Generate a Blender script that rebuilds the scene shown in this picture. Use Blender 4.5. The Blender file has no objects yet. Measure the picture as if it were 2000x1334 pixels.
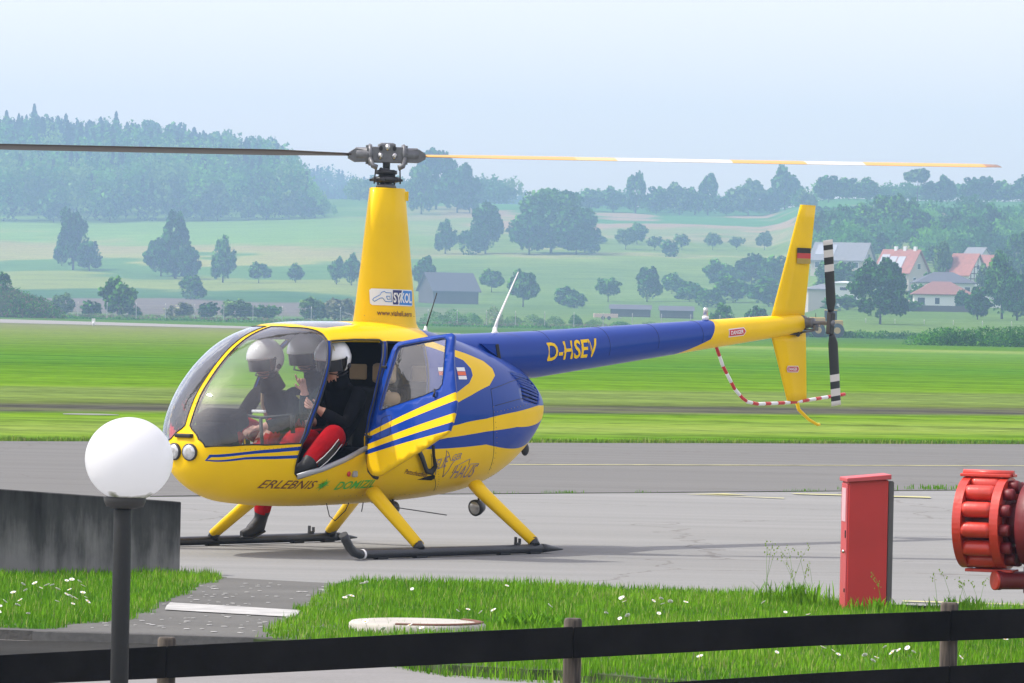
import bpy, bmesh, math, random
import numpy as np
from mathutils import Vector, Matrix
from mathutils.geometry import delaunay_2d_cdt
random.seed(7); rng = np.random.default_rng(7)
scn = bpy.context.scene
col = scn.collection
R_ = math.radians

# ------------------------------------------------------------------ camera
FPX = 10230.0                      # focal length in pixels of a 2000 px wide frame
cam_d = bpy.data.cameras.new("camera"); cam = bpy.data.objects.new("camera", cam_d); col.objects.link(cam)
cam_d.sensor_width = 36; cam_d.lens = 36 * FPX / 2000; cam_d.clip_end = 12000; cam_d.clip_start = 0.5
pitch, roll = -51 / FPX, R_(1.2)
fwd = Vector((0, math.cos(pitch), math.sin(pitch)))
r0 = Vector((1, 0, 0)); u0 = r0.cross(fwd)
cr = r0 * math.cos(roll) + u0 * math.sin(roll); cu = cr.cross(fwd)
cam.matrix_world = Matrix(((cr.x, cu.x, -fwd.x, 0), (cr.y, cu.y, -fwd.y, 0), (cr.z, cu.z, -fwd.z, 1.9), (0, 0, 0, 1)))
scn.camera = cam

# ------------------------------------------------------------------ light
SUN_DIR = Vector((-0.80, -0.02, 0.0)).normalized() * math.cos(R_(52)) + Vector((0, 0, math.sin(R_(52))))
w = bpy.data.worlds.new("World"); scn.world = w; w.use_nodes = True
nt = w.node_tree; nt.nodes.clear()
sky = nt.nodes.new('ShaderNodeTexSky'); sky.sky_type = 'NISHITA'; sky.sun_disc = False
sky.sun_elevation = R_(52); sky.sun_rotation = math.atan2(SUN_DIR.x, SUN_DIR.y)
sky.air_density = 1.2; sky.dust_density = 3.5; sky.ozone_density = 1.0; sky.altitude = 400
bg = nt.nodes.new('ShaderNodeBackground'); bg.inputs[1].default_value = 0.14
wo = nt.nodes.new('ShaderNodeOutputWorld')
veil = nt.nodes.new('ShaderNodeVectorMath'); veil.operation = 'ADD'      # thin even high cloud over the whole sky
veil.inputs[1].default_value = (4.75, 3.95, 3.75)
nt.links.new(sky.outputs[0], veil.inputs[0]); nt.links.new(veil.outputs[0], bg.inputs[0]); nt.links.new(bg.outputs[0], wo.inputs[0])
sl = bpy.data.lights.new("sun", 'SUN'); sl.energy = 3.3; sl.angle = R_(0.53); sl.color = (1.0, 0.95, 0.87)
so = bpy.data.objects.new("sun", sl); col.objects.link(so); so.location = (-60, 0, 80)
so.rotation_euler = SUN_DIR.to_track_quat('Z', 'Y').to_euler()
scn.view_settings.view_transform = 'Standard'; scn.view_settings.look = 'None'
scn.view_settings.exposure = 0.28; scn.view_settings.gamma = 1.0
try: scn.view_settings.use_curve_mapping = False
except Exception: pass
scn.cycles.max_bounces = 8; scn.cycles.transparent_max_bounces = 16; scn.cycles.volume_bounces = 1

# ------------------------------------------------------------------ helpers
def tag(o, label=None, cat=None, group=None, kind=None):
    if label: o['label'] = label
    if cat: o['category'] = cat
    if group: o['group'] = group
    if kind: o['kind'] = kind
    return o

def empty(name, loc=(0, 0, 0), rz=0.0):
    o = bpy.data.objects.new(name, None); col.objects.link(o)
    o.location = loc; o.rotation_euler = (0, 0, rz); o.empty_display_size = .3
    return o

def link(name, me, mats=None, parent=None, loc=None, smooth=False):
    if mats is not None:
        for m in (mats if isinstance(mats, (list, tuple)) else [mats]): me.materials.append(m)
    if smooth: me.polygons.foreach_set('use_smooth', [True] * len(me.polygons)); me.update()
    o = bpy.data.objects.new(name, me); col.objects.link(o)
    if parent is not None: o.parent = parent
    if loc is not None: o.location = loc
    return o

def mesh_np(name, v, f, mi=None):
    me = bpy.data.meshes.new(name)
    v = np.asarray(v, np.float32); f = np.asarray(f, np.int32)
    n, k = f.shape
    me.vertices.add(len(v)); me.vertices.foreach_set('co', v.ravel())
    me.loops.add(n * k); me.loops.foreach_set('vertex_index', f.ravel())
    me.polygons.add(n); me.polygons.foreach_set('loop_start', np.arange(0, n * k, k, dtype=np.int32))
    me.polygons.foreach_set('loop_total', np.full(n, k, np.int32))
    if mi is not None: me.polygons.foreach_set('material_index', np.asarray(mi, np.int32))
    me.update(calc_edges=True); me.validate()
    return me

class MB:
    """collects shapes into one mesh"""
    def __init__(s): s.bm = bmesh.new()
    def _tr(s, vs, M):
        for v in vs: v.co = M @ v.co
    def box(s, c, d, rot=None, bev=0.0, mi=0):
        r = bmesh.ops.create_cube(s.bm, size=1.0); vs = r['verts']
        for v in vs: v.co = Vector((v.co.x * d[0], v.co.y * d[1], v.co.z * d[2]))
        fs = list({f for v in vs for f in v.link_faces})
        if bev:
            es = list({e for v in vs for e in v.link_edges})
            rr = bmesh.ops.bevel(s.bm, geom=es, offset=bev, segments=2, affect='EDGES', profile=.5)
            fs = list(set(rr['faces']) | {f for f in s.bm.faces if f in fs and f.is_valid}); 
            vs = list({v for f in fs for v in f.verts})
            # gather whole island
            seen = set(vs); st = list(vs)
            while st:
                x = st.pop()
                for e in x.link_edges:
                    y = e.other_vert(x)
                    if y not in seen: seen.add(y); st.append(y)
            vs = list(seen); fs = list({f for v in vs for f in v.link_faces})
        M = Matrix.Translation(Vector(c)) @ (rot.to_4x4() if rot is not None else Matrix.Identity(4))
        s._tr(vs, M)
        for f in fs: f.material_index = mi
        return s
    def tube(s, p0, p1, r0, r1=None, n=12, cap=True, mi=0, sm=True, flat=(1, 1)):
        p0 = Vector(p0); p1 = Vector(p1); r1 = r0 if r1 is None else r1
        d = (p1 - p0); q = d.to_track_quat('Z', 'Y')
        a = []; b = []
        for i in range(n):
            t = 2 * math.pi * i / n; c = Vector((math.cos(t) * flat[0], math.sin(t) * flat[1], 0))
            a.append(s.bm.verts.new(p0 + q @ (c * r0))); b.append(s.bm.verts.new(p1 + q @ (c * r1)))
        for i in range(n):
            f = s.bm.faces.new((a[i], a[(i + 1) % n], b[(i + 1) % n], b[i])); f.smooth = sm; f.material_index = mi
        if cap:
            f = s.bm.faces.new(a[::-1]); f.material_index = mi
            f = s.bm.faces.new(b); f.material_index = mi
        return s
    def path(s, pts, rad, n=8, mi=0, cap=True, flat=(1, 1), up=None):
        pts = [Vector(p) for p in pts]; rings = []
        if not isinstance(rad, (list, tuple)): rad = [rad] * len(pts)
        px = None
        for i, p in enumerate(pts):
            d = (pts[min(i + 1, len(pts) - 1)] - pts[max(i - 1, 0)]).normalized()
            ref = Vector(up) if up else (px if px is not None else (Vector((0, 0, 1)) if abs(d.z) < .9 else Vector((1, 0, 0))))
            x = (ref - d * ref.dot(d)).normalized(); y = d.cross(x); px = x
            rings.append([s.bm.verts.new(p + (x * math.cos(2 * math.pi * k / n) * flat[0] + y * math.sin(2 * math.pi * k / n) * flat[1]) * rad[i]) for k in range(n)])
        for a, b in zip(rings, rings[1:]):
            for k in range(n):
                f = s.bm.faces.new((a[k], a[(k + 1) % n], b[(k + 1) % n], b[k])); f.smooth = True; f.material_index = mi
        if cap:
            s.bm.faces.new(rings[0][::-1]).material_index = mi; s.bm.faces.new(rings[-1]).material_index = mi
        return s
    def lathe(s, prof, c=(0, 0, 0), axis='Z', n=24, mi=0, q=None):
        c = Vector(c); rings = []
        if q is None:
            q = {'Z': Vector((0, 0, 1)), 'X': Vector((1, 0, 0)), 'Y': Vector((0, 1, 0))}[axis].to_track_quat('Z', 'Y')
        for (r, h) in prof:
            rings.append([s.bm.verts.new(c + q @ Vector((r * math.cos(2 * math.pi * k / n), r * math.sin(2 * math.pi * k / n), h))) for k in range(n)])
        for a, b in zip(rings, rings[1:]):
            for k in range(n):
                f = s.bm.faces.new((a[k], a[(k + 1) % n], b[(k + 1) % n], b[k])); f.smooth = True; f.material_index = mi
        s.bm.faces.new(rings[0][::-1]).material_index = mi; s.bm.faces.new(rings[-1]).material_index = mi
        return s
    def sphere(s, c, r, sc=(1, 1, 1), u=20, v=14, mi=0, rot=None):
        rr = bmesh.ops.create_uvsphere(s.bm, u_segments=u, v_segments=v, radius=r)
        for x in rr['verts']:
            p = Vector((x.co.x * sc[0], x.co.y * sc[1], x.co.z * sc[2]))
            if rot is not None: p = rot @ p
            x.co = p + Vector(c)
        for f in {f for x in rr['verts'] for f in x.link_faces}: f.smooth = True; f.material_index = mi
        return s
    def poly(s, pts, mi=0):
        f = s.bm.faces.new([s.bm.verts.new(Vector(p)) for p in pts]); f.material_index = mi; return s
    def prism(s, pts2, h0, h1, fn, mi=0):
        """pts2 outline, fn(u,v,h)->point"""
        a = [s.bm.verts.new(Vector(fn(u, v, h0))) for u, v in pts2]; b = [s.bm.verts.new(Vector(fn(u, v, h1))) for u, v in pts2]
        n = len(a)
        s.bm.faces.new(a[::-1]).material_index = mi; s.bm.faces.new(b).material_index = mi
        for i in range(n): s.bm.faces.new((a[i], a[(i + 1) % n], b[(i + 1) % n], b[i])).material_index = mi
        return s
    def mesh(s, name, weld=0):
        if weld: bmesh.ops.remove_doubles(s.bm, verts=s.bm.verts, dist=weld)
        bmesh.ops.recalc_face_normals(s.bm, faces=s.bm.faces)
        me = bpy.data.meshes.new(name); s.bm.to_mesh(me); s.bm.free(); return me
    def build(s, name, mats, parent=None, loc=None, weld=0):
        return link(name, s.mesh(name, weld), mats, parent, loc)

# ------------------------------------------------------------------ materials
def nodes(name):
    m = bpy.data.materials.new(name); m.use_nodes = True
    return m, m.node_tree, m.node_tree.nodes['Principled BSDF']

def mat(name, c, rough=.5, metal=0.0, var=.12, scale=6.0, bump=0.0, bscale=80.0, coat=0.0, spec=.5, dark=None):
    """base colour with low-contrast mottling, optional bump and wear"""
    m, t, p = nodes(name); N = t.nodes; L = t.links
    co = N.new('ShaderNodeTexCoord')
    n1 = N.new('ShaderNodeTexNoise'); n1.inputs['Scale'].default_value = scale; n1.inputs['Detail'].default_value = 5
    L.new(co.outputs['Object'], n1.inputs['Vector'])
    mx = N.new('ShaderNodeMix'); mx.data_type = 'RGBA'
    k = dark if dark else tuple(x * (1 - var * 1.6) for x in c)
    mx.inputs[6].default_value = (*k, 1); mx.inputs[7].default_value = (*[min(1, x * (1 + var)) for x in c], 1)
    L.new(n1.outputs['Fac'], mx.inputs[0]); L.new(mx.outputs[2], p.inputs['Base Color'])
    p.inputs['Roughness'].default_value = rough; p.inputs['Metallic'].default_value = metal
    p.inputs['Specular IOR Level'].default_value = spec
    if coat: p.inputs['Coat Weight'].default_value = coat; p.inputs['Coat Roughness'].default_value = .03
    mr = N.new('ShaderNodeMapRange'); mr.inputs['To Min'].default_value = rough * .8; mr.inputs['To Max'].default_value = min(1, rough * 1.25)
    L.new(n1.outputs['Fac'], mr.inputs['Value']); L.new(mr.outputs[0], p.inputs['Roughness'])
    if bump:
        n2 = N.new('ShaderNodeTexNoise'); n2.inputs['Scale'].default_value = bscale; n2.inputs['Detail'].default_value = 6
        L.new(co.outputs['Object'], n2.inputs['Vector'])
        b = N.new('ShaderNodeBump'); b.inputs['Strength'].default_value = bump; b.inputs['Distance'].default_value = .02
        L.new(n2.outputs['Fac'], b.inputs['Height']); L.new(b.outputs[0], p.inputs['Normal'])
    return m

def glass(name, tint=(.8, .85, .87), refl=1.0, dust=.05):
    m, t, p = nodes(name); N = t.nodes; L = t.links
    tr = N.new('ShaderNodeBsdfTransparent'); tr.inputs[0].default_value = (*tint, 1)
    gl = N.new('ShaderNodeBsdfGlossy'); gl.inputs['Roughness'].default_value = .03; gl.inputs[0].default_value = (.95, .97, 1, 1)
    fr = N.new('ShaderNodeFresnel'); fr.inputs[0].default_value = 1.5
    mu = N.new('ShaderNodeMath'); mu.operation = 'MULTIPLY'; mu.inputs[1].default_value = refl; mu.use_clamp = True
    mx = N.new('ShaderNodeMixShader'); L.new(fr.outputs[0], mu.inputs[0]); L.new(mu.outputs[0], mx.inputs[0])
    df = N.new('ShaderNodeBsdfDiffuse'); df.inputs[0].default_value = (.75, .75, .75, 1)
    m2 = N.new('ShaderNodeMixShader')
    co = N.new('ShaderNodeTexCoord'); ns = N.new('ShaderNodeTexNoise'); ns.inputs['Scale'].default_value = 3; ns.inputs['Detail'].default_value = 6
    mp = N.new('ShaderNodeMapping'); mp.inputs['Scale'].default_value = (1, 1, .35); L.new(co.outputs['Object'], mp.inputs[0]); L.new(mp.outputs[0], ns.inputs['Vector'])
    mr = N.new('ShaderNodeMapRange'); mr.inputs['From Min'].default_value = .35; mr.inputs['From Max'].default_value = .75; mr.inputs['To Min'].default_value = dust * .4; mr.inputs['To Max'].default_value = dust * 1.8
    L.new(ns.outputs['Fac'], mr.inputs['Value']); L.new(mr.outputs[0], m2.inputs[0])
    b = N.new('ShaderNodeBump'); b.inputs['Strength'].default_value = .30; b.inputs['Distance'].default_value = .03
    L.new(ns.outputs['Fac'], b.inputs['Height']); L.new(b.outputs[0], gl.inputs['Normal'])
    L.new(tr.outputs[0], m2.inputs[1]); L.new(df.outputs[0], m2.inputs[2])
    L.new(m2.outputs[0], mx.inputs[1]); L.new(gl.outputs[0], mx.inputs[2])
    L.new(mx.outputs[0], t.nodes['Material Output'].inputs[0])
    return m

YEL = (.90, .57, .003); BLU = (.002, .042, .29)
M = {}
M['yellow'] = mat('yellow_paint', YEL, .40, var=.09, scale=2.5, coat=.16, spec=.10, bump=.015, bscale=25)
M['blue'] = mat('blue_paint', BLU, .38, var=.08, scale=2.5, coat=.32, spec=.10, bump=.015, bscale=25)
M['black'] = mat('black_rubber', (.012, .012, .013), .55)
M['cabin'] = mat('cabin_lining', (.010, .010, .011), .9, spec=.15)
M['skid'] = mat('skid_metal', (.02, .021, .023), .42, bump=.08, bscale=40)
M['hub'] = mat('hub_grey', (.15, .155, .165), .42, metal=.3, var=.3, scale=30, bump=.05)
M['steel'] = mat('steel', (.55, .55, .55), .25, metal=.9, var=.2)
M['greymetal'] = mat('grey_metal', (.38, .39, .41), .4, metal=.4)
M['white'] = mat('white_paint', (.78, .78, .77), .35, var=.05, coat=.3)
M['red'] = mat('red_paint', (.55, .02, .02), .4, coat=.2)
M['orange'] = mat('orange_paint', (.75, .12, .03), .4)
M['glass'] = glass('cabin_glass', (.88, .90, .91), 1.5, .055)
M['glass_smoke'] = glass('roof_glass', (.30, .33, .38), 1.2, .2)
M['lens'] = mat('lamp_lens', (.62, .63, .64), .2, metal=.5, var=.4, scale=22)
M['brown_text'] = mat('brown_lettering', (.16, .05, .02), .5)
M['green_text'] = mat('green_lettering', (.07, .48, .05), .5)
M['lilac'] = mat('outline_lettering', (.22, .17, .26), .5)
M['navy'] = mat('navy_print', (.02, .03, .16), .5)
M['sky_print'] = mat('light_blue_print', (.03, .22, .62), .5)
M['tan'] = mat('tan_leather', (.42, .30, .17), .7)

# ------------------------------------------------------------------ helicopter body surface
def pchip(xs,ys):
    xs=np.array(xs,float);ys=np.array(ys,float)
    h=np.diff(xs);d=np.diff(ys)/h
    m=np.zeros_like(ys)
    for i in range(1,len(xs)-1):
        if d[i-1]*d[i]>0:
            w1=2*h[i]+h[i-1];w2=h[i]+2*h[i-1]
            m[i]=(w1+w2)/(w1/d[i-1]+w2/d[i])
    m[0]=d[0];m[-1]=d[-1]
    def f(x):
        x=np.clip(x,xs[0],xs[-1]); i=np.clip(np.searchsorted(xs,x,side='right')-1,0,len(xs)-2)
        t=(x-xs[i])/h[i]
        return (2*t**3-3*t**2+1)*ys[i]+(t**3-2*t**2+t)*h[i]*m[i]+(-2*t**3+3*t**2)*ys[i+1]+(t**3-t**2)*h[i]*m[i+1]
    return f
AN,AT=2.345,-1.87
def a2t(a): return np.arccos(np.clip(1-2*(AN-np.asarray(a,float))/(AN-AT),-1,1))/math.pi
def t2a(t): return AN-(AN-AT)*(1-np.cos(math.pi*t))/2
def tab(L):
    L=sorted(L,key=lambda p:-p[0]); return pchip([a2t(p[0]) for p in L],[p[1] for p in L])
TOP=[(2.345,.80),(2.335,.88),(2.31,.95),(2.285,1.02),(2.25,1.10),(2.177,1.235),(2.075,1.357),(1.94,1.490),(1.783,1.612),(1.607,1.705),(1.394,1.770),(1.196,1.805),(.9,1.822),(.35,1.825),(-.1,1.80),(-.41,1.755),(-.8,1.68),(-1.2,1.59),(-1.5,1.50),(-1.7,1.39),(-1.82,1.29),(-1.87,1.18)]
BOT=[(2.345,.80),(2.335,.70),(2.30,.62),(2.22,.53),(2.1,.47),(1.84,.405),(1.12,.367),(.26,.385),(-.5,.426),(-.9,.48),(-1.2,.57),(-1.4,.67),(-1.6,.81),(-1.76,.96),(-1.84,1.07),(-1.87,1.18)]
WID=[(2.345,0),(2.32,.17),(2.27,.27),(2.2,.35),(2.1,.43),(1.9,.535),(1.6,.61),(1.2,.645),(.6,.65),(0,.64),(-.5,.60),(-1.0,.53),(-1.4,.43),(-1.65,.33),(-1.78,.24),(-1.85,.13),(-1.87,0)]
ZC=[(2.345,.80),(2.2,.87),(1.9,.95),(1.5,1.0),(0,1.02),(-1.2,1.07),(-1.87,1.18)]
NU=[(2.345,2.0),(2.2,2.15),(1.8,2.3),(1.2,2.8),(.5,3.0),(-.5,2.7),(-1.3,2.3),(-1.87,2)]
NL=[(2.345,2.0),(2.2,1.8),(1.5,2.4),(.5,2.8),(-1.0,2.3),(-1.87,2)]
top,bot,wid,zc,nu,nl=[tab(L) for L in (TOP,BOT,WID,ZC,NU,NL)]
def S(t,p):
    """p in [-1,1]: angle = p*pi/2 ; port side"""
    t=np.asarray(t,float);p=np.asarray(p,float)
    ang=p*math.pi/2
    up=ang>=0
    n=np.where(up,nu(t),nl(t)); h=np.where(up,top(t)-zc(t),zc(t)-bot(t))
    y=wid(t)*np.abs(np.cos(ang))**(2/n); z=zc(t)+np.sign(ang)*h*np.abs(np.sin(ang))**(2/n)
    return np.stack([t2a(t),y,z],-1)
SF = S                                                 # body surface, port half
US, VS = 4.2, 1.3                                      # metres per parameter unit, roughly

def az2tp(a, z):
    t = float(a2t(a)); zz = z - float(zc(t)); h = float(top(t) - zc(t)) if zz > 0 else float(zc(t) - bot(t))
    n = float(nu(t)) if zz > 0 else float(nl(t))
    s = min(1.0, abs(zz) / h) ** (n / 2)
    return (t, math.copysign(math.asin(s) / (math.pi / 2), zz))

def skin_pt(a, z, off=0.0, side=1):
    """point on the body side at station a and height z, lifted off the skin"""
    t, p = az2tp(a, z); e = 1e-3
    P0 = SF(t, p); n = np.cross(SF(t + e, p) - P0, SF(t, p + e) - P0); n = n / (np.linalg.norm(n) + 1e-12)
    if n[1] < 0: n = -n
    q = P0 + n * off
    return Vector((q[0], q[1] * side, q[2]))

def inpoly(x, y, P):
    c = False; j = len(P) - 1
    for i in range(len(P)):
        xi, yi = P[i]; xj, yj = P[j]
        if (yi > y) != (yj > y) and x < (xj - xi) * (y - yi) / (yj - yi) + xi: c = not c
        j = i
    return c

def dens(P, d, close=True):
    out = []; n = len(P)
    for i in range(n if close else n - 1):
        a = Vector(P[i]); b = Vector(P[(i + 1) % n]); k = max(1, int((b - a).length / d))
        for s in range(k): out.append(tuple(a.lerp(b, s / k)))
    if not close: out.append(tuple(P[-1]))
    return out

def cdt(loops, lines, bbox, step, classify, margin=.35):
    """triangulate a rectangle with exact boundaries along the given loops and lines"""
    vs = []; es = []
    def add(P, close):
        P = dens(P, step * .8, close); b = len(vs); vs.extend(P)
        for i in range(len(P) - 1): es.append((b + i, b + i + 1))
        if close: es.append((b + len(P) - 1, b))
    for l in loops: add(l, True)
    for l in lines: add(l, False)
    pts = np.array(vs) if vs else np.zeros((0, 2))
    nx = max(1, round((bbox[2] - bbox[0]) / step)); ny = max(1, round((bbox[3] - bbox[1]) / step))
    for i in range(nx + 1):
        for j in range(ny + 1):
            x = bbox[0] + (bbox[2] - bbox[0]) * i / nx; y = bbox[1] + (bbox[3] - bbox[1]) * j / ny
            edge = i in (0, nx) or j in (0, ny)
            if len(pts) and np.min((pts[:, 0] - x) ** 2 + (pts[:, 1] - y) ** 2) < (step * (margin if not edge else .05)) ** 2: continue
            vs.append((x, y))
    r = delaunay_2d_cdt([Vector(p) for p in vs], es, [], 0, 1e-7)
    V = [tuple(v) for v in r[0]]; groups = {}
    for f in r[2]:
        cx = sum(V[i][0] for i in f) / 3; cy = sum(V[i][1] for i in f) / 3
        k = classify(cx, cy)
        if k is not None: groups.setdefault(k, []).append(tuple(f))
    return V, groups

# outlines in surface parameters (station, angle), measured once on the machine's port side
P_WS = [(.0661, .8472), (.0537, .4527), (.0603, .0473), (.1222, -.0395), (.1982, -.0915), (.2667, -.0893), (.2775, .0082), (.2956, .1166), (.3138, .2467), (.3278, .3573), (.3378, .4657), (.3477, .5762), (.3500, .66), (.3470, .72), (.3390, .79), (.325, .87)]
def post_p(t, y=.026):
    return math.acos(min(1, y / float(wid(t))) ** (float(nu(t)) / 2)) / (math.pi / 2)
P_WS += [(t, post_p(t)) for t in np.linspace(.318, .072, 24)]
P_DOOR = [(.3534, .5589), (.3444, .4592), (.3303, .3291), (.3179, .2272), (.3064, .1405), (.2857, .0082), (.2692, -.0937), (.2651, -.1869), (.2659, -.2779), (.2700, -.35), (.2824, -.4015), (.3179, -.3039), (.3559, -.2107), (.3939, -.1175), (.3922, -.0416), (.398, .0169), (.4088, .0993), (.4178, .2055), (.4344, .3725), (.446, .51), (.442, .545)]
P_REAR = [az2tp(a, z) for a, z in [(.545, 1.673), (.637, 1.541), (.733, 1.381), (.791, 1.241), (.86, 1.079), (.885, .924), (.86, .76), (.80, .70), (.62, .78), (.40, .93), (.22, 1.08), (.18, 1.26), (.12, 1.58), (.08, 1.655)]]
P_SKY = [(.346, .83), (.36, .77), (.3708, .75), (.40, .77), (.4335, .8147), (.44, 1.01), (.342, 1.01)]
P_LOUV = [(.7209, .431), (.7432, .3161), (.7415, .1492), (.8158, .1015), (.8431, .2901), (.8315, .4678), (.7902, .4892)]
SW_OUT = [(.5442, .5719), (.5706, .5242), (.6102, .509), (.6507, .4744), (.6672, .4071), (.6672, .3313), (.6449, .2207), (.597, .1253), (.5689, .0798)]
SW_IN = [(.5623, .4462), (.5962, .4115), (.6078, .3399), (.6078, .2792), (.5962, .2099), (.5698, .1405)]
hinge = lambda z: 1.18 - .3 * z
P_YSW = [(.566, 1.02), (.552, .75)] + SW_OUT + [az2tp(.3, 1.14), az2tp(.9, .932), (.30, .2), (.30, 1.02)]
P_BIN = [az2tp(.30, 1.672), az2tp(.0, 1.63)] + SW_IN + [az2tp(.3, 1.20), az2tp(.93, .955), (.38, .1), (.40, .3), (.42, .5), az2tp(.62, 1.676)]
P_UP = [az2tp(.93, .87), az2tp(-.157, 1.014), az2tp(-.615, 1.065), az2tp(-1.102, 1.119), az2tp(-1.548, 1.166), (.999, .08), (1.01, .08), (1.01, 1.02), (.38, 1.02)]
P_B1 = [az2tp(.93, .831), az2tp(-.076, .916), az2tp(-.62, .962), az2tp(-1.11, .995), az2tp(-1.548, 1.021), (1.01, -.25), (1.01, -.60), (.88, -.50), az2tp(-1.527, .879), az2tp(-.64, .857), az2tp(.207, .827), az2tp(.93, .79)]
P_PIL = P_WS[5:12] + P_DOOR[0:7]
P_ST1 = [(.0735, -.1674), (.16, -.150), (.2676, -.1118), (.2692, -.1422), (.16, -.185), (.081, -.2194), (.0727, -.2823), (.16, -.215), (.2651, -.1812), (.2643, -.2094), (.16, -.245), (.0669, -.317)]
scl = lambda P: [(x * US, y * VS) for x, y in P]
holes = {'ws': scl(P_WS), 'door': scl(P_DOOR), 'rear': scl(P_REAR), 'sky': scl(P_SKY), 'louv': scl(P_LOUV)}
paint = [(scl(P_ST1), 1), (scl(P_PIL), 1)]
bUP, bYSW, bBIN, bB1 = scl(P_UP), scl(P_YSW), scl(P_BIN), scl(P_B1)
def cls(x, y):
    for k, P in holes.items():
        if inpoly(x, y, P): return k
    for P, c in paint:
        if inpoly(x, y, P): return c
    if inpoly(x, y, bB1): return 1
    if inpoly(x, y, bUP):
        if inpoly(x, y, bYSW): return 1 if inpoly(x, y, bBIN) else 0
        return 1
    return 0
loops = list(holes.values()) + [p for p, _ in paint] + [bUP, bYSW, bBIN, bB1]
def clampL(P): return [(min(max(x, 0), US), min(max(y, -VS), VS)) for x, y in P]
V2, G2 = cdt([clampL(l) for l in loops], [], (0, -VS, US, VS), .045, cls)
V2 = np.array(V2); V3 = SF(np.clip(V2[:, 0] / US, 0, 1), np.clip(V2[:, 1] / VS, -1, 1))

def submesh(name, keys, sides=(1, -1), mats=None, thick=0.0, inner=None, smooth=True, weld=True):
    bm = bmesh.new()
    for sd in sides:
        vm = {}
        for mi, k in enumerate(keys):
            for f in G2.get(k, []):
                q = []
                for i in f:
                    if i not in vm: p = V3[i]; vm[i] = bm.verts.new((p[0], p[1] * sd, p[2]))
                    q.append(vm[i])
                if len(set(q)) < 3: continue
                a, b, c = [x.co for x in q]; n = (b - a).cross(c - a)
                ce = (a + b + c) / 3; o = Vector((ce.x * .3, ce.y, ce.z - 1.0)) if abs(ce.x) < 1.9 else Vector((ce.x, ce.y, ce.z - 1))
                if n.dot(o) < 0: q = q[::-1]
                try: ff = bm.faces.new(q)
                except ValueError: continue
                ff.material_index = mi; ff.smooth = smooth
    if weld: bmesh.ops.remove_doubles(bm, verts=bm.verts, dist=.0015)
    bmesh.ops.dissolve_degenerate(bm, dist=1e-5, edges=bm.edges)
    bmesh.ops.recalc_face_normals(bm, faces=bm.faces)
    # make sure normals look outwards
    s = sum(f.normal.dot(Vector((f.calc_center_median().x * .2, f.calc_center_median().y, f.calc_center_median().z - 1.0))) * f.calc_area() for f in bm.faces)
    if s < 0: bmesh.ops.reverse_faces(bm, faces=bm.faces)
    me = bpy.data.meshes.new(name); bm.to_mesh(me); bm.free()
    for m in mats: me.materials.append(m)
    if thick:
        o = bpy.data.objects.new('tmp', me); col.objects.link(o)
        md = o.modifiers.new('s', 'SOLIDIFY'); md.thickness = thick; md.offset = -1; md.use_quality_normals = True
        if inner is not None: md.material_offset = inner; md.material_offset_rim = 0
        dg = bpy.context.evaluated_depsgraph_get(); me2 = bpy.data.meshes.new_from_object(o.evaluated_get(dg))
        bpy.data.objects.remove(o); me = me2; me.name = name
    return me

HELI_O = (-1.03611885, 42.0, 0.0)
heli = empty('helicopter', HELI_O, R_(231))
tag(heli, 'yellow and blue four-seat helicopter with its doorway open and passengers aboard', 'helicopter')
H = heli
body_me = submesh('body_shell', [0, 1], mats=[M['yellow'], M['blue'], M['cabin'], M['cabin']], thick=.022, inner=2)
shell = link('body_shell', body_me, None, H)
for sd in (1, -1):
    g = link('windshield', submesh('windshield', ['ws'], (sd,), [M['glass']]), None, H)
    mb = MB(); seal = [Vector((p[0], p[1] * sd, p[2])) for p in [SF(t, q) for t, q in dens(P_WS, .02)]]
    mb.path(seal + [seal[0]], .006, 6); mb.build('window_seal', M['black'], g)
link('roof_window', submesh('roof_window', ['sky'], (1, -1), [M['glass_smoke']]), None, H)

# port doorway trim: grey sill along the sloping lower edge, dark seal elsewhere
mb = MB(); sill = [skin_pt(a, z, .004) for a, z in [(1.60, .622), (1.378, .680), (1.159, .752), (.927, .842)]]
mb.path(sill, .022, 8, flat=(1, .6)); mb.build('door_sill', M['greymetal'], H)
for P, nm in ((P_DOOR, 'door_seal'), (P_REAR, 'door_seal')):
    for sd in (1, -1):
        mb = MB(); q = [Vector((p[0], p[1] * sd, p[2])) for p in [SF(t, u) for t, u in dens(P, .03)]]
        mb.path(q + [q[0]], .007, 6); mb.build(nm, M['black'] if sd > 0 or True else M['black'], H)
# starboard rear side stays dark behind the cabin: firewall, floor, keel box
def bulkhead(a, name, z0=None, inset=.03, parent=H, m=M['cabin'], th=.02):
    t = float(a2t(a)); pr = [SF(t, p) for p in np.linspace(-.98, .98, 25)]
    out = [(y * (1 - inset), z) for _, y, z in pr] + [(-y * (1 - inset), z) for _, y, z in pr[::-1]]
    if z0: out = [(y, max(z, z0)) for y, z in out]
    c = 1.0; out = [(y, c + (z - c) * .965) for y, z in out]
    return MB().prism(out, a - th / 2, a + th / 2, lambda u, v, h: (h, u, v)).build(name, m, parent)
bulkhead(-.10, 'firewall')
mb = MB(); rows = []
for a in np.linspace(1.80, -.1, 14):
    t, p = az2tp(a, .53); y = float(SF(t, p)[1]) - .05; rows.append((a, y))
mb.prism([(a, y) for a, y in rows] + [(a, -y) for a, y in rows[::-1]], .53, .56, lambda u, v, h: (u, v, h)); mb.build('cabin_floor', M['cabin'], H)
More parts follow.
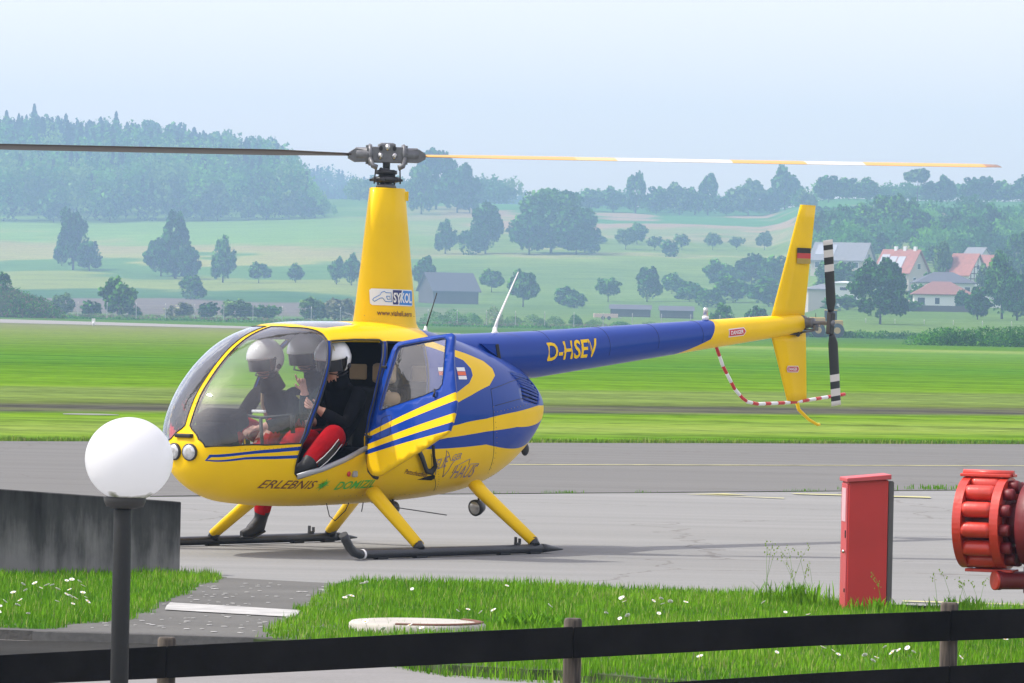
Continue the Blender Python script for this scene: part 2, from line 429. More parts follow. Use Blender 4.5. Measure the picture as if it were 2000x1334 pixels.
# seats
def seat(x, y, back_top=1.30, name='seat'):
    mb = MB(); mb.box((x, y, .70), (.46, .46, .26), bev=.04)
    mb.box((x - .24, y, 1.0), (.10, .46, .62), Matrix.Rotation(-.18, 3, 'Y'), bev=.04)
    o = mb.build(name, M['cabin'], H)
    MB().box((x - .30, y, back_top + .12), (.07, .22, .16), bev=.03).build('headrest', M['tan'], o)
    MB().path([(x - .20, y + .15, 1.28), (x - .05, y + .14, 1.1), (x + .06, y + .17, .86)], .022, 6, flat=(1, .3)).build('seat_belt', M['tan'], o)
    return o
seat(.66, .33); seat(.66, -.33); seat(.18, .33); seat(.18, -.33)
# beige arm cushions seen in the doorway
MB().lathe([(.03, 0), (.055, .02), (.055, .16), (.03, .18)], (.40, .50, 1.22), 'X', 14).build('cushion', M['tan'], H)
# console, panel, cyclic
mb = MB(); mb.box((1.95, 0, .78), (.26, .30, .50), Matrix.Rotation(.25, 3, 'Y'), bev=.04); mb.box((1.9, 0, 1.04), (.20, .42, .16), Matrix.Rotation(.35, 3, 'Y'), bev=.04)
con = mb.build('instrument_console', M['cabin'], H)
for k in range(3): MB().lathe([(.045, 0), (.045, .012), (.038, .014)], (1.81, -.13 + .13 * k, 1.04), 'X', 16).build('instrument_dial', M['black'], con)
mb = MB(); mb.path([(1.35, 0, .56), (1.42, 0, .8), (1.45, 0, 1.06)], .014, 8); mb.path([(1.45, -.33, 1.09), (1.45, 0, 1.06), (1.45, .33, 1.09)], .012, 8)
mb.path([(1.45, -.33, 1.09), (1.44, -.33, .95)], .018, 8); mb.path([(1.45, .33, 1.09), (1.44, .33, .95)], .018, 8); mb.build('control_stick', M['black'], H)
MB().box((1.45, -.02, 1.11), (.03, .13, .022), bev=.005).build('white_switch_box', M['white'], H)

# engine cooling grille, slats follow the skin
L0 = [(.7209, .431), (.7432, .3161), (.7415, .1492)]; L1 = [(.7902, .48), (.8431, .2901), (.8158, .1015)]
def lerp_l(P, s):
    s *= len(P) - 1; i = min(int(s), len(P) - 2); f = s - i
    return (P[i][0] + (P[i + 1][0] - P[i][0]) * f, P[i][1] + (P[i + 1][1] - P[i][1]) * f)
M['grille_dark'] = mat('grille_dark', (.006, .006, .012), .8)
for sd in (1, -1):
    bk = MB(); 
    pts = [SF(t, p) for t, p in P_LOUV]; c = sum(pts) / len(pts)
    bk.poly([((q[0]) * .955, q[1] * sd * .88, q[2]) for q in pts]); lo = bk.build('cooling_grille', M['grille_dark'], H)
    for k in range(8):
        s = (k + .5) / 8; A = lerp_l(L0, s); B = lerp_l(L1, s)
        mb = MB(); q = []
        for j in range(7):
            f = j / 6; p = SF(A[0] + (B[0] - A[0]) * f, A[1] + (B[1] - A[1]) * f); q.append((p[0] - .004, (p[1] - .010) * sd, p[2]))
        mb.path(q, .011, 6, flat=(1, .45)); mb.build('grille_slat', M['blue'], lo)

# seams and rivets
def mast_ring(a): return Vector((a, .118 * math.sqrt(max(0, 1 - ((a + .03) / .37) ** 2)) + .004, 1.875))
for ln in ([(.12, .79), (.05, .65), (-.10, .55), (-.221, .47)], [(-.70, 1.30), (-.709, 1.179), (-.74, .9), (-.871, .593)], [(-.70, 1.302), (-1.05, 1.36), (-1.367, 1.40)], [(-.75, 1.17), (-1.10, 1.215), (-1.5, 1.25)],
           ):
    P = []
    for (a, z), (b, y) in zip(ln, ln[1:]):
        for k in range(6): P.append(skin_pt(a + (b - a) * k / 6, z + (y - z) * k / 6, .0005))
    mb = MB(); mb.path(P, .0022, 5); mb.build('panel_seam', M['black'], H)
mb = MB()
for ln in ([(-.72, 1.16), (-.87, .62)], [(.10, .77), (-.2, .50)], [(-.75, .50), (-1.35, .66)], [(2.13, .828), (1.68, .852)], [(1.0, .46), (.1, .46)], [(-.78, 1.12), (-1.5, 1.20)]):
    (a, z), (b, y) = ln
    for k in range(14):
        p = skin_pt(a + (b - a) * k / 13, z + (y - z) * k / 13, .001); mb.sphere(p, .0035, u=6, v=4)
for t_ in np.linspace(.09, .31, 30):
    p = SF(t_, post_p(t_, .010)); mb.sphere((p[0] + .001, p[1], p[2] + .001), .0032, u=6, v=4)
for k in range(12):
    a = .30 - .052 * k; p = mast_ring(a); mb.sphere(p, .0035, u=6, v=4)
mb.build('rivet', mat('rivet_metal', (.30, .20, .04), .5), H)['kind'] = 'stuff'

# nose: headlights and air inlet
for y in (-.080, .080):
    p = Vector((2.356, y, .80)); q = Vector((1, .12 if y > 0 else -.12, -.05)).to_track_quat('Z', 'Y')
    mb = MB(); mb.lathe([(.055, -.07), (.067, -.012), (.067, .000), (.060, .002)], p, n=28, q=q); o = mb.build('headlight', M['skid'], H)
    MB().lathe([(.058, -.012), (.057, .004), (.03, .008), (.004, .009)], p, n=24, q=q).build('lamp_lens', M['lens'], o)
MB().box((2.325, .0, .925), (.05, .17, .030), bev=.008).build('air_inlet', M['black'], H)

# mast fairing: tapered airfoil
def airfoil_ring(c0, c1, th, z, n=36):
    """c0 nose station, c1 tail station"""
    out = []
    for k in range(n):
        s = 2 * math.pi * k / n; x = .5 + .5 * math.cos(s)          # 1 nose, 0 tail
        y = math.copysign(abs(math.sin(s)) ** .9, math.sin(s)) * th / 2 * (.80 + .34 * x)
        if x < .12: y *= .55 + 3.7 * x
        out.append((c1 + (c0 - c1) * x, y, z))
    return out
bm = bmesh.new(); rings = []
for z, c0, c1, th in [(1.66, .52, -.66, .46), (1.74, .42, -.52, .33), (1.785, .355, -.43, .262), (1.82, .335, -.405, .245), (1.90, .32, -.392, .238), (2.3, .255, -.325, .215), (2.6, .21, -.275, .20), (2.895, .165, -.225, .185), (2.90, .155, -.215, .172)]:
    rings.append([bm.verts.new(p) for p in airfoil_ring(c0, c1, th, z)])
for a, b in zip(rings, rings[1:]):
    for k in range(36): f = bm.faces.new((a[k], a[(k + 1) % 36], b[(k + 1) % 36], b[k])); f.smooth = True
bm.faces.new(rings[-1]); bmesh.ops.recalc_face_normals(bm, faces=bm.faces)
me = bpy.data.meshes.new('mast_fairing'); bm.to_mesh(me); bm.free(); fairing = link('mast_fairing', me, M['yellow'], H)
def mast_pt(u, z, off=.003):
    """u: distance aft of the fairing's centre line, port skin"""
    k = min(max((z - 1.82) / (2.895 - 1.82), 0), 1); c0 = .335 + (.165 - .335) * k; c1 = -.405 + (-.225 + .405) * k; th = .245 + (.185 - .245) * k
    x = (u - c1) / (c0 - c1); x = min(max(x, .001), .999); sn = math.sqrt(max(0, 1 - (2 * x - 1) ** 2))
    y = sn ** .9 * th / 2 * (.80 + .34 * x)
    if x < .12: y *= .55 + 3.7 * x
    return Vector((u, y + off, z))
MB().box((-.19, .055, 2.84), (.045, .012, .075), bev=.003).build('access_cover', M['yellow'], H)

# lettering: text outline laid onto a curved skin
def text_mesh(s, size=1.0, bold=0.0, shear=0.0, sub=0.02, outline=False):
    cu = bpy.data.curves.new('t', 'FONT'); cu.body = s; cu.size = size; cu.offset = bold; cu.shear = shear; cu.resolution_u = 3
    if outline: cu.fill_mode = 'NONE' if hasattr(cu, 'fill_mode') else 'NONE'; cu.bevel_depth = outline; cu.bevel_resolution = 0
    o = bpy.data.objects.new('t', cu); col.objects.link(o); dg = bpy.context.evaluated_depsgraph_get()
    me = bpy.data.meshes.new_from_object(o.evaluated_get(dg)); bpy.data.objects.remove(o)
    bm = bmesh.new(); bm.from_mesh(me)
    for f in bm.faces: f.smooth = False
    x0 = min(v.co.x for v in bm.verts); x1 = max(v.co.x for v in bm.verts); y0 = min(v.co.y for v in bm.verts); y1 = max(v.co.y for v in bm.verts)
    k = (x1 - x0) / max(1, int((x1 - x0) / (sub * size * 6)))
    x = x0 + k
    while x < x1 - 1e-6:
        bmesh.ops.bisect_plane(bm, geom=bm.verts[:] + bm.edges[:] + bm.faces[:], plane_co=(x, 0, 0), plane_no=(1, 0, 0)); x += k
    for v in bm.verts: v.co.x = (v.co.x - x0) / (x1 - x0); v.co.y = (v.co.y - y0) / (y1 - y0)
    return bm
def decal(name, s, fn, m, parent, **kw):
    """fn(u, v) maps the unit square onto the skin"""
    bm = text_mesh(s, **kw)
    for v in bm.verts: v.co = Vector(fn(v.co.x, v.co.y))
    me = bpy.data.meshes.new(name); bm.to_mesh(me); bm.free()
    return link(name, me, m, parent)
def patch(name, fn, pts, m, parent, step=.12):
    """flat print: polygon in the unit square"""
    xs = [p[0] for p in pts]; ys = [p[1] for p in pts]
    V, G = cdt([pts], [], (min(xs), min(ys), max(xs), max(ys)), step, lambda x, y: 0 if inpoly(x, y, pts) else None)
    me = bpy.data.meshes.new(name); me.from_pydata([tuple(fn(*v)) for v in V], [], G.get(0, [])); me.update()
    return link(name, me, m, parent)
def on_body(a0, z0, a1, z1, h, off=.003, rise=1.0):
    def f(u, v):
        return skin_pt(a0 + (a1 - a0) * u, z0 + (z1 - z0) * u + h * v, off)
    return f
decal('lettering', 'ERLEBNIS', on_body(1.875, .530, 1.365, .522, .066), M['brown_text'], H, shear=.25, bold=.004)
decal('lettering', 'DOMIZIL', on_body(1.135, .512, .700, .527, .066), M['green_text'], H, shear=.2, bold=.018)
st = MB()
for k in range(8):
    an = math.pi * k / 8 + .1; c = (1.285, .556); L_ = .058 if k % 2 == 0 else .045
    q = [skin_pt(c[0] + math.cos(an) * L_ * s_ * 1.1, c[1] + math.sin(an) * L_ * s_ * .85, .003) for s_ in (-1, -.5, 0, .5, 1)]
    st.path(q, [.0005, .004, .007, .004, .0005], 4, flat=(1, .3))
st.build('star_emblem', M['green_text'], H)
decal('lettering', 'Pattschutzbox', on_body(.40, .636, .085, .600, .036), M['brown_text'], H, shear=.3, bold=.01)
def boom_pt(a, dz, off=.004):
    ax = 1.58 + (1.884 - 1.58) * (-1.93 - a) / (5.74 - 1.93); r = .195 + (.084 - .195) * (-1.93 - a) / (5.74 - 1.93)
    y = math.sqrt(max(0, r * r - dz * dz)) + off
    return Vector((a, y, ax + dz))
decal('registration_letters', 'D-HSEV', lambda u, v: boom_pt(-1.875 - .70 * u, -.050 + .155 * v - .012 * u), M['yellow'], H, shear=.10, bold=.018)
# FLIEGER HAUS sketch lettering with small aeroplane outline
decal('lettering', 'FLIE', on_body(.035, .655, -.135, .690, .085), M['lilac'], H, shear=.3, bold=.0)
decal('lettering', 'GER', on_body(-.175, .735, -.30, .750, .045), M['lilac'], H, shear=.4, bold=.0)
decal('lettering', 'HAUS', on_body(-.26, .585, -.60, .592, .105), M['lilac'], H, shear=.25, bold=.0)
mb = MB()
for ln in ([(-.02, .62), (.02, .70), (.045, .745), (-.01, .738)], [(-.14, .60), (-.10, .68), (-.085, .76), (-.075, .815), (-.105, .80), (-.16, .735), (-.22, .735), (-.30, .75)], [(-.14, .60), (-.175, .65), (-.19, .70), (-.22, .735)], [(-.25, .63), (-.26, .685), (-.44, .745), (-.445, .70), (-.60, .705), (-.60, .69)]):
    mb.path([skin_pt(a, z, .002) for a, z in dens(ln, .03, False)], .0028, 4)
mb.build('plane_outline', M['lilac'], H)
# red and white pennant stickers on the engine cowling
for (a, z, m_, h_) in [(-.24, 1.445, 'white', .03), (-.24, 1.412, 'orange', .030), (-.24, 1.380, 'white', .028)]:
    patch('sticker', on_body(a, z, a - .12, z, h_), [(0, 0), (1, 0), (1, 1), (0, 1)], M[m_], H, .2)
patch('sticker', on_body(.02, 1.445, -.10, 1.445, .03), [(0, 0), (1, 0), (1, 1), (0, 1)], M['white'], H, .2)
patch('sticker', on_body(.02, 1.412, -.15, 1.412, .03), [(0, 0), (1, 0), (1, 1), (0, 1)], M['orange'], H, .2)
# company sign on the mast fairing
def on_mast(u0, z0, u1, z1, h, off=.003): return lambda u, v: mast_pt(u0 + (u1 - u0) * u, z0 + (z1 - z0) * u + h * v, off)
rr = [(0.03, 0.0), (.97, 0), (1, .08), (1, .92), (.97, 1), (.03, 1), (0, .9), (0, .1)]
ua, ub = .258, -.262
patch('sign_panel', on_mast(ua, 1.960, ub, 1.955, .132, .003), rr, M['white'], fairing, .06)
patch('sign_panel', on_mast(ua + (ub - ua) * .445, 1.968, ua + (ub - ua) * .68, 1.967, .115, .0045), [(0.03, 0), (.55, 0), (1, 1), (0, 1), (0, .1)], M['navy'], fairing, .2)
patch('sign_panel', on_mast(ua + (ub - ua) * .60, 1.967, ua + (ub - ua) * .985, 1.962, .115, .0045), [(0.0, 0), (1, 0), (1, 1), (.30, 1)], M['sky_print'], fairing, .15)
decal('lettering', 'SYKOL', on_mast(ua + (ub - ua) * .455, 1.983, ua + (ub - ua) * .965, 1.980, .080, .006), M['white'], fairing, bold=.03)
mb = MB(); lg = [(.04, .30), (.06, .42), (.17, .62), (.20, .78), (.26, .84), (.29, .76), (.40, .76), (.42, .30), (.42, .22), (.28, .22), (.22, .44), (.17, .42), (.07, .22), (.04, .30)]
mb.path([mast_pt(ua + (ub - ua) * x, 1.960 + .132 * y, .005) for x, y in lg], .0028, 4)
mb.path([mast_pt(ua + (ub - ua) * x, 1.960 + .132 * y, .005) for x, y in [(.30, .55), (.37, .55), (.385, .36), (.32, .36), (.30, .55)]], .0028, 4)
mb.build('sign_emblem', M['sky_print'], fairing)
decal('lettering', 'www.viaheli.aero', on_mast(.200, 1.880, -.250, 1.872, .042, .003), M['brown_text'], fairing, bold=.01)

# rotor mast, swashplate and hub
mb = MB()
mb.lathe([(.085, 2.90), (.075, 2.93), (.03, 2.935), (.03, 3.20), (.028, 3.21)], n=20)
for k in range(10):
    a = 2 * math.pi * k / 10; mb.tube((.075 * math.cos(a), .075 * math.sin(a), 2.895), (.068 * math.cos(a), .068 * math.sin(a), 2.945), .007, n=6)
mast = mb.build('rotor_mast', M['hub'], H)
mb = MB(); mb.lathe([(.07, 2.94), (.115, 2.953), (.118, 2.975), (.10, 2.99), (.065, 2.992), (.06, 3.005), (.088, 3.012), (.088, 3.04), (.05, 3.046)], n=24)
for k in range(4):
    a = 2 * math.pi * k / 4 + .5; mb.box((.11 * math.cos(a), .11 * math.sin(a), 2.963), (.05, .03, .02), Matrix.Rotation(a, 3, 'Z'), bev=.004)
sw = mb.build('swash_plate', M['skid'], mast)
# hub frame: x' runs along the blades (world direction handled by this empty-less frame)
BL = R_(8 - 231)                                        # heading of the right-hand blade in the machine's frame
def hubrot(p, tilt=R_(.28)):
    x, y, z = p; z2 = z + x * math.tan(tilt)
    return Vector((x * math.cos(BL) - y * math.sin(BL), x * math.sin(BL) + y * math.cos(BL), z2 + 3.165))
def hmesh(mb, name, m, parent):
    me = mb.mesh(name)
    for v in me.vertices: v.co = hubrot((v.co.x * .84, v.co.y, v.co.z * 1.06))
    return link(name, me, m, parent)
mb = MB()
mb.box((0, .055, .0), (.30, .018, .12), bev=.008); mb.box((0, -.055, .0), (.30, .018, .12), bev=.008)
mb.box((.0, 0, .045), (.16, .13, .08), bev=.012); mb.box((-.12, 0, .0), (.06, .13, .10), bev=.012); mb.box((.12, 0, .0), (.06, .13, .10), bev=.012)
mb.box((0, 0, .075), (.13, .10, .03), bev=.01)
mb.lathe([(.034, -.10), (.034, -.02), (.05, -.01), (.05, .02)], n=16)
hub = hmesh(mb, 'rotor_hub', M['hub'], mast)
for (x, z) in ((0, .055), (-.067, -.01), (.067, -.01)):
    for sy in (-1, 1):
        mb = MB(); mb.lathe([(.027, 0), (.027, .010), (.020, .018), (.010, .022), (.010, .028)], (x, sy * .063, z), n=14, q=Vector((0, sy, 0)).to_track_quat('Z', 'Y'))
        hmesh(mb, 'hinge_bolt', M['steel'], hub)
for (x, z) in ((-.065, .047), (.065, .047)):
    mb = MB(); mb.lathe([(.018, -.072), (.018, .072)], (x, 0, z), 'Y', n=12); hmesh(mb, 'pivot_pin', M['black'], hub)
for sx in (-1, 1):
    mb = MB(); q = Vector((sx, 0, 0)).to_track_quat('Z', 'Y')
    mb.lathe([(.045, 0), (.078, .01), (.085, .03), (.075, .045), (.062, .05), (.055, .06), (.055, .16), (.045, .17)], (sx * .135, 0, .0), n=20, q=q)
    for k in range(10):
        a = 2 * math.pi * k / 10; mb.box((sx * .188, .066 * math.cos(a), .066 * math.sin(a)), (.02, .016, .016))
    mb.prism([(.20, .03), (.33, .045), (.40, .012), (.40, -.03), (.33, -.058), (.20, -.055)], -.045, .045, lambda u, v, h, sx=sx: (u * sx * .92, h, v))
    mb.path([(sx * .17, -.07, -.03), (sx * .145, -.105, -.085), (sx * .10, -.11, -.10)], .022, 8)
    hmesh(mb, 'blade_grip', M['hub'], hub)
    mb = MB(); mb.tube((sx * .115, -.105, -.09), (sx * .125, -.08, -.22), .007, n=8); hmesh(mb, 'pitch_link', M['skid'], hub)
mb = MB(); mb.sphere((-.055, -.03, -.115), .020, u=10, v=8); mb.box((.0, 0, -.125), (.16, .05, .025), bev=.006); mb.box((.07, 0, -.15), (.03, .06, .06), bev=.006); hmesh(mb, 'drive_scissor', M['skid'], hub)

def blade_mat(name, stops, rough=.35):
    m, t, p = nodes(name); N = t.nodes; L = t.links
    at = N.new('ShaderNodeAttribute'); at.attribute_name = 'span'
    cr_ = N.new('ShaderNodeValToRGB'); cr_.color_ramp.interpolation = 'CONSTANT'
    e = cr_.color_ramp.elements
    e[0].position = 0; e[0].color = (*stops[0][1], 1); e[1].position = stops[1][0]; e[1].color = (*stops[1][1], 1)
    for s, c in stops[2:]:
        q = e.new(s); q.color = (*c, 1)
    L.new(at.outputs['Fac'], cr_.inputs[0]); L.new(cr_.outputs[0], p.inputs['Base Color']); p.inputs['Roughness'].default_value = rough
    return m
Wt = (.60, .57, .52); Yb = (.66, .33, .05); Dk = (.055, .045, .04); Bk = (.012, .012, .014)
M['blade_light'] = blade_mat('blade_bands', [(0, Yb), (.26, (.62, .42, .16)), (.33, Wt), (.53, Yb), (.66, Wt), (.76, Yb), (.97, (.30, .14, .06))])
M['blade_shaded'] = blade_mat('blade_shaded', [(0, Dk), (.5, Dk)])  # whole left blade dark, its shaded underside put into the colour
M['tail_blade'] = blade_mat('tail_blade_bands', [(0, Bk), (.56, Wt), (.66, Bk), (.76, Wt), (.86, Bk), (.93, Wt)])
def blade_mesh(name, r0, r1, chord, th, nseg, root=.35, pitch=0.0):
    """airfoil blade along +x, with a span attribute 0..1"""
    n = 14; prof = []
    for k in range(n):
        s = 2 * math.pi * k / n; x = .5 + .5 * math.cos(s); yt = math.sin(s) * (.62 * math.sqrt(max(x, 0)) * (1.25 - x * .45))
        prof.append(((x - .35) * chord, yt * th * .62))
    v = []; sp = []
    for i in range(nseg + 1):
        f = i / nseg; x = r0 + (r1 - r0) * f; k = root + (1 - root) * min(1, f * 8)
        for (c, t) in prof:
            cc = c * k; tt = t * (1 if f < .98 else .5)
            v.append((x, cc * math.cos(pitch) - tt * math.sin(pitch), cc * math.sin(pitch) + tt * math.cos(pitch))); sp.append(f)
    f = [(i * n + k, i * n + (k + 1) % n, (i + 1) * n + (k + 1) % n, (i + 1) * n + k) for i in range(nseg) for k in range(n)]
    me = bpy.data.meshes.new(name); me.from_pydata(v, [], f + [tuple(range(n))[::-1], tuple(range(nseg * n, nseg * n + n))]); me.update()
    at = me.attributes.new('span', 'FLOAT', 'POINT'); at.data.foreach_set('value', sp)
    me.polygons.foreach_set('use_smooth', [True] * len(me.polygons))
    return me
for sx, mk, pt in ((1, 'blade_light', .115), (-1, 'blade_shaded', .15)):
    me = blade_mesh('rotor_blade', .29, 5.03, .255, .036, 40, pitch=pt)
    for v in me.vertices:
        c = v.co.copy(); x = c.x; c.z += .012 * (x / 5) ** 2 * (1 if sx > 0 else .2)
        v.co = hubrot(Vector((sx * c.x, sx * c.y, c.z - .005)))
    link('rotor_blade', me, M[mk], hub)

# tail boom
bm = bmesh.new(); rings = []; N_ = 40
stn = [-.70, -1.0, -1.4, -1.93] + list(np.linspace(-2.3, -5.55, 24)) + [-5.66, -5.70]
for a in stn:
    if a > -1.93: k = (-.70 - a) / 1.23; ax = 1.525 + (1.58 - 1.525) * k; r = .205 + (.195 - .205) * k
    else: ax = 1.58 + (1.884 - 1.58) * (-1.93 - a) / 3.81; r = .195 + (.084 - .195) * (-1.93 - a) / 3.81
    if a < -5.6: r *= .97 if a > -5.68 else .80
    rings.append([bm.verts.new((a, r * math.cos(2 * math.pi * k / N_), ax + r * math.sin(2 * math.pi * k / N_))) for k in range(N_)])
for A, B in zip(rings, rings[1:]):
    for k in range(N_): f = bm.faces.new((A[k], A[(k + 1) % N_], B[(k + 1) % N_], B[k])); f.smooth = True
bm.faces.new(rings[-1]); bmesh.ops.recalc_face_normals(bm, faces=bm.faces)
# exact colour break: slanted, curved plane cut
for f in bm.faces: f.material_index = 1
def brk(z, y): return 0
geom = bm.verts[:] + bm.edges[:] + bm.faces[:]
bmesh.ops.bisect_plane(bm, geom=geom, plane_co=(-4.33, 0, 1.91), plane_no=Vector((-1, 0, -.05)).normalized())
bmesh.ops.bisect_plane(bm, geom=bm.verts[:] + bm.edges[:] + bm.faces[:], plane_co=(-4.19, 0, 1.719), plane_no=Vector((-.34, 0, -1)).normalized())
bmesh.ops.bisect_plane(bm, geom=bm.verts[:] + bm.edges[:] + bm.faces[:], plane_co=(-4.30, 0, 1.84), plane_no=Vector((-1.35, 0, -1)).normalized())
for f in bm.faces:
    c = f.calc_center_median()
    p1 = (-(c.x + 4.33) - .05 * (c.z - 1.91)) > 0; p2 = (-.34 * (c.x + 4.19) - (c.z - 1.719)) > 0; p3 = (-1.35 * (c.x + 4.30) - (c.z - 1.84)) > 0
    f.material_index = 0 if (p1 or p2 or p3) else 1
    f.smooth = True
me = bpy.data.meshes.new('tail_boom'); bm.to_mesh(me); bm.free(); boom = link('tail_boom', me, [M['yellow'], M['blue']], H)
mb = MB()
for a in (-1.95, -2.75, -3.45, -4.1):
    k = (-1.93 - a) / 3.81; ax = 1.58 + .304 * k; r = .195 - .111 * k + .0006
    mb = MB(); mb.path([(a, r * math.cos(s), ax + r * math.sin(s)) for s in np.linspace(-.4, 2.2, 20)], .0016, 4); mb.build('panel_seam', M['black'], boom)
mb = MB(); mb.box((-1.20, .21, 1.60), (.035, .03, .13), Matrix.Rotation(.28, 3, 'Y') @ Matrix.Rotation(-.2, 3, 'Z'), bev=.005); mb.build('air_scoop', M['black'], boom)
mb = MB(); mb.prism([(-1.02, 1.665), (-1.19, 1.665), (-1.225, 1.55), (-1.10, 1.60)], .14, .222, lambda u, v, h: (u, h - (.035 if u > -1.1 else 0), v)); mb.build('scoop_fairing', M['blue'], boom)

def danger(parent, fn, arrow):
    if arrow: P = [(0, 0), (.88, 0), (1, .5), (.88, 1), (0, 1)]
    else: P = [(0, .5), (.08, 0), (.92, 0), (1, .5), (.92, 1), (.08, 1)]
    patch('warning_sign', lambda u, v: fn(u * 1.06 - .03, v * 1.24 - .12, .002), P, M['white'], parent, .15)
    patch('warning_sign', lambda u, v: fn(u, v, .003), P, M['red'], parent, .15)
    decal('lettering', 'DANGER', lambda u, v: fn(.10 + u * .76, .2 + .6 * v, .004), M['white'], parent, bold=.02)
danger(boom, lambda u, v, o: boom_pt(-4.49 - .245 * u, -.028 + .058 * v, o), True)

# fins
def fin(name, out, th, parent=H, splits=None):
    """outline (a, z) loft with lens section, nose edge first"""
    bm = bmesh.new(); rows = []
    for (l, z0, tr, z1, k) in out:
        row = []
        for s in range(14):
            x = s / 13; u = l + (tr - l) * x; z = z0 + (z1 - z0) * x; y = th * k * .5 * (math.sqrt(x) * 1.35 if x < .3 else .74 * (1 - (x - .3) / .7) + .05)
            row.append((u, y, z))
        rows.append(row)
    for sd in (1, -1):
        g = [[bm.verts.new((u, y * sd, z)) for u, y, z in r] for r in rows]
        for A, B in zip(g, g[1:]):
            for k in range(13): f = bm.faces.new((A[k], A[k + 1], B[k + 1], B[k])); f.smooth = True
    for r in (rows[0], rows[-1]):
        bm.faces.new([bm.verts.new((u, y, z)) for u, y, z in r] + [bm.verts.new((u, -y, z)) for u, y, z in r[::-1]])
    bmesh.ops.remove_doubles(bm, verts=bm.verts, dist=.0004); bmesh.ops.recalc_face_normals(bm, faces=bm.faces)
    me = bpy.data.meshes.new(name); bm.to_mesh(me); bm.free()
    return link(name, me, M['yellow'], parent)
uf = fin('upper_fin', [(-5.245 - .417 * k, 1.90 + 1.035 * k, -5.752 - .143 * k, 1.90 + 1.033 * k, 1 - .35 * k) for k in np.linspace(0, 1, 10)], .075)
lf = fin('lower_fin', [(-5.25 - .275 * k, 1.80 - .605 * k, -5.785 - .035 * k, 1.80 - .612 * k, 1 - .3 * k) for k in np.linspace(0, 1, 8)], .07)
def fin_pt(a, z, off): return Vector((a, .026 + off, z))
for z, m_ in ((2.505, 'black'), (2.458, 'red'), (2.412, 'goldp')):
    if m_ == 'goldp': M['goldp'] = mat('flag_gold', (.42, .30, .05), .5)
    patch('flag_stripe', lambda u, v, z=z: fin_pt(-5.585 - .205 * u, z + .046 * v, .008), [(0, 0), (1, 0), (1, 1), (0, 1)], M[m_], uf, .3)
danger(lf, lambda u, v, o: fin_pt(-5.475 - .175 * u, 1.455 + .045 * v - .0 * u, .003 + o), False)

# tail rotor
mb = MB(); q = Vector((0, 1, 0)).to_track_quat('Z', 'Y')
mb.lathe([(.07, -.03), (.062, .05), (.045, .07), (.048, .09), (.036, .10), (.046, .115), (.036, .125), (.046, .14), (.03, .15), (.018, .16), (.018, .33), (.028, .335), (.028, .36), (.012, .37)], (-5.70, .0, 1.89), n=18, q=q)
mb.box((-5.70, .10, 1.83), (.03, .16, .014)); mb.box((-5.70, .17, 1.845), (.05, .03, .05), bev=.006); mb.tube((-5.66, .02, 1.80), (-5.69, .16, 1.82), .008)
gear = mb.build('tail_gearbox', M['hub'], H)
MB().sphere((-5.70, .21, 1.868), .012, u=8, v=6).build('weight_bolt', M['steel'], gear)
mb = MB(); mb.box((-5.70, .33, 1.89), (.07, .05, .20), Matrix.Rotation(R_(-5), 3, 'Y'), bev=.012); trh = mb.build('tail_rotor_hub', M['skid'], gear)
for s in (1, -1):
    me = blade_mesh('tail_rotor_blade', .10, .735, .125, .022, 24, root=.6, pitch=.12)
    A = R_(7)
    for v in me.vertices:
        x, y, z = v.co; p = Vector((-y * math.cos(A), z, 0)); up = Vector((-math.sin(A) * 1, 0, -math.cos(A)))
        v.co = Vector((-5.70, .33, 1.89)) + Vector((-y * math.cos(A), z, y * math.sin(A))) * (1) + Vector((-x * math.sin(A), 0, -x * math.cos(A))) * s
    link('tail_rotor_blade', me, M['tail_blade'], trh)
# tail guard: red and white tube
gp = [(-4.458, 0, 1.675), (-4.568, 0, 1.498), (-4.747, 0, 1.298), (-4.86, 0, 1.222), (-4.939, 0, 1.186), (-5.091, 0, 1.168), (-5.40, 0, 1.175), (-5.664, 0, 1.186), (-6.012, 0, 1.218), (-6.40, 0, 1.256)]
gd = []
for a, b in zip(gp, gp[1:]):
    a = Vector(a); b = Vector(b); k = max(1, int((b - a).length / .02))
    for s in range(k): gd.append(a.lerp(b, s / k))
gd.append(Vector(gp[-1])); mb = MB(); run = 0
segs = [[gd[0]]]; cum = 0; SEG = sum((b - a).length for a, b in zip(gd, gd[1:])) / 23
for a, b in zip(gd, gd[1:]):
    cum += (b - a).length; segs[-1].append(b)
    if cum > SEG - 1e-4 and len(segs) < 23: cum -= SEG; segs.append([b])
guard = None
for i, s in enumerate(segs):
    if len(s) > 1: mb.path(s, .0155, 10, mi=i % 2)
guard = mb.build('tail_guard', [M['red'], M['white']], H)
MB().path([(-5.67, 0, 1.20), (-5.705, 0, 1.118), (-5.86, 0, 1.03), (-5.99, 0, .985), (-6.02, 0, .985)], [.016, .016, .015, .014, .015], 8).build('tail_skid', M['yellow'], H)
mb = MB(); mb.path([(-5.45, .03, 1.795), (-5.55, .05, 1.79), (-5.68, .03, 1.80)], .012, 6); mb.sphere((-5.6, .05, 1.785), .022, u=8, v=6); mb.build('control_linkage', M['skid'], H)

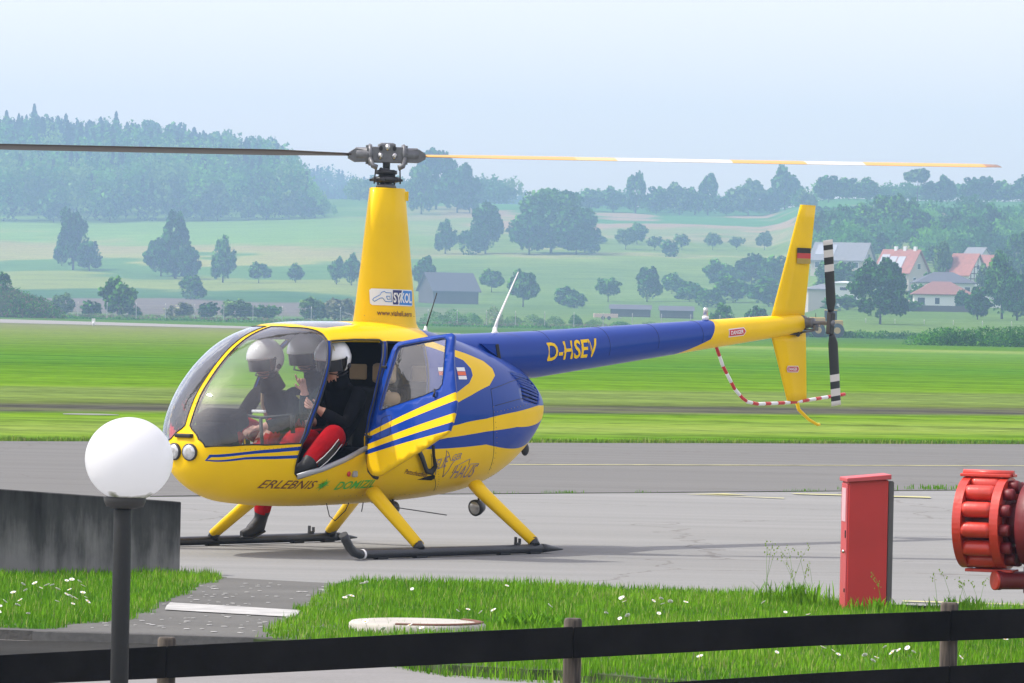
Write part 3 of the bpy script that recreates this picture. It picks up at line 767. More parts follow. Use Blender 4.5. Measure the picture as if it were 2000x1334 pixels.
# beacon and aerials
mb = MB(); mb.lathe([(.030, 1.895), (.030, 1.925), (.024, 1.93)], (-4.30, 0, 0), n=16); be = mb.build('beacon', M['white'], H)
MB().lathe([(.022, 1.93), (.022, 1.985), (.019, 1.998), (.008, 2.003)], (-4.30, 0, 0), n=16).build('beacon_glass', M['lens'], be)
mb = MB(); mb.lathe([(.045, 1.745), (.020, 1.765), (.016, 1.80)], (-1.42, 0, 0), n=14); mb.path([(-1.42, 0, 1.78), (-1.45, 0, 1.86), (-1.71, 0, 2.26)], [.018, .010, .004], 8); mb.build('aerial', M['white'], H)
mb = MB(); mb.lathe([(.026, 1.715), (.018, 1.76), (.008, 1.80)], (-.53, 0, 0), n=12, mi=1); mb.path([(-.535, 0, 1.78), (-.665, 0, 2.07)], [.006, .004], 6); mb.build('aerial', [M['black'], M['white']], H)

# landing gear
for sy in (1, -1):
    y = 1.09 * sy
    mb = MB(); mb.path([(1.70, y, .20), (1.665, y, .155), (1.62, y, .10), (1.57, y, .062), (1.50, y, .045), (1.40, y, .043), (0, y, .043), (-.72, y, .043)], .036, 12)
    mb.path([(-.72, y, .043), (-.78, y, .043), (-1.0, y, .030)], [.037, .034, .006], 12)
    sk = mb.build('skid', M['skid'], H)
    for a in (1.25, .78, -.25, -.63):
        MB().box((a, y, .010), (.13, .05, .018), bev=.004).build('wear_shoe', M['black'], sk)
    MB().lathe([(.040, 0), (.040, .02)], (1.46, y, .043), 'X', 16).build('white_band', M['white'], sk)
    mb = MB(); mb.box((-.42, y, .085), (.05, .03, .02), bev=.003); mb.box((-.40, y, .11), (.012, .025, .06), bev=.003); mb.box((-.45, y, .105), (.012, .025, .045), bev=.003); mb.build('wheel_lug', M['skid'], sk)
    for a, at, zt in ((.78, .74, .50), (-.65, -.53, .54)):
        mb = MB(); mb.path([(at, .55 * sy, zt), (at + .0 * sy, .62 * sy, zt - .06), (a, 1.07 * sy, .10)], [.060, .060, .047], 14, flat=(1.25, .80), up=(1, 0, 0))
        st_ = mb.build('landing_leg', M['yellow'], H)
        MB().path([(a, 1.055 * sy, .115), (a, 1.085 * sy, .062)], [.043, .046], 12).build('leg_clamp', M['skid'], st_)
for (a, y, z) in ((-.86, .30, .335), (.22, .30, .345)):
    d = Vector((.9, .0, -.15)).normalized(); q = d.to_track_quat('Z', 'Y')
    mb = MB(); mb.lathe([(.02, -.075), (.05, -.06), (.066, -.01), (.068, .02), (.060, .022)], (a, y, z), n=24, q=q)
    mb.path([(a - .03, y, z + .05), (a - .03, y, z + .14)], .010, 6); o = mb.build('belly_lamp', M['skid'], H)
    MB().lathe([(.058, .018), (.05, .024), (.03, .030), (.005, .032)], (a, y, z), n=24, q=q).build('lamp_lens', M['lens'], o)
MB().sphere((-1.60, .20, .80), .045, sc=(1, .5, 1.2), u=12, v=8).build('exhaust_stub', M['black'], H)
mb = MB(); mb.path([(1.05, .35, .40), (1.0, .34, .30), (.93, .34, .26), (.82, .35, .34), (.78, .35, .40)], .004, 6); mb.path([(.45, .30, .395), (.30, .42, .36), (-.10, .62, .30)], .004, 6); mb.path([(.62, .36, .40), (.66, .38, .33)], .004, 6); mb.build('hose', M['skid'], H)
mb = MB(); mb.sphere(skin_pt(1.065, .640, .004), .021, sc=(1, .5, 1.1), u=12, v=8); nl_ = mb.build('nav_light', M['red'], H)
MB().box(skin_pt(1.00, .640, .006), (.05, .03, .05), bev=.01).build('lamp_base', M['greymetal'], nl_)

# rear port door, swung open about the slanting door post
D_OUT = [(.687, 1.613), (.705, 1.650), (.735, 1.672), (.977, 1.713), (1.262, 1.752), (1.285, 1.74), (1.316, 1.617), (1.385, 1.439), (1.457, 1.263), (1.479, 1.192), (1.47, 1.068), (1.455, .996), (1.26, .866), (1.059, .752), (.876, .653), (.84, .636), (.80, .629), (.765, .632), (.737, .643), (.70, .675), (.679, .704), (.662, .784), (.660, .838), (.654, .936), (.656, 1.035), (.67, 1.17), (.666, 1.332), (.676, 1.486)]
D_WIN = [(.74, 1.60), (.755, 1.638), (.80, 1.647), (1.195, 1.712), (1.222, 1.70), (1.287, 1.437), (1.303, 1.357), (1.284, 1.321), (1.149, 1.264), (.75, 1.141), (.722, 1.145), (.72, 1.18), (.735, 1.469)]
def door_pt(y, z, off=0.0):
    u = min(max((y - .65) / .82, 0), 1); v = min(max((z - .63) / 1.1, 0), 1)
    b = .055 * math.sin(math.pi * (v * .9 + .05)) + .03 * math.sin(math.pi * u) - .03
    return Vector((1.18 - .3 * z + b + off, y, z))
def zl(p, q): return lambda y: p[1] + (q[1] - p[1]) * (y - p[0]) / (q[0] - p[0])
d1t, d1b, d2t, d2b, d3 = zl((.657, .968), (1.441, 1.298)), zl((.667, .932), (1.464, 1.236)), zl((.666, .874), (1.479, 1.141)), zl((.672, .831), (1.47, 1.068)), zl((.676, .795), (1.453, 1.002))
def dcls(y, z):
    if inpoly(y, z, D_WIN): return 'w'
    if not inpoly(y, z, D_OUT): return None
    return 1 if z > d1t(y) else 0 if z > d1b(y) else 1 if z > d2t(y) else 0 if z > d2b(y) else 1 if z > d3(y) else 0
lines = [[(.60, f(.60)), (1.52, f(1.52))] for f in (d1t, d1b, d2t, d2b, d3)]
VD, GD = cdt([D_OUT, D_WIN], lines, (.60, .58, 1.52, 1.80), .05, dcls)
def dmesh(keys, name, mats, thick, off=0):
    bm = bmesh.new(); vm = {}
    for k in keys:
        for f in GD.get(k, []):
            q = []
            for i in f:
                if i not in vm: vm[i] = bm.verts.new(door_pt(*VD[i], off))
                q.append(vm[i])
            ff = bm.faces.new(q); ff.material_index = k if isinstance(k, int) else 0; ff.smooth = True
    bmesh.ops.recalc_face_normals(bm, faces=bm.faces)
    if sum(f.normal.x for f in bm.faces) < 0: bmesh.ops.reverse_faces(bm, faces=bm.faces)
    me = bpy.data.meshes.new(name); bm.to_mesh(me); bm.free()
    for m in mats: me.materials.append(m)
    if thick:
        o = bpy.data.objects.new('tmp', me); col.objects.link(o); md = o.modifiers.new('s', 'SOLIDIFY'); md.thickness = thick; md.offset = -1
        md.material_offset = 0
        me = bpy.data.meshes.new_from_object(o.evaluated_get(bpy.context.evaluated_depsgraph_get())); bpy.data.objects.remove(o)
    return me
door = link('rear_door', dmesh([0, 1], 'rear_door', [M['yellow'], M['blue']], .030), None, H)
link('door_window', dmesh(['w'], 'door_window', [M['glass']], 0, -.012), None, door)
mb = MB(); q = [door_pt(y, z, .001) for y, z in dens(D_WIN, .05)]; mb.path(q + [q[0]], .003, 6); mb.build('window_seal', M['black'], door)
mb = MB(); mb.box(door_pt(1.262, 1.262, .012), (.02, .016, .014), bev=.003); mb.path([door_pt(1.262, 1.262, .02), door_pt(1.27, 1.285, .022), door_pt(1.258, 1.318, .022)], .008, 6); mb.build('door_handle', M['black'], door)
mb = MB(); q = [door_pt(y, z, .001) for y, z in dens([(.765, 1.07), (.79, 1.09), (.85, 1.105), (.872, 1.09), (.885, .97), (.875, .945), (.80, .925), (.78, .94)], .03)]; mb.path(q + [q[0]], .0016, 4); mb.build('panel_seam', M['black'], door)
mb = MB(); q = [(p.x - .035, p.y - .012, p.z) for p in [door_pt(y, z) for y, z in [(.69, 1.55), (.668, 1.30), (.66, 1.05), (.655, .86), (.665, .74), (.70, .66), (.76, .62), (.80, .615)]]]; mb.path(q, .016, 8); mb.build('door_seal', M['black'], door)
MB().box((.735, .665, 1.475), (.06, .05, .02), bev=.004).build('door_hinge', M['black'], door)
MB().box((.90, .665, .93), (.06, .05, .02), bev=.004).build('door_hinge', M['black'], door)
# belt hanging out of the rear doorway
mb = MB(); mb.path([skin_pt(.34, .86, .02), skin_pt(.25, .76, .025), skin_pt(.16, .665, .03), skin_pt(.09, .655, .03), skin_pt(.065, .70, .03), skin_pt(.12, .78, .03), skin_pt(.13, .86, .02)], [.024, .028, .026, .028, .02, .014, .014], 8, flat=(1, .4)); mb.build('hanging_belt', M['black'], H)

# ------------------------------------------------------------------ people
M['jacket'] = mat('black_jacket', (.010, .010, .012), .9, spec=.06, var=.4, scale=14, bump=.35, bscale=22)
M['sleeve'] = mat('grey_green_sleeve', (.03, .038, .036), .9, spec=.06, var=.3, scale=14, bump=.3, bscale=22)
M['trouser'] = mat('red_trousers', (.42, .006, .012), .85, var=.3, scale=10, bump=.8, bscale=11, spec=.1)
M['skin'] = mat('skin', (.52, .27, .19), .5, var=.1, scale=20)
M['boot'] = mat('boot_leather', (.016, .016, .017), .55, bump=.3, bscale=30)
M['helmet'] = mat('helmet_shell', (.80, .80, .79), .22, var=.03, coat=.5)
M['visor'] = mat('dark_visor', (.018, .018, .022), .12)
PM = ['jacket', 'sleeve', 'trouser', 'skin', 'boot']

def nearest(p, A, B):
    d = B - A; t = max(0, min(1, (p - A).dot(d) / max(d.length_squared, 1e-9))); return (p - A - d * t).length
def skin_mesh(name, J, E, root, sub=2):
    """J name->(pos, radius or (rx, ry)); E list of (a, b, material)"""
    ks = list(J); ix = {k: i for i, k in enumerate(ks)}
    me = bpy.data.meshes.new(name); me.from_pydata([J[k][0] for k in ks], [(ix[a], ix[b]) for a, b, _ in E], []); me.update()
    o = bpy.data.objects.new('tmp', me); col.objects.link(o)
    md = o.modifiers.new('k', 'SKIN'); md.use_smooth_shade = True; md.branch_smoothing = .6
    sv = me.skin_vertices[0].data
    for k in ks:
        r = J[k][1]; sv[ix[k]].radius = r if isinstance(r, tuple) else (r, r); sv[ix[k]].use_root = (k == root)
    s = o.modifiers.new('s', 'SUBSURF'); s.levels = sub; s.render_levels = sub
    m2 = bpy.data.meshes.new_from_object(o.evaluated_get(bpy.context.evaluated_depsgraph_get())); bpy.data.objects.remove(o)
    m2.name = name; m2.materials.clear()
    for k in PM: m2.materials.append(M[k])
    segs = [(Vector(J[a][0]), Vector(J[b][0]), PM.index(m)) for a, b, m in E]
    for f in m2.polygons:
        f.material_index = min(segs, key=lambda s: nearest(f.center, s[0], s[1]))[2]; f.use_smooth = True
    return m2

def hand(J, E, wrist, name, fdir, pdir, pose):
    """palm then five chains; fdir towards the fingertips, pdir across the knuckles towards the thumb"""
    f = Vector(fdir).normalized(); p = Vector(pdir); p = (p - f * p.dot(f)).normalized(); n = f.cross(p)
    W = Vector(J[wrist][0]); c = W + f * .045
    J[name + 'palm'] = (tuple(c), (.030, .016)); E.append((wrist, name + 'palm', 'skin'))
    for i, (off, ln) in enumerate([(.028, .072), (.010, .080), (-.010, .075), (-.028, .058)]):
        b = W + f * .090 + p * off; curl = pose[i]; prev = name + 'palm'; d = f; pos = b
        J[name + 'k%d' % i] = (tuple(pos), .0098); E.append((prev, name + 'k%d' % i, 'skin')); prev = name + 'k%d' % i
        for j, fr in enumerate((.45, .32, .23)):
            ang = curl * (j + 1) * .62; d = f * math.cos(ang) + n * math.sin(ang)
            pos = pos + d * ln * fr; k = name + 'f%d%d' % (i, j); J[k] = (tuple(pos), .0088 - .0012 * j); E.append((prev, k, 'skin')); prev = k
    pos = W + f * .035 + p * .028; J[name + 't0'] = (tuple(pos), .012); E.append((name + 'palm', name + 't0', 'skin'))
    d = (f * .7 + p * .7).normalized(); pos = pos + d * .032; J[name + 't1'] = (tuple(pos), .010); E.append((name + 't0', name + 't1', 'skin'))
    d = (f * .9 + n * .35).normalized(); pos = pos + d * .028; J[name + 't2'] = (tuple(pos), .0085); E.append((name + 't1', name + 't2', 'skin'))

def helmet(person, c, face, tilt=0.0, mark=False):
    """open-face flying helmet; face = heading of the nose in the machine's frame (radians), tilt = nose down"""
    Rm = Matrix.Rotation(face, 3, 'Z') @ Matrix.Rotation(tilt, 3, 'Y'); c = Vector(c)
    T_ = lambda p: c + Rm @ Vector(p)
    bm = bmesh.new(); bmesh.ops.create_uvsphere(bm, u_segments=40, v_segments=28, radius=1)
    for v in bm.verts:
        x, y, z = v.co; bul = 1.04 if z < .1 and abs(y) > .6 and x < .3 else 1.0
        v.co = Vector((x * .150 + (.008 if x < 0 else 0), y * .130 * bul, z * .142 + .012))
    kill = [f for f in bm.faces if (lambda q: (q.x > .012 and q.z < .018) or q.z < -.118 or (q.x > -.02 and q.z < -.085))(f.calc_center_median())]
    bmesh.ops.delete(bm, geom=kill, context='FACES')
    for f in bm.faces: f.smooth = True
    bmesh.ops.recalc_face_normals(bm, faces=bm.faces)
    if sum(f.normal.dot(f.calc_center_median()) for f in bm.faces) < 0: bmesh.ops.reverse_faces(bm, faces=bm.faces)
    me = bpy.data.meshes.new('helmet'); bm.to_mesh(me); bm.free()
    o = bpy.data.objects.new('t', me); col.objects.link(o); md = o.modifiers.new('s', 'SOLIDIFY'); md.thickness = .012; md.offset = 1; md.material_offset_rim = 1
    me.materials.append(M['helmet']); me.materials.append(M['black'])
    me = bpy.data.meshes.new_from_object(o.evaluated_get(bpy.context.evaluated_depsgraph_get())); bpy.data.objects.remove(o)
    for v in me.vertices: v.co = T_(v.co)
    h = link('helmet', me, None, person)
    bm = bmesh.new(); n = 18; g = []
    for j in range(9):
        z = .030 - j * .014
        g.append([bm.verts.new(T_((.146 * math.cos(a) * (1 - .012 * j) + .010, .128 * math.sin(a), z))) for a in np.linspace(-1.18, 1.18, n)])
    for A, B in zip(g, g[1:]):
        for k in range(n - 1): f = bm.faces.new((A[k], A[k + 1], B[k + 1], B[k])); f.smooth = True
    me = bpy.data.meshes.new('visor'); bm.to_mesh(me); bm.free(); link('visor', me, M['visor'], h)
    for sd in (1, -1):
        mb = MB(); q = (Rm @ Vector((0, sd, 0))).to_track_quat('Z', 'Y')
        mb.lathe([(.020, 0), (.020, .014), (.012, .018)], T_((-.005, sd * .133, -.055)), n=12, q=q); mb.build('helmet_knob', M['black'], h)
        MB().lathe([(.013, 0), (.013, .012), (.008, .014)], T_((.028, sd * .133, .012)), n=12, q=q).build('helmet_knob', M['black'], h)
        MB().path([T_((-.01, sd * .122, -.105)), T_((.04, sd * .095, -.125)), T_((.075, 0, -.130))], .006, 6).build('chin_strap', M['black'], h)
    MB().path([T_((-.03 + .05 * s, .055 + .0 * s, .150 - .02 * s * s)) for s in (0, .5, 1, 1.6)], .003, 5).build('visor_track', M['black'], h)
    MB().path([T_((.02, .105, -.09)), T_((.10, .08, -.105)), T_((.125, .03, -.095))], .005, 6).build('microphone_boom', M['black'], h)
    if mark:
        def f(u, v):
            az = .55 + (.42 - .84 * u) * .5; el = .48 + .26 * v
            return T_((.150 * 1.13 * math.cos(el) * math.cos(az), .130 * 1.14 * math.cos(el) * math.sin(az), .142 * 1.13 * math.sin(el) + .012))
        decal('lettering', '1-2', f, M['goldp'], h, bold=.02)
    return h

def person(label, P, head, face, tilt, sleeves=('jacket', 'jacket'), hands=None, mark=False):
    """P: joint positions in the machine's frame, keys hip, chest, neck, shoulder_l/r, elbow, wrist, hipj, knee, ankle, toe"""
    root = empty('person', HELI_O, R_(231)); tag(root, label, 'person')
    J = {}; E = []
    J['hip'] = (P['hip'], (.165, .13)); J['waist'] = (tuple(Vector(P['hip']).lerp(Vector(P['chest']), .45)), (.16, .12)); J['chest'] = (P['chest'], (.175, .125)); J['neck'] = (P['neck'], .062)
    hd = Vector(head); J['head0'] = (tuple(hd + Vector((0, 0, -.07))), .075); J['head1'] = (tuple(hd + Vector((0, 0, .05))), (.098, .09))
    E += [('hip', 'waist', 'jacket'), ('waist', 'chest', 'jacket'), ('chest', 'neck', 'jacket'), ('neck', 'head0', 'jacket'), ('head0', 'head1', 'skin')]
    fv = Vector((math.cos(face), math.sin(face), 0)); 
    J['nose'] = (tuple(hd + fv * .118 + Vector((0, 0, -.045))), .012); E.append(('head0', 'nose', 'skin'))
    J['chin'] = (tuple(hd + fv * .085 + Vector((0, 0, -.115))), .026); E.append(('head0', 'chin', 'skin'))
    for s, sl in (('l', sleeves[0]), ('r', sleeves[1])):
        J['sh' + s] = (P['sh' + s], .078); J['el' + s] = (P['el' + s], .055); J['wr' + s] = (P['wr' + s], .030)
        md = Vector(P['el' + s]).lerp(Vector(P['wr' + s]), .86); J['cf' + s] = (tuple(md), .044)
        E += [('chest', 'sh' + s, 'jacket'), ('sh' + s, 'el' + s, sl), ('el' + s, 'cf' + s, sl), ('cf' + s, 'wr' + s, 'skin')]
        hd_ = (hands or {}).get(s)
        if hd_ is None: hd_ = (Vector(P['wr' + s]) - Vector(P['el' + s]), (0, 1 if s == 'r' else -1, .2), (.5, .6, .6, .7))
        hand(J, E, 'wr' + s, 'h' + s, *hd_)
        J['hj' + s] = (P['hj' + s], .10); J['kn' + s] = (P['kn' + s], .088); J['an' + s] = (P['an' + s], .052); J['to' + s] = (P['to' + s], .038)
        th = Vector(P['hj' + s]).lerp(Vector(P['kn' + s]), .5); J['th' + s] = (tuple(th), .092)
        cf = Vector(P['kn' + s]).lerp(Vector(P['an' + s]), .4); J['ca' + s] = (tuple(cf), .086)
        cu_ = Vector(P['kn' + s]).lerp(Vector(P['an' + s]), .88); J['cu' + s] = (tuple(cu_), .076)
        hl = Vector(P['an' + s]) * 1.0; J['an' + s] = (tuple(hl), .052)
        E += [('hip', 'hj' + s, 'jacket'), ('hj' + s, 'th' + s, 'jacket' if mark else 'trouser'), ('th' + s, 'kn' + s, 'trouser'), ('kn' + s, 'ca' + s, 'trouser'), ('ca' + s, 'cu' + s, 'trouser'), ('cu' + s, 'an' + s, 'boot'), ('an' + s, 'to' + s, 'boot')]  # marked person's upper thighs black: long jacket, with doorway shadow put into the colour
    b = link('body', skin_mesh('body', J, E, 'hip'), None, root)
    helmet(root, head, face, tilt, mark)
    cn = Vector(P['neck']); cd = (hd - cn).normalized(); MB().path([cn - cd * .05, cn + cd * .01, cn + cd * .05], [.105, .088, .078], 16).build('collar', M['jacket'], root)
    return root, J

# front passenger in the open port doorway
p1, J1 = person('person in black jacket and red trousers sitting in the open doorway, bare hands raised',
    dict(hip=(.74, .27, .86), chest=(.84, .32, 1.17), neck=(.93, .33, 1.36),
         shl=(.86, .52, 1.27), ell=(1.02, .50, 1.02), wrl=(1.17, .36, 1.13), shr=(.88, .14, 1.28), elr=(1.08, .13, 1.08), wrr=(1.13, .17, 1.27),
         hjl=(.86, .27, .86), knl=(1.17, .52, .955), anl=(1.47, .50, .70), tol=(1.58, .40, .63), hjr=(.84, .18, .85), knr=(1.22, .16, .92), anr=(1.50, .18, .62), tor=(1.68, .18, .60)),
    (.985, .33, 1.535), R_(10), .22, sleeves=('jacket', 'sleeve'),
    hands={'r': (Vector((.35, -.05, .80)), (.5, -.6, .2), (.25, 1.1, 1.3, 1.3)), 'l': (Vector((.5, -.55, .35)), (.3, .1, 1), (.9, 1.0, 1.0, 1.1))}, mark=True)
# trouser stripe and cuff
mb = MB(); q = [Vector((1.20, .605, .89)), Vector((1.29, .612, .82)), Vector((1.37, .607, .76)), Vector((1.44, .590, .71))]
mb.path(q, [.010, .026, .026, .012], 8, flat=(1, .3)); o = mb.build('trouser_stripe', M['black'], p1)
mb = MB(); mb.path([v + Vector((.020, .006, .020)) for v in q], .003, 5); mb.path([v + Vector((-.020, .006, -.020)) for v in q], .003, 5); mb.build('piping', M['white'], o)
# pilot, starboard front seat
p2, J2 = person('person leaning forward in the far front seat, white helmet and dark visor',
    dict(hip=(.70, -.30, .86), chest=(.90, -.28, 1.15), neck=(1.04, -.26, 1.33),
         shl=(.92, -.07, 1.26), ell=(1.08, -.02, 1.02), wrl=(1.30, -.12, .98), shr=(.94, -.48, 1.26), elr=(1.10, -.54, 1.02), wrr=(1.33, -.40, 1.00),
         hjl=(.78, -.20, .84), knl=(1.14, -.10, 1.02), anl=(1.46, -.10, .66), tol=(1.64, -.10, .60), hjr=(.78, -.42, .84), knr=(1.16, -.46, 1.00), anr=(1.44, -.45, .66), tor=(1.60, -.44, .60)),
    (1.125, -.25, 1.515), R_(-6), .16)
MB().path([(1.06, -.33, 1.30), (1.10, -.30, 1.16), (1.04, -.28, 1.0)], .020, 6, flat=(1, .3)).build('harness', M['tan'], p2)
MB().box((.985, -.02, 1.20), (.012, .055, .075), Matrix.Rotation(.4, 3, 'Y'), bev=.004).build('arm_badge', mat('badge_yellow', (.50, .50, .12), .6), p2)
# rear passenger, starboard, one leg out on the skid
p3, J3 = person('person in the far rear seat, black boot set down on the far skid',
    dict(hip=(.15, -.34, .86), chest=(.30, -.33, 1.18), neck=(.44, -.33, 1.38),
         shl=(.33, -.14, 1.29), ell=(.45, -.10, 1.04), wrl=(.66, -.16, 1.02), shr=(.33, -.52, 1.29), elr=(.42, -.60, 1.04), wrr=(.62, -.52, .98),
         hjl=(.22, -.24, .84), knl=(.60, -.18, .90), anl=(.66, -.18, .62), tol=(.80, -.18, .60), hjr=(.20, -.44, .84), knr=(.44, -.78, .74), anr=(.345, -.96, .215), tor=(.45, -1.02, .10)),
    (.56, -.33, 1.56), R_(4), .12)
mb = MB(); mb.path([(.335, -.955, .235), (.345, -.97, .16), (.43, -1.00, .105), (.50, -1.03, .085)], [.056, .060, .054, .036], 10, flat=(1, .75)); mb.build('boot', M['boot'], p3)
mb = MB(); mb.path([(.31, -.96, .115), (.42, -1.00, .060), (.51, -1.035, .065)], [.040, .045, .030], 8, flat=(.35, 1)); mb.build('boot_sole', M['black'], p3)

# ------------------------------------------------------------------ ground and fields
def terr(X, d):
    X = np.asarray(X, float); d = np.asarray(d, float)
    s = np.clip((X - .047 * d) / (.016 * d + 1e-6), 0, 1); s = s * s * (3 - 2 * s) * 250 - 80 * np.clip((-X - 60) / 100, 0, 1)
    k = np.where(d > 850, s, s * np.clip((d - 700) / 150, 0, 1)); q = d + k
    z = np.interp(q, [0, 900, 1000, 1150, 1300, 1500, 1700, 2000, 2200, 2350, 2600, 6000], [0, 0, .9, 2.5, 5.3, 12, 21.7, 37, 48, 52, 53, 54])
    hl = np.clip((-X - 85) / 80, 0, 1); hl = hl * hl * (3 - 2 * hl)
    z = z + hl * np.interp(d, [0, 2050, 2500, 3000, 6000], [0, 0, 20, 24, 24])
    return z + np.where(d > 950, .5 * np.sin(X * .021 + d * .004) + .35 * np.sin(X * .05 - d * .011), 0) * np.clip((d - 950) / 400, 0, 1)
def tz(X, d): return float(terr(X, d))
def row_to_d(px, row, dmin=300, dmax=3200):
    """distance on the ground seen at a given picture row (used only to lay the far country out)"""
    yh = 616 + (px - 1000) * .0209; last = dmin
    for d in np.arange(dmin, dmax, 10):
        if yh - FPX * (tz((px - 1000) / FPX * d, d) - 1.9) / d <= row: return float(d)
    return float(dmax)
def wx(px, d): return (px - 1000) / FPX * d

def ramp_mat(name, stops_l, stops_r, vx=.0, rough=.95, bump=.4):
    """field colours by distance along the valley floor, streaked and mottled"""
    m, t, p = nodes(name); N = t.nodes; L = t.links
    ge = N.new('ShaderNodeNewGeometry'); se = N.new('ShaderNodeSeparateXYZ'); L.new(ge.outputs['Position'], se.inputs[0])
    def math_(op, a, b=None, clamp=False):
        n = N.new('ShaderNodeMath'); n.operation = op; n.use_clamp = clamp
        for i, x in enumerate((a, b)):
            if x is None: continue
            if isinstance(x, (int, float)): n.inputs[i].default_value = x
            else: L.new(x, n.inputs[i])
        return n.outputs[0]
    fa = N.new('ShaderNodeAttribute'); fa.attribute_name = 'along'
    near = math_('SUBTRACT', 1.0, math_('MULTIPLY', math_('SUBTRACT', se.outputs[1], 160.0), 1 / 300.0, True), True)
    yy = math_('SUBTRACT', fa.outputs['Fac'], math_('MULTIPLY', math_('MULTIPLY', se.outputs[0], .9), near))
    nz = N.new('ShaderNodeTexNoise'); nz.inputs['Scale'].default_value = .02; nz.inputs['Detail'].default_value = 4
    mp = N.new('ShaderNodeMapping'); mp.inputs['Scale'].default_value = (1, .6, 1); L.new(ge.outputs['Position'], mp.inputs[0]); L.new(mp.outputs[0], nz.inputs['Vector'])
    nw = math_('MULTIPLY', math_('SUBTRACT', nz.outputs['Fac'], .5), .10)
    lg = math_('DIVIDE', math_('LOGARITHM', math_('DIVIDE', yy, 50.0), math.e), math.log(64))
    lg = math_('ADD', lg, math_('MULTIPLY', nw, math_('MULTIPLY', math_('SUBTRACT', lg, .25), 1.0)))
    outs = []
    for st in (stops_l, stops_r):
        r = N.new('ShaderNodeValToRGB'); e = r.color_ramp.elements; K = [(math.log(max(d, 50.1) / 50) / math.log(64), c) for d, c in st]
        e[0].position = K[0][0]; e[0].color = (*K[0][1], 1); e[1].position = K[1][0]; e[1].color = (*K[1][1], 1)
        for s, c in K[2:]: q = e.new(s); q.color = (*c, 1)
        L.new(lg, r.inputs[0]); outs.append(r.outputs[0])
    mk = math_('ADD', math_('MULTIPLY', math_('DIVIDE', se.outputs[0], se.outputs[1]), 30.0), math_('ADD', 1.1, math_('MULTIPLY', nw, 8.0)), True)
    mx = N.new('ShaderNodeMix'); mx.data_type = 'RGBA'; L.new(mk, mx.inputs[0]); L.new(outs[0], mx.inputs[6]); L.new(outs[1], mx.inputs[7])
    # streaks (mowing) and mottling
    s1 = N.new('ShaderNodeTexNoise'); s1.inputs['Scale'].default_value = 1.0; s1.inputs['Detail'].default_value = 7; s1.inputs['Roughness'].default_value = .62
    m1 = N.new('ShaderNodeMapping'); m1.inputs['Scale'].default_value = (.05, .35, .05); m1.inputs['Rotation'].default_value = (0, 0, R_(-38)); L.new(ge.outputs['Position'], m1.inputs[0]); L.new(m1.outputs[0], s1.inputs['Vector'])
    s2 = N.new('ShaderNodeTexNoise'); s2.inputs['Scale'].default_value = 1.1; s2.inputs['Detail'].default_value = 8; s2.inputs['Roughness'].default_value = .7
    L.new(ge.outputs['Position'], s2.inputs['Vector'])
    f = math_('ADD', math_('MULTIPLY', math_('SUBTRACT', s1.outputs['Fac'], .5), 2.0), math_('MULTIPLY', math_('SUBTRACT', s2.outputs['Fac'], .5), 2.2))
    f = math_('ADD', f, 1.0)
    hs = N.new('ShaderNodeVectorMath'); hs.operation = 'SCALE'; L.new(mx.outputs[2], hs.inputs[0]); L.new(f, hs.inputs['Scale'])
    # dry tint in patches
    dr = N.new('ShaderNodeMix'); dr.data_type = 'RGBA'; dr.inputs[7].default_value = (.15, .19, .02, 1)
    L.new(math_('MULTIPLY', math_('SUBTRACT', s1.outputs['Fac'], .50), 2.2, True), dr.inputs[0]); L.new(hs.outputs[0], dr.inputs[6])
    L.new(dr.outputs[2], p.inputs['Base Color']); p.inputs['Roughness'].default_value = rough; p.inputs['Specular IOR Level'].default_value = 0
    b = N.new('ShaderNodeBump'); b.inputs['Strength'].default_value = bump; b.inputs['Distance'].default_value = .15; L.new(s2.outputs['Fac'], b.inputs['Height']); L.new(b.outputs[0], p.inputs['Normal'])
    return m
G1 = (.072, .172, .006); G2_ = (.105, .210, .010); PG = (.17, .24, .05); DG = (.04, .11, .02); TR = (.075, .075, .060); OL = (.13, .19, .045)
near_st = [(50.1, G1), (78, DG), (81, G1), (88, PG), (101, G2_), (104, TR), (110, TR), (112, (.09, .12, .03)), (117, OL), (132, OL), (137, G2_), (175, G1), (205, (.06, .17, .012)), (230, G1)]
left_st = near_st + [(400, (.15, .20, .05)), (520, (.16, .17, .08)), (600, (.07, .16, .02)), (830, (.05, .12, .02)), (930, (.08, .17, .04)), (1020, (.14, .12, .11)), (1210, (.15, .12, .11)), (1225, (.03, .10, .03)), (1330, (.05, .13, .04)), (1350, (.20, .24, .06)), (1480, (.19, .24, .05)), (1490, (.08, .17, .04)), (1600, (.08, .18, .04)), (1615, (.27, .28, .08)), (1720, (.28, .24, .10)), (1800, (.15, .27, .05)), (2600, (.05, .12, .02))]
right_st = near_st + [(330, (.10, .21, .03)), (370, (.20, .27, .07)), (390, G1), (620, (.04, .11, .02)), (820, (.06, .13, .03)), (930, (.12, .19, .04)), (1300, (.08, .15, .03)), (1420, (.14, .22, .05)), (1520, (.10, .17, .04)), (1690, (.17, .24, .05)), (1705, (.34, .28, .14)), (1730, (.13, .20, .04)), (1830, (.12, .19, .04)), (1860, (.28, .24, .13)), (1950, (.15, .22, .07)), (2000, (.32, .22, .14)), (2080, (.28, .20, .14)), (2095, (.05, .17, .04))]
M['fields'] = ramp_mat('meadow_and_fields', left_st, right_st)
ys = np.concatenate([[-60, 10, 29.9, 31.8, 32.2], np.geomspace(40, 900, 40), np.arange(920, 3400, 22), [3800, 4500, 6000]])
xs = np.concatenate([[-1500, -1000, -700, -500, -400, -330], np.linspace(-290, 290, 75), [330, 400, 500, 700, 1000, 1500]])
XX, YY = np.meshgrid(xs, ys); ZZ = terr(XX, YY); ZZ = np.where(YY < 32, -.12, ZZ - .02 * (YY < 140))
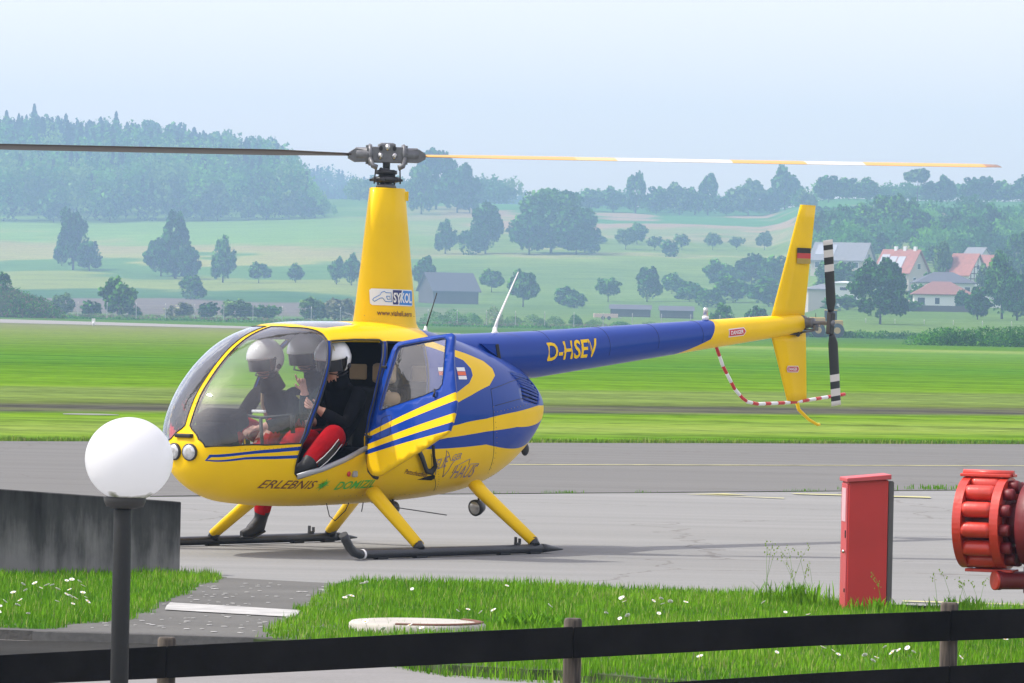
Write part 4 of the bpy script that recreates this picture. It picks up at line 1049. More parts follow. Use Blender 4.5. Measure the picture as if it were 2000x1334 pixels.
v = np.stack([XX, YY, ZZ], -1).reshape(-1, 3); nx = len(xs); ny = len(ys)
f = [(j * nx + i, j * nx + i + 1, (j + 1) * nx + i + 1, (j + 1) * nx + i) for j in range(ny - 1) for i in range(nx - 1)]
gm = mesh_np('ground', v, f)
_s = np.clip((XX - .047 * YY) / (.016 * np.abs(YY) + 1e-6), 0, 1); _s = _s * _s * (3 - 2 * _s) * 250 - 80 * np.clip((-XX - 60) / 100, 0, 1); _k = np.where(YY > 850, _s, _s * np.clip((YY - 700) / 150, 0, 1))
_a = gm.attributes.new('along', 'FLOAT', 'POINT'); _a.data.foreach_set('value', (YY + _k).astype(np.float32).ravel())
tag(link('ground', gm, M['fields'], smooth=True), 'green airfield grass running out to meadows and sloping fields', kind='structure')

def paving(name, c1, c2, streak=(.12, 1.2), rot=-38, k=.5, speck=0.0, crack=False):
    m, t, p = nodes(name); N = t.nodes; L = t.links
    ge = N.new('ShaderNodeNewGeometry')
    a = N.new('ShaderNodeTexNoise'); a.inputs['Detail'].default_value = 8; a.inputs['Roughness'].default_value = .6; a.inputs['Scale'].default_value = 1
    ma = N.new('ShaderNodeMapping'); ma.inputs['Scale'].default_value = (streak[0], streak[1], 1); ma.inputs['Rotation'].default_value = (0, 0, R_(rot)); L.new(ge.outputs['Position'], ma.inputs[0]); L.new(ma.outputs[0], a.inputs['Vector'])
    b = N.new('ShaderNodeTexNoise'); b.inputs['Scale'].default_value = 35; b.inputs['Detail'].default_value = 5; L.new(ge.outputs['Position'], b.inputs['Vector'])
    ad = N.new('ShaderNodeMath'); ad.operation = 'MULTIPLY_ADD'; ad.inputs[1].default_value = .45; L.new(b.outputs['Fac'], ad.inputs[0]); 
    sc = N.new('ShaderNodeMath'); sc.operation = 'MULTIPLY'; sc.inputs[1].default_value = .75; L.new(a.outputs['Fac'], sc.inputs[0]); L.new(sc.outputs[0], ad.inputs[2])
    cr_ = N.new('ShaderNodeValToRGB'); e = cr_.color_ramp.elements; e[0].position = .5 - .5 * k * .6; e[1].position = .5 + .5 * k * .9; e[0].color = (*c1, 1); e[1].color = (*c2, 1)
    L.new(ad.outputs[0], cr_.inputs[0]); last = cr_.outputs[0]
    if crack:
        vo = N.new('ShaderNodeTexVoronoi'); vo.feature = 'DISTANCE_TO_EDGE'; vo.inputs['Scale'].default_value = .16
        wn = N.new('ShaderNodeTexNoise'); wn.inputs['Scale'].default_value = 1.3; wn.inputs['Detail'].default_value = 6; L.new(ge.outputs['Position'], wn.inputs['Vector'])
        va = N.new('ShaderNodeVectorMath'); va.operation = 'ADD'; L.new(ge.outputs['Position'], va.inputs[0]); L.new(wn.outputs['Color'], va.inputs[1]); L.new(va.outputs[0], vo.inputs['Vector'])
        lt = N.new('ShaderNodeMath'); lt.operation = 'LESS_THAN'; lt.inputs[1].default_value = .0035; L.new(vo.outputs['Distance'], lt.inputs[0])
        mm = N.new('ShaderNodeMath'); mm.operation = 'MULTIPLY'; mm.inputs[1].default_value = .45; L.new(lt.outputs[0], mm.inputs[0])
        mx = N.new('ShaderNodeMix'); mx.data_type = 'RGBA'; mx.inputs[7].default_value = (.12, .11, .10, 1); L.new(mm.outputs[0], mx.inputs[0]); L.new(last, mx.inputs[6]); last = mx.outputs[2]
    if speck:
        vo = N.new('ShaderNodeTexVoronoi'); vo.inputs['Scale'].default_value = 7; L.new(ge.outputs['Position'], vo.inputs['Vector'])
        lt = N.new('ShaderNodeMath'); lt.operation = 'LESS_THAN'; lt.inputs[1].default_value = speck; L.new(vo.outputs['Distance'], lt.inputs[0])
        mx = N.new('ShaderNodeMix'); mx.data_type = 'RGBA'; mx.inputs[7].default_value = (.55, .55, .53, 1); L.new(lt.outputs[0], mx.inputs[0]); L.new(last, mx.inputs[6]); last = mx.outputs[2]
    L.new(last, p.inputs['Base Color']); p.inputs['Roughness'].default_value = .95; p.inputs['Specular IOR Level'].default_value = .03
    bp = N.new('ShaderNodeBump'); bp.inputs['Strength'].default_value = .35; bp.inputs['Distance'].default_value = .01; L.new(b.outputs['Fac'], bp.inputs['Height']); L.new(bp.outputs[0], p.inputs['Normal'])
    return m
M['concrete'] = paving('apron_concrete', (.180, .184, .178), (.272, .274, .265), (.10, 1.6), -2, .8, crack=True)
M['asphalt'] = paving('taxiway_asphalt', (.124, .125, .119), (.188, .187, .179), (.10, 1.4), -38, .8, crack=True)
M['path'] = paving('path_asphalt', (.18, .178, .172), (.27, .265, .26), (.8, 1.6), 0, .8)
M['slab'] = paving('cracked_slab', (.090, .090, .085), (.165, .165, .155), (.8, 1.6), 0, .8)
M['yline'] = mat('yellow_line', (.55, .52, .20), .8, var=.5, scale=3); M['wline'] = mat('white_line', (.42, .42, .40), .8, var=.35, scale=6)

def sheet(name, pts, m, label, z=0.0, jit=.0, kind='structure', side=None, step=.4):
    P = []
    for i in range(len(pts)):
        a = Vector((*pts[i], 0)); b = Vector((*pts[(i + 1) % len(pts)], 0)); k = max(1, int((b - a).length / step)) if jit else 1
        for s in range(k):
            q = a.lerp(b, s / k)
            if jit and s: q += Vector((random.gauss(0, jit), random.gauss(0, jit), 0))
            P.append((q.x, q.y))
    bm = bmesh.new(); vs = [bm.verts.new((x, y, z)) for x, y in P]; bm.faces.new(vs); bmesh.ops.triangulate(bm, faces=bm.faces)
    if side:
        lo = [bm.verts.new((x, y, z - side)) for x, y in P]
        for i in range(len(P)): bm.faces.new((vs[i], vs[(i + 1) % len(P)], lo[(i + 1) % len(P)], lo[i]))
    bmesh.ops.recalc_face_normals(bm, faces=bm.faces)
    me = bpy.data.meshes.new(name); bm.to_mesh(me); bm.free()
    for q in me.polygons:
        if abs(q.normal.z) > .5 and q.normal.z < 0: q.flip()
    return tag(link(name, me, m), label, kind=kind)
sheet('apron', [(-40, 31.0), (40, 31.0), (40, 89.3), (-40, 22.1 + 0)], M['concrete'], 'pale grey concrete apron under the helicopter', 0.0) if False else None
sheet('apron', [(-30, 31.2), (30, 31.2), (30, 80.9), (0, 55.7), (-22, 37.2), (-30, 34)], M['concrete'], 'pale grey concrete apron under the helicopter', 0.0)
sheet('taxiway', [(-22, 37.32), (0, 55.82), (30, 81.02), (60, 106), (60, 122.6), (30, 100.1), (0, 78.0), (-30, 55.9), (-60, 33.8), (-60, 5)], M['asphalt'], 'grey asphalt taxiway behind the helicopter', .004, jit=.02, step=.5)
sheet('yellow_line', [(0.0, 66.3), (30, 85.9), (30, 86.07), (0.0, 66.47)], M['yline'], 'thin yellow line along the taxiway', .010, kind='structure', jit=.012)
sheet('yellow_arrow', [(1.91, 56.55), (2.6, 56.75), (2.35, 57.05)], M['yline'], 'yellow arrow mark on the apron edge', .010)
sheet('yellow_arrow', [(1.95, 56.50), (2.95, 56.0), (2.93, 55.85)], M['yline'], 'yellow arrow tail mark on the apron edge', .011)
sheet('yellow_line', [(3.1, 57.55), (4.6, 57.3), (4.6, 57.0), (3.15, 57.3)], M['yline'], 'short yellow line at the apron edge', .012)
sheet('yellow_line', [(2.70, 35.75), (3.9, 35.55), (3.9, 35.47), (2.70, 35.66)], M['yline'], 'yellow line beside the red cabinet', .010)
sheet('path', [(-30, 10), (30, 10), (30, 31.5), (-30, 31.5)], M['path'], 'grey asphalt footpath behind the fence', -.05)
sheet('kerb_strip', [(-12, 29.0), (-2.9, 28.75), (-1.6, 28.6), (-1.0, 28.9), (-1.2, 30.3), (-12, 31.1)], paving('dark_concrete', (.018, .018, .017), (.050, .050, .046), (.8, 1.6), 0, .8), 'flat dark concrete strip along the foot of the kerb', -.045, jit=.02)  # flat dark sheet, widens the dark band below the kerb edge
sheet('slab', [(-2.75, 30.42), (-1.20, 30.20), (-.70, 33.2), (-1.15, 36.5), (-2.02, 37.0), (-2.3, 35), (-2.2, 32.9)], M['slab'], 'dark grey paved slab strewn with white petals', .006, side=.06)
sheet('white_stripe', [(-2.16, 33.62), (-1.30, 33.05), (-1.30, 32.3), (-2.14, 32.82)], M['wline'], 'faded white stripe across the dark slab', .012, jit=.01)
# petals lying on the slab
mb = MB(); 
for k in range(190):
    x = random.uniform(-2.5, -.9); y = random.uniform(30.6, 36.3)
    if not inpoly(x, y, [(-2.70, 30.5), (-1.22, 30.3), (-.75, 33.2), (-1.2, 36.3), (-2.02, 36.8), (-2.3, 35), (-2.2, 32.9)]): continue
    r = random.uniform(.006, .016); mb.sphere((x, y, .010), r, sc=(1.6, 1.3, .15), u=6, v=4)
tag(mb.build('petals', mat('faded_petal', (.48, .48, .46), .8)), 'white petals scattered on the dark slab', kind='stuff')
# kerb at the lower left
sheet('kerb', [(-12, 31.05), (-2.95, 30.50), (-1.30, 30.22), (-1.30, 30.34), (-2.95, 30.66), (-12, 31.25)], mat('kerb_concrete', (.085, .083, .076), .9, var=.35, scale=5, bump=.5, bscale=30), 'low weathered concrete kerb below the grass', .008, side=.07, jit=.004)

# airfield bits far away: pale perimeter road on the left
sheet('perimeter_road', [(-140, 640), (-53, 545), (-28, 528), (-5, 500), (-5, 512), (-31, 600), (-68, 690), (-140, 800)], paving('road_pale', (.22, .21, .20), (.30, .285, .27), (.1, .3), 0), 'pale perimeter road across the left of the airfield', .02)

# ------------------------------------------------------------------ foreground turf
def leafmat(name, c1, c2, c3=None, trans=.25, up=0.0):
    m, t, p = nodes(name); N = t.nodes; L = t.links
    at = N.new('ShaderNodeAttribute'); at.attribute_name = 'tone'
    cr_ = N.new('ShaderNodeValToRGB'); e = cr_.color_ramp.elements; e[0].color = (*c1, 1); e[1].color = (*c2, 1)
    if c3: q = e.new(.9); q.color = (*c2, 1); e[-1].color = (*c3, 1)
    L.new(at.outputs['Fac'], cr_.inputs[0]); L.new(cr_.outputs[0], p.inputs['Base Color']); p.inputs['Roughness'].default_value = .7; p.inputs['Specular IOR Level'].default_value = .06
    if up:                                                # turf: blades shade like the sward they belong to
        g_ = N.new('ShaderNodeNewGeometry'); sc_ = N.new('ShaderNodeVectorMath'); sc_.operation = 'SCALE'; sc_.inputs['Scale'].default_value = 1 - up; L.new(g_.outputs['Normal'], sc_.inputs[0])
        ad_ = N.new('ShaderNodeVectorMath'); ad_.operation = 'ADD'; ad_.inputs[1].default_value = (0, 0, up); L.new(sc_.outputs[0], ad_.inputs[0]); nm_ = N.new('ShaderNodeVectorMath'); nm_.operation = 'NORMALIZE'; L.new(ad_.outputs[0], nm_.inputs[0]); L.new(nm_.outputs[0], p.inputs['Normal'])
    tl = N.new('ShaderNodeBsdfTranslucent'); L.new(cr_.outputs[0], tl.inputs[0]); mx = N.new('ShaderNodeMixShader'); mx.inputs[0].default_value = trans
    L.new(p.outputs[0], mx.inputs[1]); L.new(tl.outputs[0], mx.inputs[2]); L.new(mx.outputs[0], t.nodes['Material Output'].inputs[0])
    return m
M['grass'] = leafmat('grass_blade', (.06, .20, .004), (.17, .37, .012), (.30, .34, .10), .30, up=.5)
M['grass_far'] = leafmat('meadow_grass', (.10, .22, .012), (.22, .33, .04), (.36, .38, .14), .2, up=.8)
M['soil'] = mat('turf_soil', (.045, .075, .015), .95, var=.5, scale=3, bump=.6, bscale=12)
def blades(name, poly, dens_, hmin, hmax, wd, m, label, z0=0.0, zfn=None, clump=.35, lean=.35):
    P = np.array(poly); x0, y0 = P.min(0); x1, y1 = P.max(0); n = int((x1 - x0) * (y1 - y0) * dens_)
    x = rng.uniform(x0, x1, n); y = rng.uniform(y0, y1, n); ins = np.zeros(n, bool); j = len(P) - 1
    for i in range(len(P)):
        xi, yi = P[i]; xj, yj = P[j]
        c = ((yi > y) != (yj > y)) & (x < (xj - xi) * (y - yi) / (yj - yi + 1e-12) + xi); ins ^= c; j = i
    x, y = x[ins], y[ins]; n = len(x)
    nb = np.sin(x * 3.1 + 1.3) * np.sin(y * 2.3) + .6 * np.sin(x * 9.7 + y * 4.1) + .5 * np.sin(x * 23 - y * 17)
    h = (hmin + (hmax - hmin) * rng.random(n) ** 1.6) * (1 + clump * .5 * nb); a = rng.uniform(0, 2 * math.pi, n); w_ = wd * (.6 + .8 * rng.random(n))
    lx = np.cos(a) * h * lean * rng.random(n) * 1.6; ly = np.sin(a) * h * lean * rng.random(n) * 1.6
    px_ = np.cos(a + 1.57) * w_ / 2; py_ = np.sin(a + 1.57) * w_ / 2; z = (zfn(x, y) if zfn else np.zeros(n)) + z0
    b = np.zeros((n, 5, 3)); 
    b[:, 0] = np.stack([x - px_, y - py_, z - .01], -1); b[:, 1] = np.stack([x + px_, y + py_, z - .01], -1)
    b[:, 2] = np.stack([x + px_ * .8 + lx * .35, y + py_ * .8 + ly * .35, z + h * .55], -1); b[:, 3] = np.stack([x - px_ * .8 + lx * .35, y - py_ * .8 + ly * .35, z + h * .55], -1)
    b[:, 4] = np.stack([x + lx, y + ly, z + h], -1)
    base = (np.arange(n) * 5)[:, None]
    F = np.concatenate([base + [0, 1, 2], base + [0, 2, 3], base + [3, 2, 4]]).astype(np.int32)
    me = mesh_np(name, b.reshape(-1, 3), F)
    nb2 = np.sin(x * 1.7 - y * .9) * np.sin(y * 1.1 + x * .6); tone = np.clip(.40 + .16 * nb + .14 * nb2 + rng.normal(0, .2, n), 0, 1); tone = np.where(rng.random(n) < .08 + .06 * (nb2 > .3), .98, np.minimum(tone, .86))
    at = me.attributes.new('tone', 'FLOAT', 'POINT'); at.data.foreach_set('value', np.repeat(tone, 5).astype(np.float32))
    return tag(link(name, me, m), label, kind='stuff')
def jag(P, j=.05, step=.15):
    out = []
    for i in range(len(P)):
        a = Vector(P[i]); b = Vector(P[(i + 1) % len(P)]); k = max(1, int((b - a).length / step))
        for s in range(k): q = a.lerp(b, s / k); out.append((q.x + random.gauss(0, j), q.y + random.gauss(0, j)))
    return out
LEFT = [(-9, 31.2), (-2.95, 30.62), (-2.72, 30.58), (-2.25, 31.9), (-2.22, 33.2), (-2.15, 34.6), (-2.05, 36.3), (-1.99, 37.1), (-2.25, 37.5), (-9, 36.0)]
RIGHT = [(-1.40, 30.2), (-1.0, 29.9), (-.35, 28.30), (.31, 28.0), (.86, 27.45), (2.2, 26.9), (5.5, 26.6), (12, 26.0), (12, 35.8), (3.6, 35.2), (2.9, 34.7), (2.6, 34.5), (2.2, 35.6), (1.6, 36.3), (.04, 36.9), (-1.09, 37.0), (-1.15, 36.4), (-1.22, 35.0), (-1.28, 33.6), (-1.33, 32.2), (-1.38, 31.2)]
sheet('verge', jag(LEFT, .02), M['soil'], 'grass verge in front of the concrete wall', .004, side=.06)
sheet('verge', jag(RIGHT, .02), M['soil'], 'grass verge between the fence and the apron', .0045, side=.06)
COVER = [(-.78, 31.75), (-.05, 31.75), (.0, 32.0), (.0, 33.2), (-.1, 33.4), (-.8, 33.4)]
blades('grass', jag(LEFT, .035), 3000, .02, .075, .006, M['grass'], 'bright green grass with daisies before the concrete wall')
g2 = blades('grass', jag(RIGHT, .035), 2700, .02, .075, .006, M['grass'], 'bright green grass around the manhole cover')
# ragged grass hanging over the lower edge of the verge, and a dandelion tuft with tall stems by the cabinet
blades('grass', [(-1.0, 29.7), (-.35, 28.15), (.86, 27.3), (2.2, 26.75), (5.5, 26.45), (5.5, 26.62), (2.2, 26.95), (.86, 27.5), (-.35, 28.35), (-1.0, 29.9)], 1800, .03, .08, .006, M['grass'], 'ragged grass fringe along the lower verge edge', z0=-.05)

e0 = lambda x: 78.0 + .737 * x
blades('airfield_grass', [(-9.5, e0(-9.5) - .05), (10, e0(10) - .05), (10.5, e0(10) + 1.2), (-9.5, e0(-9.5) + 1.2)], 500, .02, .08, .010, M['grass_far'], 'ragged grass edge along the far side of the taxiway')

def tuft(name, x, y, n, h, spread, label, stems=0, z=0.0, wd=.010):
    b = []; F = []; tn = []
    for k in range(n + stems):
        a = random.uniform(0, 6.28); st = k >= n; r = random.uniform(0, spread); bx = x + math.cos(a) * r; by = y + math.sin(a) * r
        hh = h * (random.uniform(.5, 1) if not st else random.uniform(1.5, 2.6)); w_ = wd * (1 if not st else .22); ln = hh * random.uniform(.1, .6 if not st else .35)
        a2 = random.uniform(0, 6.28); pts = []
        for s in (0, .4, .75, 1): pts.append(Vector((bx + math.cos(a2) * ln * s * s, by + math.sin(a2) * ln * s * s, z + hh * s * (1 - .12 * s))))
        pp = Vector((-math.sin(a2), math.cos(a2), 0)) * w_ / 2 if not st else Vector((w_ / 2, 0, 0))
        o = len(b)
        for s, p in zip((1, 1, .7, .08), pts): b += [p - pp * s, p + pp * s]
        for i in range(3): F.append((o + 2 * i, o + 2 * i + 1, o + 2 * i + 3, o + 2 * i + 2))
        tn += [random.uniform(.1, .7)] * 8
        if st:
            for i in range(7):
                f = .6 + .4 * i / 7; q = pts[2].lerp(pts[3], (f - .6) / .4) + Vector((random.gauss(0, .012), random.gauss(0, .012), 0)); o = len(b); r2 = random.uniform(.003, .006)
                b += [q + Vector((-r2, 0, 0)), q + Vector((0, 0, -r2 * 1.5)), q + Vector((r2, 0, 0)), q + Vector((0, 0, r2 * 1.5))]; F.append((o, o + 1, o + 2, o + 3)); tn += [.95] * 4
    me = mesh_np(name, b, F); at = me.attributes.new('tone', 'FLOAT', 'POINT'); at.data.foreach_set('value', tn)
    return tag(link(name, me, M['grass']), label, 'plant')
tuft('weed_clump', 1.93, 34.9, 260, .20, .28, 'bushy weed clump with tall dry stems left of the red cabinet', stems=11)
tuft('weed_clump', 2.42, 34.05, 140, .14, .22, 'leafy weeds growing against the foot of the red cabinet', stems=2)
tuft('weed_clump', 3.02, 34.6, 150, .13, .26, 'wispy weeds right of the red cabinet foot', stems=7)
tuft('weed_clump', .16, 31.7, 200, .13, .24, 'broad leafy weed patch just right of the manhole cover', wd=.022)
tuft('weed_clump', .38, 31.3, 120, .10, .20, 'low leafy weed patch beyond the fence post right of the manhole', wd=.02)
for i, (x, n, s) in enumerate([(.40, 26, .10), (.62, 80, .22), (1.45, 26, .20), (3.3, 40, .3), (-2.9, 20, .2), (-.1, 18, .3)]):
    lab = ['small weed sprig in the apron joint behind the tail of the skid', 'longest weed row in the apron joint behind the skid', 'thin weeds in the apron joint left of the yellow arrow', 'weeds in the apron joint left of the red cabinet', 'weeds in the apron joint beside the globe lamp', 'faint weeds in the apron joint under the rear landing leg'][i]
    b = tuft('joint_weed', 0, 0, n, .05, .5, lab, wd=.012); b.scale = (s * 2.2, s * .6, 1); b.location = (x, 55.76 + .84 * x, 0); b.rotation_euler = (0, 0, R_(40)); b['kind'] = 'stuff'; del b['category']
for i, x in enumerate((4.15, 4.9, 5.6)):
    b = tuft('joint_weed', 0, 0, 90, .08, .5, ['green weed strip in the apron joint between cabinet and red drum', 'middle weed strip in the joint just left of the red drum', 'weed strip in the joint behind the red drum'][i], wd=.014); b.scale = (1.1, .5, 1); b.location = (x, 58.3 + .84 * (x - 3.7) + .9, 0); b.rotation_euler = (0, 0, R_(40)); b['kind'] = 'stuff'; del b['category']

# daisies: one mesh pair, many individuals
mb = MB(); 
for k in range(9):
    a = 2 * math.pi * k / 9; mb.box((.012 * math.cos(a), .012 * math.sin(a), .002), (.016, .008, .002), Matrix.Rotation(a, 3, 'Z') @ Matrix.Rotation(-.25, 3, 'Y'))
pet = mb.mesh('petals'); pet.materials.append(M['white'])
mb = MB(); mb.sphere((0, 0, .003), .0065, sc=(1, 1, .6), u=8, v=5); eye = mb.mesh('flower_eye'); eye.materials.append(mat('daisy_eye', (.75, .5, .04), .7))
mb = MB(); mb.tube((0, 0, -.11), (0, 0, 0), .0012, n=5); stm = mb.mesh('stem'); stm.materials.append(mat('stem_green', (.08, .18, .03), .7))
dz = [(px, py) for px, py in [(10, 1190), (20, 1172), (8, 1196), (45, 1180), (50, 1172), (60, 1162), (55, 1142), (78, 1140), (102, 1148), (112, 1146), (123, 1150), (140, 1160), (150, 1140), (165, 1142), (172, 1155), (158, 1168), (178, 1172), (122, 1182), (153, 1183), (66, 1198), (40, 1200), (140, 1142), (172, 1142), (148, 1165), (182, 1178), (146, 1152), (90, 1146), (36, 1165),
      (718, 1141), (725, 1141), (690, 1167), (697, 1165), (684, 1172), (815, 1154), (566, 1222), (590, 1223), (655, 1226), (725, 1222), (760, 1230), (812, 1228), (835, 1232), (860, 1238), (905, 1192), (925, 1196), (950, 1200), (975, 1190), (1000, 1150), (1085, 1186), (1223, 1168), (1226, 1175), (1230, 1180), (1287, 1172), (1302, 1175), (1305, 1178), (1320, 1178), (1195, 1200), (1237, 1203), (1222, 1208), (1298, 1200), (1502, 1184), (1545, 1196), (1590, 1204), (1350, 1180), (1380, 1215),
      (1624, 1267), (1640, 1268), (1620, 1275), (1650, 1277), (1702, 1281), (1718, 1288), (1725, 1282), (1741, 1265), (1755, 1274), (1759, 1270), (1768, 1270), (1785, 1273), (1797, 1279), (1976, 1252), (1890, 1287), (1440, 1262), (1380, 1290), (1470, 1275), (1530, 1272), (1330, 1275), (1405, 1275), (890, 1305), (880, 1300), (905, 1308)]]
first = None
for px, py in dz:
    d = (1.9 - .10) * FPX / max(60, py - (616 + (px - 1000) * .0209)); x = wx(px, d)
    if not (inpoly(x, d, LEFT) or inpoly(x, d, RIGHT)): continue
    r = empty('daisy', (x, d, .10 + random.uniform(-.01, .03)), random.uniform(0, 6)); r.rotation_euler[0] = random.uniform(.2, .8) ; s = random.uniform(.62, .95); r.scale = (s, s, s)
    tag(r, 'small white daisy open in the short foreground grass', 'flower', 'daisies in the foreground grass')
    for nm, me in (('petals', pet), ('flower_eye', eye), ('stem', stm)):
        o = bpy.data.objects.new(nm, me); col.objects.link(o); o.parent = r

# manhole ring
mb = MB(); mb.lathe([(.41, -.1), (.41, .045), (.395, .058), (.36, .059), (.02, .064)], n=56)
mc = mb.build('manhole', mat('cover_concrete', (.44, .42, .37), .85, var=.2, scale=6, bump=.3, bscale=40)); mc.location = (-.53, 31.3, 0); tag(mc, 'round concrete manhole cover set in the grass', 'manhole cover')
mb = MB(); mb.path([(.372 * math.cos(s), .372 * math.sin(s), .061) for s in np.linspace(-1.9, .75, 26)], .017, 6, flat=(.45, 1.6)); 
me = mb.mesh('iron_ring'); link('iron_ring', me, mat('rusty_iron', (.16, .065, .04), .8, var=.4), mc)

# ------------------------------------------------------------------ foreground things
# weathered wall
def wall_mat():
    m, t, p = nodes('stained_concrete'); N = t.nodes; L = t.links
    co = N.new('ShaderNodeTexCoord'); mp = N.new('ShaderNodeMapping'); mp.inputs['Scale'].default_value = (5.5, 1, .8); L.new(co.outputs['Object'], mp.inputs[0])
    a = N.new('ShaderNodeTexNoise'); a.inputs['Scale'].default_value = 1; a.inputs['Detail'].default_value = 9; a.inputs['Roughness'].default_value = .65; L.new(mp.outputs[0], a.inputs['Vector'])
    b = N.new('ShaderNodeTexNoise'); b.inputs['Scale'].default_value = 3; b.inputs['Detail'].default_value = 8; L.new(co.outputs['Object'], b.inputs['Vector'])
    se = N.new('ShaderNodeSeparateXYZ'); L.new(co.outputs['Object'], se.inputs[0])
    mr = N.new('ShaderNodeMapRange'); mr.inputs['From Min'].default_value = .05; mr.inputs['From Max'].default_value = .6; mr.inputs['To Min'].default_value = .20; mr.inputs['To Max'].default_value = -.22; L.new(se.outputs[2], mr.inputs[0])
    ad = N.new('ShaderNodeMath'); ad.operation = 'ADD'; L.new(a.outputs['Fac'], ad.inputs[0]); L.new(mr.outputs[0], ad.inputs[1])
    ad2 = N.new('ShaderNodeMath'); ad2.operation = 'MULTIPLY_ADD'; ad2.inputs[1].default_value = .4; L.new(b.outputs['Fac'], ad2.inputs[0]); L.new(ad.outputs[0], ad2.inputs[2])
    cr_ = N.new('ShaderNodeValToRGB'); e = cr_.color_ramp.elements; e[0].position = .45; e[0].color = (.014, .014, .013, 1); e[1].position = .92; e[1].color = (.20, .195, .19, 1); q = e.new(.68); q.color = (.055, .055, .053, 1)
    L.new(ad2.outputs[0], cr_.inputs[0]); L.new(cr_.outputs[0], p.inputs['Base Color']); p.inputs['Roughness'].default_value = .9
    bp = N.new('ShaderNodeBump'); bp.inputs['Strength'].default_value = .5; bp.inputs['Distance'].default_value = .01; L.new(b.outputs['Fac'], bp.inputs['Height']); L.new(bp.outputs[0], p.inputs['Normal'])
    return m
A = Vector((-9.0, 33.9, 0)); B_ = Vector((-2.33, 37.35, 0)); d = (B_ - A).normalized(); n_ = Vector((-d.y, d.x, 0)); Lw = (B_ - A).length
ww = empty('concrete_wall', A, math.atan2(d.y, d.x)); tag(ww, 'dark streaked concrete wall behind the globe lamp', 'wall')
pan = [0, Lw]
for i in range(1):
    x0, x1 = pan[i] + .004, pan[i + 1] - .004; h0 = .99 - .47 * x0 / Lw; h1 = .99 - .47 * x1 / Lw
    mb = MB(); mb.prism([(x0, -.2), (x1, -.2), (x1, h1), (x0, h0)], 0, .16, lambda u, v, h: (u, h, v)); bmesh.ops.bevel(mb.bm, geom=mb.bm.edges[:], offset=.006, segments=1, affect='EDGES')
    mb.build('wall_panel', M.setdefault('wallm', wall_mat()), ww)

# globe lamp
M['globe'] = None
m, t, p = nodes('opal_globe'); N = t.nodes; L = t.links
co = N.new('ShaderNodeTexCoord'); se = N.new('ShaderNodeSeparateXYZ'); L.new(co.outputs['Object'], se.inputs[0])
nz = N.new('ShaderNodeTexNoise'); nz.inputs['Scale'].default_value = 14; nz.inputs['Detail'].default_value = 7; L.new(co.outputs['Object'], nz.inputs['Vector'])
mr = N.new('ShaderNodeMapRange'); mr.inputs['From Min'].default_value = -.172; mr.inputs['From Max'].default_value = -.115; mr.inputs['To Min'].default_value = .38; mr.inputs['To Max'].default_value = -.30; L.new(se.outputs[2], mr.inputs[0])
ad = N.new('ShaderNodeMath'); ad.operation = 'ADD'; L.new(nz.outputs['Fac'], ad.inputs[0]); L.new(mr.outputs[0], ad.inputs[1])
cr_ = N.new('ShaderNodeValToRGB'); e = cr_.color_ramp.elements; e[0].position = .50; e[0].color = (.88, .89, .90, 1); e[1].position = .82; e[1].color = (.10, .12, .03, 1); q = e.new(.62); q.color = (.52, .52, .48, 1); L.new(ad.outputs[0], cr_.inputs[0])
L.new(cr_.outputs[0], p.inputs['Base Color']); p.inputs['Roughness'].default_value = .25; tl = N.new('ShaderNodeBsdfTranslucent'); L.new(cr_.outputs[0], tl.inputs[0]); mxg = N.new('ShaderNodeMixShader'); mxg.inputs[0].default_value = .5; L.new(p.outputs[0], mxg.inputs[1]); L.new(tl.outputs[0], mxg.inputs[2]); L.new(mxg.outputs[0], t.nodes['Material Output'].inputs[0])
M['globe'] = m
lamp = empty('globe_lamp', (-1.62, 22, -.2)); lamp.rotation_euler = (0, 0, 0); tag(lamp, 'white globe lamp on a dark grey post at the left', 'lamp')
g = MB().sphere((0, 0, 0), .185, sc=(1, 1, .955), u=64, v=40).build('lamp_globe', M['globe'], lamp, (.022, 0, 1.462))
postm = mat('post_grey', (.012, .014, .014), .6, var=.3, scale=12, bump=.12, bscale=60)
mb = MB(); mb.lathe([(.038, -.3), (.038, 1.24), (.036, 1.262)], (0, 0, 0), n=32); mb.build('lamp_post', postm, lamp)
mb = MB(); mb.lathe([(.045, 1.255), (.078, 1.262), (.088, 1.285), (.090, 1.302), (.070, 1.306)], (.008, 0, 0), n=32); mb.build('lamp_collar', mat('collar_dark', (.035, .035, .033), .6), lamp)

# two-rail fence
M['board'] = mat('stained_board', (.013, .0125, .012), .9, var=.5, scale=4, bump=.35, bscale=18, spec=.03)
m, t, p = nodes('weathered_post'); N = t.nodes; L = t.links; co = N.new('ShaderNodeTexCoord'); mp = N.new('ShaderNodeMapping'); mp.inputs['Scale'].default_value = (14, 14, 1.4); L.new(co.outputs['Object'], mp.inputs[0])
nz = N.new('ShaderNodeTexNoise'); nz.inputs['Scale'].default_value = 3; nz.inputs['Detail'].default_value = 6; L.new(mp.outputs[0], nz.inputs['Vector']); cr_ = N.new('ShaderNodeValToRGB'); e = cr_.color_ramp.elements; e[0].position = .35; e[0].color = (.030, .025, .020, 1); e[1].position = .7; e[1].color = (.13, .105, .078, 1)
L.new(nz.outputs['Fac'], cr_.inputs[0]); L.new(cr_.outputs[0], p.inputs['Base Color']); p.inputs['Roughness'].default_value = .9
bp = N.new('ShaderNodeBump'); bp.inputs['Strength'].default_value = .5; bp.inputs['Distance'].default_value = .006; L.new(nz.outputs['Fac'], bp.inputs['Height']); L.new(bp.outputs[0], p.inputs['Normal']); M['fpost'] = m
fence = empty('wooden_fence', (0, 24, -.2)); tag(fence, 'low dark two-rail wooden fence across the foreground', 'fence')
